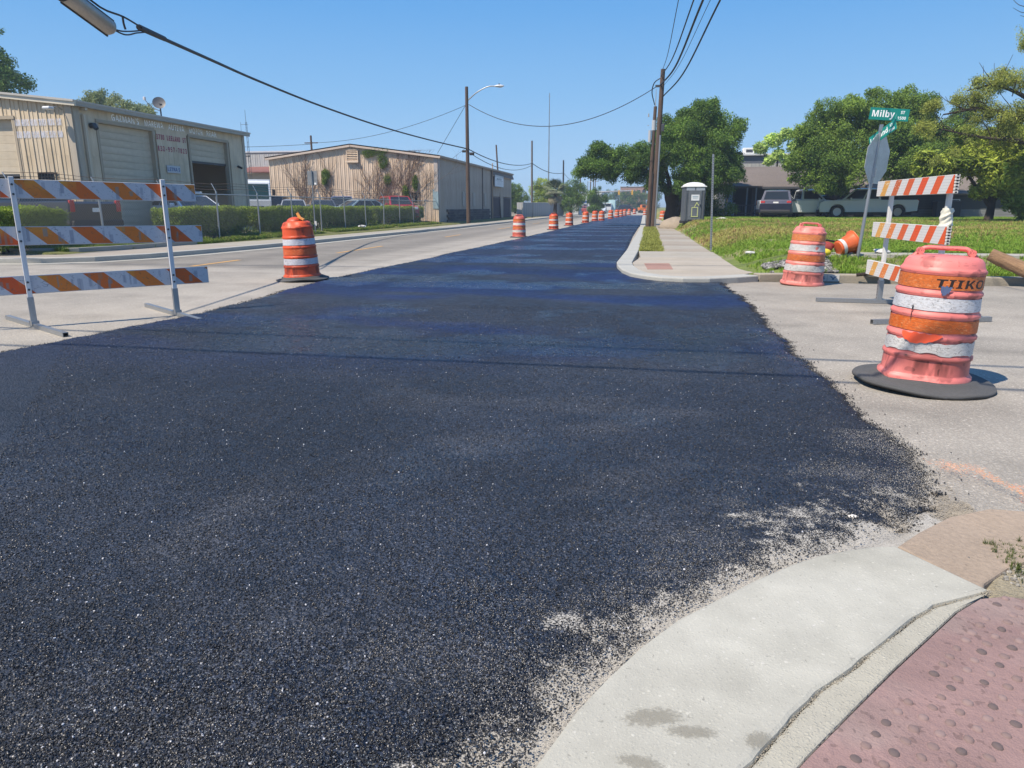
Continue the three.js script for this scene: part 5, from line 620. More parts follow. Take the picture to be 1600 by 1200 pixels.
const near = barrel({ label: 'big faded pink barrel with torn bands and black stencilled letters, nearest on the right', pos: [2.13, .002, -5.66], h: .91, rb: .295, rt: .262, seed: 3, body: pinkPl, ring: .475, noise: .05, dents: [[1.9, .12, .5, .12, .12], [2.6, .06, .35, .1, -.14], [1.5, .42, .18, .05, .03]], handleTurn: -.22, tilt: [.012, -.035],
  bands: [{ mat: bandM('#c4c4c2', 41, 60), ragged: .07, label: 'torn white reflective band' }, { mat: bandM('#c9601f', 42, 26), ragged: .02 }, { mat: bandM('#c8cbd0', 43, 46), ragged: .01 }, { mat: bandM('#c8682a', 44, 14, ['TIIKOI', 1375, '#c8682a']), label: 'orange band stencilled with black letters' }] });
function patch(name, parent, mat, a0, a1, r0, yTop, drop, seed) { const n = 26, P = [], I = []; for (let i = 0; i <= n; i++) { const t = i / n, a = lerp(a0, a1, t) * D2R, c = Math.cos(a), s = Math.sin(a), k = 1 + .035 * (fbm(Math.cos(a) * 2 + 3, yTop * 5 + Math.sin(a) * 2, 3) - .5), lo = yTop - drop * Math.pow(Math.sin(PI * Math.pow(t, .7)), .8) - .012 * vn(i * .7, seed), hi = yTop + .012 * vn(i * .6, seed + 4), r = r0 * k; P.push(c * r, hi, s * r, c * (r + .004), lo, s * (r + .004)); } for (let i = 0; i < n; i++) { const q = i * 2; I.push(q, q + 1, q + 2, q + 2, q + 1, q + 3); } const g = new THREE.BufferGeometry(); g.setAttribute('position', new THREE.Float32BufferAttribute(P, 3)); g.setIndex(I); g.computeVertexNormals(); return mesh(name, g, mat, parent); }
patch('torn_flap', near, std([.78, .1, .035], .5, { side: THREE.DoubleSide }), 148, 96, .2945, .418, .062, 3);
patch('blue_paint_spot', near, std([.07, .1, .2], .7, { side: THREE.DoubleSide }), 109, 95, .2855, .758, .05, 6);
for (const [a0, a1, y, d] of [[141, 139.6, .61, .1], [157, 153, .16, .05]]) patch('crack', near, M.black, a0, a1, .2895 + .012 * (y < .3) - .006 * (y > .5), y, d, a0);
barrel({ label: 'crushed pink barrel with dull white bands standing on the cross street by the far kerb', pos: [2.76, 0, -12.95], h: .98, rb: .34, rt: .25, seed: 12, body: std([.72, .23, .19], .5, { map: scuffMap }), noise: .09, dents: [[1.4, .93, .5, .07, .14], [1.7, .2, .6, .1, .08], [1.2, .62, .7, .09, .04], [1.9, .4, .4, .05, .05]], handleTurn: .2, tilt: [0, -.05],
  bands: [{ mat: bandM('#bdbbb7', 45, 30), ragged: .03 }, { mat: bandM('#bf6128', 46, 20), ragged: .02 }, { mat: bandM('#c4c3c1', 47, 20), ragged: .02 }, { mat: bandM('#c77239', 48, 10), ragged: .02 }] });
{ const t = barrel({ label: 'orange barrel with a crumpled top and black rubber base beside the left barricade', pos: [-6.02, .002, -12.15], h: 1.0, rb: .315, rt: .262, seed: 5, body: orangePl, ring: .46, noise: .05, dents: [[1.3, .97, .5, .06, .2], [2.2, .95, .3, .06, .1], [1.9, .16, .3, .06, .06]], handle: false, tilt: [.02, .035], bands: [{ mat: bandM('#b9bac2', 49, 30), ragged: .01 }, { mat: bandM('#c85420', 50, 12), ragged: .01 }, { mat: bandM('#c3c6cf', 51, 8), ragged: .01 }, null] });
  const g = dent(new THREE.SphereGeometry(.17, 20, 10, 0, 2 * PI, 0, PI / 2).scale(1, .55, .8), [], .5, 7); g.translate(-.02, 1.03, 0); mesh('crumpled_top', g, orangePl, t); mesh('torn_tab', merge([new THREE.BoxGeometry(.05, .12, .012).rotateZ(.5).translate(.08, 1.14, .05), new THREE.BoxGeometry(.12, .03, .05).rotateZ(-.5).translate(.12, 1.1, .06)]), std([.7, .3, .07], .5), t); }
{ // row of far barrels along the asphalt edge
  const wb = bandM('#d5d2ce', 52, 6), wb2 = bandM('#c6bdb6', 53, 6), ob = std([.66, .17, .04], .5, { map: grimeMap });
  const mk = (label, x, z, body, seed, k = 1, group = 'barrels along the edge of the new asphalt') => { const b = barrel({ label, pos: [x, 0, z], h: .9 * k, rb: .3 * k, rt: .25 * k, seed, body, noise: .02, handleTurn: seed, group, bands: [{ mat: seed % 3 ? wb : wb2 }, { mat: ob }, { mat: seed % 3 ? wb2 : wb }, { mat: ob }] }); const g = new THREE.CylinderGeometry(.36 * k, .42 * k, .05, 20).translate(0, .025, 0); mesh('rubber_ring', g, M.rubber, b); return b; };
  mk('faded red barrel with broken top, second in the row after the crumpled one', -5.22, -31.2, std([.6, .13, .09], .5, { map: grimeMap }), 3); mk('orange barrel third in the row, before the white panel fence', -5.0, -42, orangePl, 4, .98); mk('orange barrel fourth in the row along the asphalt', -5.0, -51.3, orangePl, 5, .96); mk('orange barrel fifth in the row along the asphalt', -4.5, -59.9, orangePl, 6, .98);
  mk('orange barrel sixth in the row, left one of a close pair', -4.25, -68, orangePl, 7); mk('orange barrel seventh in the row, right one of a close pair', -3.72, -69.6, orangePl, 8); mk('orange barrel eighth in the row beyond the close pair', -3.3, -80, orangePl, 9);
  const farL = ['ninth', 'tenth', 'eleventh', 'twelfth', 'thirteenth']; [[-3.0, -91], [-2.7, -98], [-2.45, -108], [-2.0, -120], [-1.3, -135]].forEach(([x, z], i) => { const b = mk('small far orange barrel ' + farL[i] + ' in the row, near the end of the new asphalt', x, z, orangePl, 10 + i); });
  mk('orange barrel on the pavement under the big oak', 2.0, -72, orangePl, 17, 1, 'barrels beside the right pavement'); mk('orange barrel at the right kerb just behind the utility pole', 1.0, -78, orangePl, 18, 1.1, 'barrels beside the right pavement'); mk('far orange barrel at the right end of the new asphalt', .5, -118, orangePl, 19, 1, 'barrels beside the right pavement');
}
{ // knocked-over barrel in the grass
  const T = thing('overturned_barrel', 'overturned orange barrel lying in the grass with its open base facing right', 'traffic barrel', [3.95, .52, -15.0], 0); T.scale.setScalar(.74); const pr = [[.0, 0], [.17, 0], [.2, .02], [.215, .22], [.235, .24], [.25, .42], [.3, .44], [.325, .46], [.31, .462], [.24, .42], [.2, .2], [.17, .03], [0, .03]].map(([x, y]) => new THREE.Vector2(x, y)); const g = dent(new THREE.LatheGeometry(pr, 36), [[.5, .2, .5, .1, .2]], .12, 4); g.rotateZ(-PI / 2 + .35); g.rotateY(.35); g.translate(-.2, -.02, 0); mesh('body', g, std([.68, .13, .03], .5, { side: THREE.DoubleSide, map: grimeMap }), T); mesh('reflective_band', new THREE.CylinderGeometry(.212, .222, .1, 28, 1, true).translate(0, .1, 0).rotateZ(-PI / 2 + .35).rotateY(.35).translate(-.2, -.02, 0), std([.6, .58, .55], .6, { side: THREE.DoubleSide }), T);
  const S = thing('barrel_scrap', 'crushed dark red and white barrel scrap lying left of the overturned barrel', 'debris', [3.55, .44, -15.1]); mesh('scrap', dent(new THREE.SphereGeometry(.17, 14, 8).scale(1.2, .75, .8), [], .7, 2).translate(0, .08, 0), std([.3, .05, .04], .6), S); mesh('white_end', dent(new THREE.SphereGeometry(.1, 12, 8), [], .5, 3).translate(-.17, .06, .1), std([.6, .5, .46], .6), S); mesh('black_rim', tube([V(-.12, .14, .05), V(0, .22, .02), V(.2, .2, 0)], .02, 10), M.black, S);
  const Y = thing('yellow_bag', 'small crumpled yellow plastic bag in the grass by the barrel scrap', 'bag', [3.5, .4, -14.7]); mesh('bag', dent(new THREE.SphereGeometry(.1, 16, 10).scale(1.1, .7, .9), [], .6, 9).translate(0, .05, 0), std([.7, .55, .03], .5), Y);
}
{ // street name signs on a leaning stop sign, seen from behind
  const T = thing('stop_sign', 'leaning stop sign seen from its grey back with green street name blades on top', 'road sign', [4.15, .3, -14.9]); T.rotation.z = -.062;
  mesh('post', rod(V(0, 0, 0), V(0, 2.42, 0), .032, .03, 12), M.galv, T);
  const s = new THREE.Shape(); for (let i = 0; i < 8; i++) { const a = PI / 8 + i * PI / 4, r = .47; s[i ? 'lineTo' : 'moveTo'](Math.cos(a) * r, Math.sin(a) * r); } const g = new THREE.ExtrudeGeometry(s, { depth: .004, bevelEnabled: true, bevelSize: .002, bevelThickness: .001, bevelSegments: 1 });
  const pl2 = new THREE.Group(); pl2.name = 'sign_plate'; T.add(pl2); pl2.position.set(.05, 1.87, -.06); pl2.rotation.y = .84; mesh('back', g, std([.6, .62, .64], .45, { metalness: .15, map: grimeMap }), pl2); mesh('face', g.clone().scale(.97, .97, .3).translate(0, 0, -.006), std([.45, .02, .02], .5), pl2);
  mesh('clamp', merge([box(.09, .16, .1, .0, 1.62, -.02), box(.05, .12, .07, 0, 2.42, 0)]), M.galv, T);
  const blade = (txt, w, h, draw) => { const t = canvasTex(1024, 300, draw); const b = new THREE.Group(); b.name = 'street_name_blade'; T.add(b); mesh('plate', rbox(w, h, .006, .003), std([.01, .2, .17], .45), b); for (const q of [0, 1]) mesh('lettering', new THREE.PlaneGeometry(w - .01, h - .01).rotateY(q * PI).translate(0, 0, q ? -.0045 : .0045), std([.9, .9, .9], .45, { map: t }), b); return b; };
  const bgc = '#0f8378'; const b1 = blade('Milby', .68, .215, (c) => { c.fillStyle = bgc; c.fillRect(0, 0, 1024, 300); c.fillStyle = '#f2f5f5'; c.font = 'bold 230px sans-serif'; c.fillText('Milby', 40, 222, 640); c.font = 'bold 105px sans-serif'; c.fillText('ST', 800, 120); c.fillText('1500', 735, 262, 250); c.strokeStyle = '#bfe0dc'; c.lineWidth = 4; c.beginPath(); c.moveTo(700, 120); c.lineTo(690, 280); c.stroke(); }); b1.position.set(.1, 2.66, 0); b1.rotation.set(0, -.02, -.02);
  const b2 = blade('LEELAND', .72, .2, (c) => { c.fillStyle = bgc; c.fillRect(0, 0, 1024, 300); c.fillStyle = '#f2f5f5'; c.font = 'bold 210px sans-serif'; c.fillText('Leeland', 30, 218, 700); c.font = 'bold 100px sans-serif'; c.fillText('ST', 800, 120); c.fillText('3200', 745, 262, 240); }); b2.position.set(.03, 2.32, .05); b2.rotation.set(0, -1.22, .42, 'YXZ');
}
{ const T = thing('grey_sign', 'blank grey back of a traffic sign on a thin post by the left hedges', 'road sign', [-14.55, .12, -30.9]); mesh('post', rod(V(0, 0, 0), V(0, 2.75, 0), .03, .03, 8), M.galv, T); mesh('sign_plate', rbox(.46, .62, .008, .003, 0, 2.42, -.04), std([.3, .32, .34], .5, { metalness: .3, map: grimeMap }), T); mesh('sticker', box(.09, .08, .006, .13, 2.18, -.033), std([.8, .8, .8], .5), T); mesh('post_tag', box(.1, .2, .02, .05, .45, .03), std([.6, .6, .6], .6), T); }
{ const T = thing('metal_post', 'bare perforated steel sign post in the lot beside the right pavement', 'post', [1.9, .1, -20.3]); T.rotation.z = .04; mesh('post', rbox(.05, 2.5, .05, .004, 0, 1.3, 0), M.galv, T); const holes = []; for (let i = 0; i < 40; i++) holes.push(rod(V(0, .12 + i * .06, .0255), V(0, .12 + i * .06, .027), .012, .012, 6)); mesh('holes', merge(holes), M.steelDark, T); }
{ // portable toilet
  const T = thing('portable_toilet', 'dark grey portable toilet with white domed roof and yellow paint marks beside the pavement', 'portable toilet', [2.66, .46, -40], .12); const gm = std([.1, .115, .13], .5, { map: grimeMap }), gl = std([.15, .17, .19], .5, { map: grimeMap });
  mesh('base', rbox(1.14, .14, 1.14, .02, 0, .05, 0), M.black, T); mesh('cabin', merge([rbox(1.06, 1.74, 1.06, .03, 0, .96, 0), ...[-.45, -.3, .3, .45].map((x) => rbox(.05, 1.4, .04, .01, x, .85, .535))]), gm, T);
  const rg = new THREE.SphereGeometry(.62, 28, 10, 0, 2 * PI, 0, PI / 2); { const P = rg.attributes.position; for (let i = 0; i < P.count; i++) { const a = Math.atan2(P.getZ(i), P.getX(i)), k = 1 / Math.max(Math.abs(Math.cos(a)), Math.abs(Math.sin(a))); const q = lerp(1, k, .75) * .92; P.setXYZ(i, P.getX(i) * q, P.getY(i) * .38, P.getZ(i) * q); } rg.computeVertexNormals(); rg.translate(0, 1.86, 0); } mesh('roof', merge([rg, rbox(1.15, .06, 1.15, .02, 0, 1.86, 0)]), std([.7, .7, .68], .4), T);
  const d = new THREE.Group(); d.name = 'door'; T.add(d); d.position.set(0, .92, .545); mesh('door_panel', merge([rbox(.66, 1.5, .04, .015), rbox(.5, .55, .03, .02, 0, -.3, .02)]), gl, d); mesh('handle', box(.03, .12, .04, .27, 0, .03), M.black, d); mesh('notice', box(.42, .3, .012, 0, .38, .03), std([.68, .7, .7], .5), d); mesh('notice_text', merge([box(.3, .03, .004, 0, .43, .038), box(.24, .02, .004, 0, .36, .038)]), std([.2, .3, .35], .6), d);
  const yp = std([.62, .66, .25], .7); mesh('yellow_paint', merge([box(.03, .46, .005, -.15, -.35, .041), box(.03, .46, .005, .15, -.35, .041), box(.3, .03, .006, 0, -.12, .042), box(.36, .03, .006, 0, -.58, .042), new THREE.BoxGeometry(.03, .28, .005).rotateZ(-.5).translate(.04, .03, .041), new THREE.BoxGeometry(.03, .2, .005).rotateZ(.7).translate(.14, .06, .043)]), yp, d);
  for (const x of [-.25, .25]) mesh('vent', box(.44, .16, .03, x, 1.74, .53), std([.3, .34, .38], .5), T);
}
{ // dirt pile, log, litter
  const g = new THREE.SphereGeometry(1, 26, 12, 0, 2 * PI, 0, PI / 2); const P = g.attributes.position; for (let i = 0; i < P.count; i++) { const k = 1 + .5 * (fbm(P.getX(i) * 2 + 3, P.getZ(i) * 2 + P.getY(i), 4) - .5); P.setXYZ(i, P.getX(i) * k * 1.0, P.getY(i) * k * .62, P.getZ(i) * k * .9); } g.computeVertexNormals(); tag(mesh('dirt_pile', g, std([.36, .3, .23], .95, { map: soilMap, bumpMap: concBump, bumpScale: .04 }), scene).translateX(2.0).translateY(.05).translateZ(-42.5), 'small pale dirt pile at the foot of the portable toilet', 'dirt pile', null, 'thing');
  const lg = dent(new THREE.CylinderGeometry(.1, .13, .75, 20, 12), [], .25, 6); lg.rotateZ(1.15); lg.rotateY(-.5); const T = thing('log', 'rough brown log lying over the cross street kerb at the right edge', 'log', [6.15, .36, -13.3]); mesh('bark', lg, std([.42, .28, .17], .95, { map: woodMap, bumpMap: concBump, bumpScale: .03 }), T); mesh('cut_end', new THREE.CircleGeometry(.15, 18).rotateY(PI / 2).rotateZ(-.42).rotateY(-.5).translate(.3, -.15, .17), std([.12, .09, .07], .95), T);
  const br = tube([V(3.75, .14, -13.4), V(4.0, .17, -13.35), V(4.3, .1, -13.3), V(4.6, .12, -13.25)], .03, 16); tag(mesh('fallen_branch', br, M.bark, scene), 'short dark branch lying on the kerb behind the right barricade', 'branch');
  const crumple = (x, y, z, s, seed, label, c = [.5, .5, .48]) => { const q = new THREE.IcosahedronGeometry(s, 2); { const P = q.attributes.position; for (let i = 0; i < P.count; i++) { const k = .55 + .9 * fbm(P.getX(i) / s * 1.7 + seed, P.getZ(i) / s * 1.7 + P.getY(i) / s * 2.3, 3); P.setXYZ(i, P.getX(i) * k * 1.5, P.getY(i) * k * .5, P.getZ(i) * k); } q.computeVertexNormals(); } tag(mesh('litter', q, std(c, .6), scene), label, 'litter', null, 'thing').position.set(x, y, z); };
  crumple(4.4, .6, -42, .22, 1, 'large white plastic litter in the far grass right of the toilet'); crumple(2.45, .29, -17.0, .07, 2, 'white paper scrap in grass near the post'); crumple(3.55, .47, -17.2, .12, 3, 'white scrap in the grass just left of the crushed barrel'); crumple(4.7, .45, -15.3, .1, 4, 'small white scrap in grass right of the sign post'); crumple(-14.4, .3, -36.2, .14, 5, 'white scrap under the left hedge'); crumple(.93, .033, -2.98, .014, 6, 'small pale stone chip on the asphalt beyond the kerb', [.6, .58, .54]);
  crumple(4.1, .16, -13.45, .13, 8, 'white crushed cup on the kerb right of the street tile'); 
}
// ================================================================ FENCE, POLES, WIRES
{ // chain-link fence with barbed wire arms
  const T = thing('chain_link_fence', 'long galvanised chain-link fence with barbed wire along the left pavement', 'fence', [-15.2, .12, 0]);
  const gal = std([.36, .38, .39], .5, { metalness: .6 }), Z0 = -15.6, Z1 = -53, hh = 1.62;
  for (let i = 0, z = Z0; z >= Z1 - .1; z -= 2.9, i++) { const p = new THREE.Group(); p.name = 'post'; T.add(p); p.position.set(0, 0, z); p.rotation.z = (h2(i, 3) - .5) * .04; p.rotation.x = (h2(i, 8) - .5) * .05; mesh('tube', rod(V(0, -.1, 0), V(0, 1.72, 0), .03, .03, 8), gal, p); mesh('barb_arm', rod(V(0, 1.7, 0), V(-.16, 2.0, 0), .018, .014, 6), gal, p); }
  const endp = mesh('end_post', rod(V(0, -.1, Z1 - 1.4), V(0, 2.25, Z1 - 1.4), .04, .04, 8), gal, T);
  mesh('top_rail', rod(V(0, hh, Z0), V(0, hh - .05, Z1), .02, .02, 6), gal, T);
  const arr = []; const seg = (ya, za, yb, zb, r) => { const dx = 0, dy = yb - ya, dz = zb - za, l = Math.hypot(dy, dz), ny = -dz / l, nz = dy / l; const q = [[r, 0, 0], [-r * .5, ny * r * .87, nz * r * .87], [-r * .5, -ny * r * .87, -nz * r * .87]]; for (let k = 0; k < 3; k++) { const a = q[k], b = q[(k + 1) % 3]; const A0 = [a[0], ya + a[1], za + a[2]], A1 = [a[0], yb + a[1], zb + a[2]], B0 = [b[0], ya + b[1], za + b[2]], B1 = [b[0], yb + b[1], zb + b[2]]; arr.push(...A0, ...B0, ...A1, ...B0, ...B1, ...A1); } };
  const pitch = .085; for (let z = Z0 + hh; z > Z1; z -= pitch) { for (const s of [1, -1]) { let za = z, zb = z - hh * .95, ya = 0, yb = hh; if (s < 0) [ya, yb] = [yb, ya]; const clampZ = (zq, o) => { }; if (za > Z0) { const t = (za - Z0) / (za - zb); ya = lerp(ya, yb, t); za = Z0; } if (zb < Z1) { const t = (Z1 - za) / (zb - za); yb = lerp(ya, yb, t); zb = Z1; } seg(ya, za, yb, zb, z > -25 ? .0026 : .0018); } }
  const g = new THREE.BufferGeometry(); g.setAttribute('position', new THREE.Float32BufferAttribute(arr, 3)); g.computeVertexNormals(); mesh('chain_link_mesh', g, std([.2, .21, .215], .5, { metalness: .4 }), T);
  for (const [dx, dy] of [[-.05, 1.8], [-.11, 1.9], [-.16, 2.0]]) mesh('barbed_wire', tube(range(Z0, Z1, 26).map((z, i) => V(dx, dy + .03 * Math.sin(i * 1.9), z)), .006, 90, 4), std([.16, .1, .07], .8), T);
}
function pole(label, x, z, h, r0, r1, topx = x, mat = M.wood, name = 'utility_pole') { const T = thing(name, label, 'utility pole', [x, 0, z]); const g = rod(V(0, -.1, 0), V(topx - x, h, 0), r0, r1, 12, true); const u = g.attributes.uv; for (let i = 0; i < u.count; i++) u.setY(i, u.getY(i) * 3); mesh('shaft', g, mat, T); return T; }
const pW = pole('brown wooden utility pole with a street light arm in front of the warehouse', -12.75, -53.2, 9.65, .16, .115, -12.75);
{ mesh('lamp_arm', tube([V(.1, 8.75, 0), V(.8, 9.25, .1), V(1.6, 9.6, .1), V(2.1, 9.62, .1)], .04, 20), M.galv, pW); const l = new THREE.Group(); l.name = 'street_lamp'; pW.add(l); l.position.set(2.4, 9.62, .1); const g = new THREE.SphereGeometry(.3, 16, 8).scale(1.25, .3, .55); mesh('lamp_head', g, std([.62, .63, .64], .4), l); mesh('lens', new THREE.SphereGeometry(.2, 14, 6, 0, 2 * PI, PI / 2, PI / 2).scale(1.1, .25, .6).translate(.05, -.06, 0), M.lampGlass, l); mesh('photocell', rod(V(0, .08, 0), V(0, .16, 0), .05, .05, 8), M.black, l); mesh('cable_clamps', merge([rbox(.3, .16, .16, .03, -.25, 5.24, 0), rbox(.34, .2, .2, .05, .35, 5.05, .1)]), M.black, pW); }
const pR = pole('tall dark utility pole at the right kerb with a grey riser pipe', .68, -44.7, 8.95, .17, .125, .86);
{ mesh('riser_pipe', rod(V(.14, 0, .16), V(.2, 5.35, .14), .055, .055, 10), M.galv, pR); mesh('guard_strip', rod(V(-.17, 0, .1), V(-.1, 3.2, .1), .05, .04, 6), M.black, pR); mesh('brackets', merge([box(.3, .12, .12, -.06, 8.05, 0), box(.26, .12, .1, .28, 5.95, .0), rbox(.18, .4, .18, .03, .32, 5.75, .05)]), M.steelDark, pR); }
{ const p2 = pole('shorter dark pole with grey transformer gear just behind the tall right pole', .42, -47.5, 7.3, .14, .1, .56); mesh('transformer', merge([rod(V(.1, 5.9, 0), V(.1, 6.5, 0), .13, .13, 12), rod(V(-.12, 5.2, .1), V(-.12, 5.9, .1), .1, .1, 12)]), std([.4, .42, .44], .5), p2); mesh('insulators', merge([rod(V(-.25, 6.7, 0), V(-.25, 6.9, 0), .05, .03, 8), rod(V(-.3, 6.2, 0), V(-.2, 6.2, 0), .02), rod(V(.14, 7.2, 0), V(.14, 8.3, .0), .03, .02, 6)]), std([.3, .31, .32], .5), p2); }
pole('slim grey pole at the end of the tan warehouse', -13.3, -89, 9.0, .14, .1, -13.35, M.woodGrey); pole('grey pole at the right end of the white panel fence', -11.7, -110, 8.0, .15, .11, -11.75, M.woodGrey); pole('dark pole beside the far corrugated building', -12.2, -146, 8.1, .17, .12, -12.2); pole('far thin pole left of the signal mast', -11.0, -158, 7.6, .16, .12, -11.0, M.woodGrey); pole('second far pole near the signal mast', -10.5, -160, 7.2, .14, .1, -10.5); pole('leaning pole behind the warehouse roof end', -14.9, -77, 7.6, .1, .08, -15.35); mesh('crossarm', box(1.2, .08, .08, 0, 6.6, 0), M.wood, pole('background pole rising behind the warehouse left roof edge', -28.1, -60, 7.2, .11, .08, -28.1)); pole('far small pole left of the oak crown', -9.5, -150, 6.8, .1, .08, -9.5);
{ const T = thing('antenna_mast', 'very tall thin radio mast in the middle of the sky', 'mast', [-13.7, 0, -108]); mesh('mast', rod(V(0, 0, 0), V(0, 17.1, 0), .12, .05, 6), M.galv, T); const q = []; for (let y = 4; y < 17; y += 2.1) q.push(rod(V(-.18, y, 0), V(.18, y, 0), .02, .02, 4)); mesh('rungs', merge(q), M.galv, T);
  const T2 = thing('antenna_mast', 'thin lattice antenna mast behind the right end of the tan garage', 'mast', [-34, 0, -60]); const rr = []; for (const [dx, dz] of [[-.12, -.1], [.12, -.1], [0, .12]]) rr.push(rod(V(dx, 0, dz), V(dx * .4, 8.4, dz * .4), .02, .02, 4)); for (let y = 1; y < 8.3; y += .4) rr.push(rod(V(-.1, y, -.05), V(.1, y + .2, .05), .01, .01, 3)); mesh('lattice', merge([...rr, rod(V(0, 8.4, 0), V(0, 9.4, 0), .015)]), M.steelDark, T2); mesh('antenna', merge([rod(V(-.5, 8.2, 0), V(.2, 8.2, 0), .015), rod(V(-.5, 7.2, 0), V(-.5, 8.4, 0), .012), rbox(.5, .12, .2, .04, -.2, 5.6, 0)]), M.steelDark, T2); }
const wire = (label, pts, r, seg = 48) => tag(mesh('overhead_wire', tube(pts, r, seg, 6), M.wire, scene), label, 'cable');
// bundled cable with splice closure over the left
{ const T = thing('cable_bundle', 'thick black cable with a grey splice case, sagging from the top left', 'cable');
  mesh('cable', tube([V(-9.63, 4.61, -13.61), V(-10.16, 4.75, -15.07), V(-11.31, 5.04, -18.49), V(-12.78, 5.38, -23.43), V(-13.88, 5.54, -30.75), V(-14.11, 5.52, -39.33), V(-13.67, 5.5, -47.91), V(-12.8, 5.42, -53.1)], .04, 90, 8), M.black, T);
  mesh('strand', tube([V(-8.3, 5.2, -5), V(-8.8, 4.75, -9.6), V(-8.94, 4.57, -11.2), V(-8.98, 4.5, -11.59), V(-9.17, 4.56, -12.33), V(-9.4, 4.59, -13.0), V(-9.63, 4.62, -13.61)], .018, 40, 6), M.black, T);
  mesh('wrap_sleeve', rod(V(-9.5, 4.59, -13.2), V(-10.05, 4.73, -14.75), .055, .05, 10), M.black, T);
  const s = new THREE.Group(); s.name = 'splice_case'; T.add(s); const a = V(-8.98, 4.52, -10.75), b = V(-9.1, 4.28, -11.85), d = b.clone().sub(a).normalize();
  mesh('case', merge([rod(a, b, .135, .135, 18), rod(b, b.clone().addScaledVector(d, .07), .135, .09, 18)]), std([.45, .42, .38], .4, { metalness: .4, map: grimeMap }), s); mesh('end_cap', rod(a.clone().addScaledVector(d, -.12), a, .1, .14, 14), M.black, s); mesh('seam_strip', rod(a.clone().add(V(-.05, -.135, .0)), b.clone().add(V(-.05, -.135, 0)), .02, .02, 6), M.black, s); mesh('hinge_strip', rod(a.clone().add(V(.1, .09, 0)), b.clone().add(V(.1, .09, 0)), .018, .018, 6), M.steelDark, s);
  mesh('tails', merge([tube([b, V(-9.17, 4.3, -12.2), V(-9.3, 4.38, -12.6), V(-9.6, 4.58, -13.4)], .014, 20, 5), tube([b, V(-9.16, 4.26, -12.3), V(-9.35, 4.42, -12.9), V(-9.7, 4.62, -13.7)], .014, 20, 5), tube([V(-9.17, 4.56, -12.33), V(-9.18, 4.45, -12.35), V(-9.18, 4.36, -12.38)], .02, 8, 5), tube([a, V(-8.9, 4.62, -10.2), V(-8.8, 4.8, -9.2), V(-8.4, 5.1, -6)], .02, 20, 5)]), M.black, T); }
wire('thin span wire sagging across the street between the two tall poles', sagPts(V(-12.6, 8.45, -53.2), V(.5, 8.0, -44.7), 1.8, 20), .022);
const ends = [['thin wire rising left-most from the right pole to the top of the frame', V(.8, 8.82, -44.7), V(.99, 8.58, -29), V(1.4, 9.3, 6), .015], ['second wire from the left rising from the right pole', V(.78, 8.6, -44.7), V(1.51, 8.5, -29), V(2.9, 9.6, 6), .028], ['thick wire rising from the right pole, third from the left', V(.76, 8.1, -44.7), V(1.84, 8.5, -29), V(4.0, 10.2, 6), .042], ['right-most thick wire dipping then rising from the right pole', V(.9, 7.45, -44.7), V(2.45, 8.5, -29), V(5.4, 11.5, 6), .034], ['thin wire between the two thick wires from the right pole', V(.8, 7.9, -44.7), V(2.1, 8.5, -29), V(4.6, 10.6, 6), .011]];
for (const [l, a, b, c, r] of ends) { const m = a.clone().lerp(b, .5); m.y -= .42 + (r > .03 ? .12 : 0); wire(l, [a, m, b, b.clone().lerp(c, .5).add(V(0, .2, 0)), c], r, 60); }
wire('thin wire running left from the warehouse pole to the background pole', sagPts(V(-12.85, 8.4, -53.2), V(-28.1, 6.6, -60), .6), .016); wire('down wire from the warehouse pole to the roof', [V(-12.85, 8.4, -53.2), V(-16.1, 5.4, -57)], .016, 4); wire('thin wire dropping behind the warehouse roof', [V(-12.9, 5.5, -53.4), V(-17.5, 4.9, -64)], .012, 4);
wire('upper wire from the warehouse pole along the left side', sagPts(V(-12.7, 5.4, -53.2), V(-13.3, 6.4, -89), .6), .035); wire('lower wire from the warehouse pole along the left side', sagPts(V(-12.7, 5.2, -53.2), V(-13.3, 6.2, -89), .9), .025); wire('wire continuing along the left poles above the palm', sagPts(V(-13.3, 6.4, -89), V(-11.7, 6.2, -110), .5), .04); wire('far wire along the left poles', sagPts(V(-11.7, 6.2, -110), V(-12.2, 6.4, -146), .7), .03);
for (const [i, y] of [6.5, 5.9].entries()) wire(['upper wire between background poles at the far left', 'lower wire between background poles at the far left'][i], sagPts(V(-28.1, y, -60), V(-50, y + .8, -62), .4), .018);
wire('small loop of wires on the street side of the right pole', [V(.8, 8.5, -44.7), V(.45, 8.3, -44.8), V(.3, 7.9, -45.4), V(.5, 7.3, -46.8)], .03, 24);
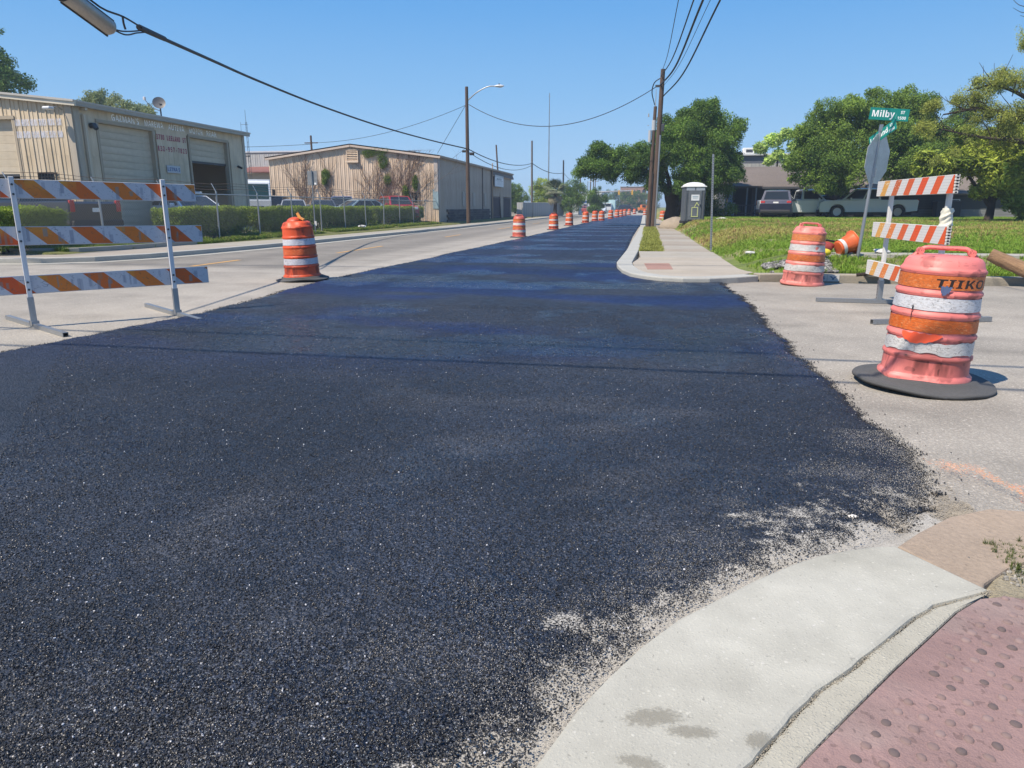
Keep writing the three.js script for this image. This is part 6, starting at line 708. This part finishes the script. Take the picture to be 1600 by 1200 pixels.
// wires crossing overhead, known by their shadows on the asphalt
for (const [i, z] of [-2.9, -2.05, -12.3].entries()) wire(['overhead wire crossing the street above the corner', 'second overhead wire crossing the street above the corner', 'overhead wire crossing above the far side of the junction'][i], sagPts(V(-24, 7.6, z + (i === 2 ? 1.6 : -.5)), V(18, 7.6, z - (i === 2 ? 1.2 : -.35)), .6), .026);
{ // far end of the street
  const S = thing('signal_mast', 'far traffic signal mast arm across the street', 'traffic signal', [-10.5, 0, -170]); mesh('pole', rod(V(0, 0, 0), V(0, 5.4, 0), .16, .12, 10), M.galv, S); mesh('mast_arm', rod(V(0, 4.55, 0), V(8.6, 4.85, 0), .2, .13, 8), M.galv, S); const hd = rbox(.4, 1.05, .3, .04); for (const x of [5.2, 8.2]) { const h = mesh('signal_head', hd, std([.55, .3, .02], .5), S); h.position.set(x, 4.45, 0); }
  const S2 = thing('street_light', 'far street light with a long arm at the left kerb', 'street light', [-11, 0, -150]); mesh('pole', rod(V(0, 0, 0), V(0, 6.3, 0), .1, .07, 8), M.galv, S2); mesh('arm', tube([V(0, 6.1, 0), V(.9, 6.35, 0), V(1.7, 6.3, 0)], .04, 12), M.galv, S2); mesh('lamp_head', rbox(.55, .12, .25, .04, 1.9, 6.27, 0), M.galv, S2);
  const F = thing('panel_fence', 'white corrugated panel fence past the warehouse', 'fence', [-14.0, .1, -86.5]), dir = V(3.6, 0, -11.5), L = dir.length(); F.rotation.y = Math.atan2(11.5, 3.6); const fm = [std([.55, .57, .58], .5, { map: streakMap }), std([.48, .5, .52], .5, { map: streakMap }), std([.42, .43, .44], .5, { map: streakMap })]; const r = rng(3); for (let i = 0, x = 0; x < L; i++, x += .31) { const g = merge([box(.3, 1.72, .03, 0, .86, 0), box(.05, 1.72, .03, -.12, .86, .03), box(.03, 1.72, .02, .04, .86, .025)]); const m = mesh('panel', g, x > 8 ? fm[2] : fm[i % 2], F); m.position.x = x; m.position.y = (r() - .5) * .03; } for (let x = 0; x <= L; x += 3) mesh('post', box(.08, 1.75, .08, x, .87, -.06), M.galv, F);
  const Fb = thing('panel_fence', 'short return of the white panel fence beside the warehouse', 'fence', [-14.6, .1, -86.5]); for (let i = 0; i < 2; i++) mesh('panel', box(.3, 1.7, .03, i * .31, .85, 0), fm[1], Fb);
  const bld = (label, x, z, w, h, d, c, rc, extra) => { const B = thing('far_building', label, 'building', [x, 0, z]); mesh('wall', box(w, h, d, 0, h / 2, -d / 2), std(c, .7, { map: streakMap }), B); mesh('roof', box(w + .3, .18, d + .3, 0, h + .09, -d / 2), std(rc, .7), B); extra?.(B); return B; };
  bld('white corrugated shed by the left kerb beyond the palm', -11.0, -118, 1.9, 3.3, 6, [.6, .63, .65], [.35, .36, .38], (B) => { for (let i = 0; i < 6; i++) mesh('rib', box(.05, 3.3, .04, -.85 + i * .34, 1.65, .02), std([.5, .52, .54], .5), B); mesh('side_frame', box(.1, 3.4, .1, 1, 1.7, .05), M.steelDark, B); });
  bld('white and blue shop building far down the left side', -12.6, -185, 5.2, 5.0, 10, [.62, .65, .68], [.4, .42, .45], (B) => { mesh('blue_band', box(5.25, .5, .06, 0, 2.5, .03), std([.05, .1, .35], .5), B); for (const x of [-1.4, .2, 1.8]) mesh('window', box(1.1, 1.2, .06, x, 1.3, .03), M.glass, B); });
  bld('reddish brick building beyond the far trees', -3.2, -262, 9, 8.0, 12, [.35, .2, .15], [.3, .24, .21], (B) => { for (let i = 0; i < 5; i++) mesh('window', box(1, 1.2, .06, -3.6 + i * 1.8, 6.4, .03), M.glass, B); });
}
// ================================================================ VEHICLES
// side profile with wheel arches, extruded with eased edges; cabin is a tapered box with its panes set on it
const paint = (c, r = .3) => phys(c, r, { clearcoat: .8, clearcoatRoughness: .12 });
const tyreGeo = (r) => new THREE.LatheGeometry([[r * .62, -.1], [r * .9, -.11], [r, -.08], [r, .08], [r * .9, .11], [r * .62, .1]].map(([x, y]) => new THREE.Vector2(x, y)), 24).rotateX(PI / 2);
const rimGeo = (r) => merge([new THREE.CylinderGeometry(r * .63, r * .63, .14, 20).rotateX(PI / 2), ...[0, 1, 2, 3, 4].map((k) => { const g = box(r * .16, r * 1.1, .02, 0, 0, .08); g.rotateZ(k * PI / 5); return g; }), new THREE.CylinderGeometry(r * .16, r * .16, .04, 10).rotateX(PI / 2).translate(0, 0, .08)]);
const rimMat = std([.4, .41, .42], .35, { metalness: .8 }), darkTrim = std([.02, .02, .022], .6);
function vehicle(name, label, category, pos, turn, o) {
  const T = thing(name, label, category, pos, turn), W = o.w, wr = o.wr ?? .33, body = o.paint;
  const s = new THREE.Shape(), lo = o.low ?? .24, pr = o.profile; s.moveTo(pr[0][0], lo + .08);
  const ar = wr + .06; for (const wx of o.wheels) { s.lineTo(wx - ar, lo); s.absarc(wx, wr, ar, PI + Math.asin((wr - lo) / ar) * 1, 2 * PI - Math.asin((wr - lo) / ar) + (0), true); s.lineTo(wx + ar, lo); } s.lineTo(pr[pr.length - 1][0] - .05, lo);
  for (let i = pr.length - 1; i >= 0; i--) s.lineTo(pr[i][0], pr[i][1]);
  const b = .055, g = new THREE.ExtrudeGeometry(s, { depth: W - 2 * b, bevelEnabled: true, bevelSize: b * .6, bevelOffset: -b * .6, bevelThickness: b, bevelSegments: 3, curveSegments: 10 }); g.translate(0, 0, -(W - 2 * b) / 2); mesh('body', g, body, T);
  for (const c of o.cabins) {
    const { x0, x1, t0, t1, y0, y1 } = c, wb = (c.wb ?? W - .1) / 2, wt = (c.wt ?? W - .42) / 2, q = (x, y, z) => V(x, y, z);
    const B = [q(x0, y0, -wb), q(x1, y0, -wb), q(x1, y0, wb), q(x0, y0, wb)], U = [q(t0, y1, -wt), q(t1, y1, -wt), q(t1, y1, wt), q(t0, y1, wt)], P = [], quad = (a, b2, c2, d) => { for (const v of [a, b2, c2, a, c2, d]) P.push(v.x, v.y, v.z); };
    for (let i = 0; i < 4; i++) { const j = (i + 1) % 4; quad(B[j], B[i], U[i], U[j]); } const mid = U.map((u) => u.clone().lerp(V((t0 + t1) / 2, y1, 0), .3).add(V(0, .05, 0))); for (let i = 0; i < 4; i++) { const j = (i + 1) % 4; quad(U[j], U[i], mid[i], mid[j]); } quad(mid[3], mid[2], mid[1], mid[0]);
    const cg = new THREE.BufferGeometry(); cg.setAttribute('position', new THREE.Float32BufferAttribute(P, 3)); cg.computeVertexNormals(); mesh('cabin', norm(cg), c.mat ?? body, T);
    const pane = (nm, A, Bq, C, D, u0, u1, v0, v1) => { const f = (u, v) => A.clone().lerp(Bq, u).lerp(D.clone().lerp(C, u), v), a = f(u0, v0), b2 = f(u1, v0), c2 = f(u1, v1), d = f(u0, v1), n = b2.clone().sub(a).cross(d.clone().sub(a)).normalize(); let pp = []; for (const off of [.012]) for (const v of [a, b2, c2, a, c2, d]) { const w = v.clone().addScaledVector(n, off); pp.push(w.x, w.y, w.z); } const e = [a, b2, c2, d]; for (let i = 0; i < 4; i++) { const p = e[i], r = e[(i + 1) % 4], p2 = p.clone().addScaledVector(n, .012), r2 = r.clone().addScaledVector(n, .012); for (const v of [p, r, r2, p, r2, p2]) pp.push(v.x, v.y, v.z); } const gg = new THREE.BufferGeometry(); gg.setAttribute('position', new THREE.Float32BufferAttribute(pp, 3)); gg.computeVertexNormals(); mesh(nm, norm(gg), c.glass ?? M.glass, T); };
    if (c.front !== false) pane('windshield', B[2], B[1], U[1], U[2], .05, .95, .08, .93);
    if (c.rear !== false) pane('rear_window', B[0], B[3], U[3], U[0], .08, .92, .14, .9);
    const sp = c.side ?? [[.06, .34], [.37, .64], [.67, .93]]; for (const [a, b2] of sp) { pane('side_window', B[3], B[2], U[2], U[3], a, b2, .12, .9); pane('side_window', B[1], B[0], U[0], U[1], 1 - b2, 1 - a, .12, .9); }
    if (c.mirror !== false) for (const z of [-1, 1]) mesh('mirror', rbox(.1, .14, .2, .03, x1 - .35 * (x1 - t1) - .25, y0 + .08, z * (wb + .1)), body, T);
  }
  const tg = tyreGeo(wr), rg = rimGeo(wr); for (const wx of o.wheels) for (const z of [-1, 1]) { const w = new THREE.Group(); w.name = 'wheel'; T.add(w); w.position.set(wx, wr, z * (W / 2 - .1)); if (z < 0) w.rotation.y = PI; mesh('tyre', tg, M.rubber, w); mesh('rim', rg, o.rim ?? rimMat, w); }
  const xf = pr[pr.length - 1][0], xr = pr[0][0], hl = o.head ?? [.66, .16, .36], tl = o.tail ?? [.78, .2, .26];
  for (const z of [-1, 1]) { mesh('headlight', rbox(.1, hl[1], hl[2], .03, xf - .0 + (o.hx ?? -.02), hl[0], z * (W / 2 - hl[2] / 2 - .09)), M.lampGlass, T); mesh('taillight', rbox(.08, tl[1], tl[2], .02, xr + (o.tx ?? .0), tl[0], z * (W / 2 - tl[2] / 2 - .05)), M.red, T); }
  mesh('front_bumper', rbox(.16, .2, W - .12, .05, xf + .02, .42, 0), o.bump ?? darkTrim, T); mesh('rear_bumper', rbox(.16, .2, W - .1, .05, xr - .03, .44, 0), o.bump ?? darkTrim, T); mesh('grille', rbox(.04, .18, W * .45, .02, xf + .03, .62, 0), darkTrim, T); mesh('licence_plate', box(.012, .13, .3, xr - (o.px ?? .02), o.py ?? .8, 0), M.plate, T);
  mesh('underbody', box(xf - xr - .5, .2, W - .5, (xf + xr) / 2, .3, 0), darkTrim, T);
  o.extra?.(T); return T;
}
const sedanP = [[-2.3, .55], [-2.32, .85], [-2.2, .98], [-1.5, 1.0], [1.0, .98], [1.9, .86], [2.22, .72], [2.3, .55]], sedanC = (k = {}) => ({ x0: -1.75, x1: 1.15, t0: -1.0, t1: .35, y0: .96, y1: 1.4, ...k });
const suvP = [[-2.25, .5], [-2.3, .9], [-2.22, 1.08], [1.1, 1.08], [2.05, 1.0], [2.3, .85], [2.33, .5]], suvC = (k = {}) => ({ x0: -2.2, x1: 1.25, t0: -1.85, t1: .5, y0: 1.06, y1: 1.68, ...k });
const puP = [[-2.85, .6], [-2.88, 1.05], [-2.8, 1.12], [1.3, 1.12], [2.55, 1.08], [2.8, .95], [2.82, .55]], puC = (k = {}) => ({ x0: -.75, x1: 1.55, t0: -.6, t1: .75, y0: 1.1, y1: 1.78, side: [[.06, .42], [.47, .93]], ...k });
const gY = .34;
vehicle('pickup_truck', 'black pickup truck parked tail-out behind the left barricade', 'pickup truck', [-20.0, .34, -21.2], 2.97, { w: 1.95, wr: .39, low: .36, paint: paint([.02, .022, .028]), profile: puP, wheels: [-1.75, 1.75], cabins: [puC()], tail: [.98, .36, .17], rim: rimMat, px: .03, py: .86 });
vehicle('parked_car', 'white car parked in front of the raised garage door', 'car', [-18.6, gY, -27.6], -.5, { w: 1.8, paint: paint([.68, .7, .72]), profile: sedanP, wheels: [-1.35, 1.4], cabins: [sedanC()], extra: (T) => mesh('roof_load', merge([rbox(1.2, .1, 1.1, .03, -.3, 1.52, 0), box(.04, .1, 1.1, .1, 1.45, 0), box(.04, .1, 1.1, -.7, 1.45, 0)]), std([.55, .55, .55], .5), T) });
{ // white cab-over truck
  const T = thing('box_truck', 'white cab-over truck with a dark windscreen between garage and warehouse', 'truck', [-26.0, .34, -46.3], -1.06), wp = paint([.66, .69, .7]); // local +x faces the camera side
  const s = new THREE.Shape([[-.9, .5], [.9, .5], [.98, 1.35], [.72, 2.5], [.6, 2.62], [-.9, 2.62]].map(([x, y]) => new THREE.Vector2(x, y))); const g = new THREE.ExtrudeGeometry(s, { depth: 1.9, bevelEnabled: true, bevelSize: .05, bevelThickness: .05, bevelSegments: 2 }); g.translate(0, 0, -.95); mesh('cab', g, wp, T); mesh('windshield', new THREE.BoxGeometry(.03, 1.0, 1.72).rotateZ(.22).translate(.9, 1.95, 0), phys([.02, .05, .045], .08), T); mesh('cargo_box', rbox(3.6, 2.1, 2.1, .03, -3, 1.75, 0), wp, T); mesh('grille', merge([box(.03, .1, 1.0, 1.02, .95, 0), box(.03, .08, .7, 1.02, .78, 0)]), darkTrim, T); mesh('bumper', rbox(.15, .28, 2.0, .04, 1.0, .52, 0), wp, T);
  for (const z of [-1, 1]) { mesh('headlight', rbox(.06, .2, .34, .03, 1.02, .85, z * .76), M.lampGlass, T); mesh('mirror', rbox(.08, .4, .2, .03, .85, 1.9, z * 1.2), darkTrim, T); mesh('side_window', box(.8, .75, .02, .2, 2.0, z * 1.01), M.glass, T); for (const x of [.1, -3.6]) { const w = new THREE.Group(); w.name = 'wheel'; T.add(w); w.position.set(x, .42, z * .85); mesh('tyre', tyreGeo(.42), M.rubber, w); mesh('rim', rimGeo(.42), rimMat, w); } } }
const row = (name, label, x, z, turn, c, kind, extra = {}) => vehicle(name, label, 'car', [x, gY, z], turn, { w: 1.82, paint: paint(c), profile: kind === 'suv' ? suvP : sedanP, wheels: [-1.38, 1.42], cabins: [kind === 'suv' ? suvC() : sedanC()], ...(kind === 'suv' ? { head: [.86, .18, .36], tail: [1.0, .34, .18], wr: .36 } : {}), ...extra });
row('parked_car', 'dark maroon car parked just right of the white truck', -26.2, -49.2, -PI / 2 + .3, [.03, .012, .014], 'suv');
row('parked_car', 'silver grey sedan facing out over the hedge, left of the grey sign', -23.4, -46.6, -PI / 2 + .45, [.3, .31, .32], 'sedan');
row('parked_car', 'dark grey sedan parked behind the grey sign post', -21.9, -48.0, -PI / 2 + .45, [.07, .075, .085], 'sedan');
row('parked_car', 'white and navy car half hidden between the dark and the blue sedans', -21.6, -50.6, -PI / 2 + .4, [.1, .12, .2], 'suv');
row('parked_car', 'blue-grey sedan parked tail-out in the middle of the row', -18.7, -47.9, PI / 2 - .62, [.22, .3, .34], 'sedan');
row('parked_car', 'red sport utility car at the warehouse end of the row', -17.4, -50.6, -PI / 2 + .62, [.36, .02, .03], 'suv');
// right side
vehicle('parked_car', 'dark navy sport utility car parked tail toward the lot by the house window', 'car', [8.5, .58, -48.9], PI / 2 - .22, { w: 1.86, wr: .36, paint: paint([.012, .016, .05]), profile: suvP, wheels: [-1.38, 1.42], cabins: [suvC()], tail: [1.0, .13, .26], py: .95, px: .03 });
vehicle('pickup_truck', 'white old pickup behind the navy car, with a dark cab window', 'pickup truck', [10.15, .6, -50.4], .1, { w: 1.85, wr: .37, low: .34, paint: paint([.66, .7, .7]), profile: puP.map(([x, y]) => [x * .9, y]), wheels: [-1.6, 1.65], cabins: [puC({ x0: -.2, x1: 1.35, t0: -.1, t1: .7, y1: 1.74, side: [[.1, .9]] })], tail: [.95, .3, .16], extra: (T) => mesh('bed_load', rbox(.8, .5, 1.2, .05, -1.2, 1.36, 0), darkTrim, T) });
vehicle('pickup_truck', 'pale white four-door pickup parked nose left under the wide oak', 'pickup truck', [13.95, .6, -49.9], PI - .06, { w: 1.92, wr: .39, low: .36, paint: paint([.6, .66, .66]), profile: puP, wheels: [-1.75, 1.75], cabins: [puC()], tail: [.98, .36, .17] });
vehicle('parked_car', 'black car in the shade between the two white pickups', 'car', [11.7, .6, -52.6], .1, { w: 1.8, paint: paint([.012, .012, .014]), profile: sedanP, wheels: [-1.35, 1.4], cabins: [sedanC()] });
// wheeled bins and clutter by the far low house
{ const T = thing('wheeled_bin', 'dark wheeled bin beside the low house door', 'bin', [18.9, .55, -51.3]); mesh('body', rbox(.62, 1.0, .7, .04, 0, .55, 0), darkTrim, T); mesh('lid', rbox(.66, .07, .76, .02, 0, 1.08, 0), std([.03, .03, .035], .5), T); for (const x of [-.25, .25]) mesh('wheel', new THREE.CylinderGeometry(.1, .1, .06, 12).rotateZ(PI / 2).translate(x, .1, -.32), M.rubber, T); const c = T.clone(); c.name = numbered('wheeled_bin'); c.position.x += .85; c.userData = { ...T.userData, label: 'second dark wheeled bin, nearer the small house window' }; scene.add(c); }
{ const T = thing('concrete_tub', 'pale blue-grey concrete tub at the porch corner', 'planter', [4.9, .5, -52.4]); mesh('tub', merge([rbox(1.2, .62, .8, .03, 0, .3, 0), rbox(1.3, .1, .9, .03, 0, .6, 0)]), std([.26, .3, .34], .8, { map: concMap }), T); mesh('soil', box(1.1, .04, .7, 0, .645, 0), std([.05, .04, .03], .95), T); }
// far traffic
vehicle('parked_car', 'blue and white car facing the camera far down the street', 'car', [-7.7, 0, -142], -PI / 2, { w: 1.85, paint: paint([.5, .55, .62]), profile: suvP, wheels: [-1.38, 1.42], cabins: [suvC()], extra: (T) => mesh('hood_stripe', box(.9, .02, 1.2, 1.5, 1.07, 0), std([.03, .08, .3], .4), T) });
vehicle('parked_car', 'red car far down the left side', 'car', [-12.4, 0, -168], -.2, { w: 1.8, paint: paint([.3, .03, .03]), profile: sedanP, wheels: [-1.35, 1.4], cabins: [sedanC()] });
vehicle('parked_car', 'black car parked beyond the end of the new asphalt', 'car', [-3.4, 0, -175], .1, { w: 1.8, paint: paint([.015, .015, .018]), profile: suvP, wheels: [-1.38, 1.42], cabins: [suvC()] });
{ const T = thing('box_truck', 'pale teal box truck far down the street beyond the blue car', 'truck', [-8.2, 0, -178], -PI / 2); mesh('cargo_box', rbox(5, 2.3, 3.6, .05, -3, 1.75, 0), std([.42, .6, .62], .5), T); mesh('cab', rbox(1.6, 1.7, 2, .1, .4, 1.3, 0), std([.6, .62, .63], .4), T); mesh('windshield', box(.04, .7, 1.7, 1.21, 1.7, 0), M.glass, T); for (const x of [.4, -4]) for (const z of [-.9, .9]) { const w = new THREE.Group(); w.name = 'wheel'; T.add(w); w.position.set(x, .42, z); mesh('tyre', tyreGeo(.42), M.rubber, w); mesh('rim', rimGeo(.42), rimMat, w); } }
{ const T = thing('excavator', 'small orange excavator parked at the far end of the road works', 'excavator', [.35, 0, -160], .3); const om = std([.6, .16, .02], .5); for (const z of [-.6, .6]) mesh('track', rbox(2.0, .45, .36, .15, 0, .24, z), M.rubber, T); mesh('cab', merge([rbox(1.0, .9, 1.0, .06, -.1, 1.25, -.1), rbox(1.0, .55, 1.3, .06, -.6, .85, 0)]), om, T); mesh('window', box(.7, .5, 1.04, -.05, 1.4, -.1), M.glass, T); mesh('boom', tube([V(.4, .9, .3), V(1.0, 1.9, .3), V(1.7, 1.7, .3), V(1.9, .9, .3)], .1, 16), om, T); mesh('bucket', rbox(.45, .35, .5, .06, 1.85, .6, .3), M.steelDark, T); }

renderer.render(scene, camera);
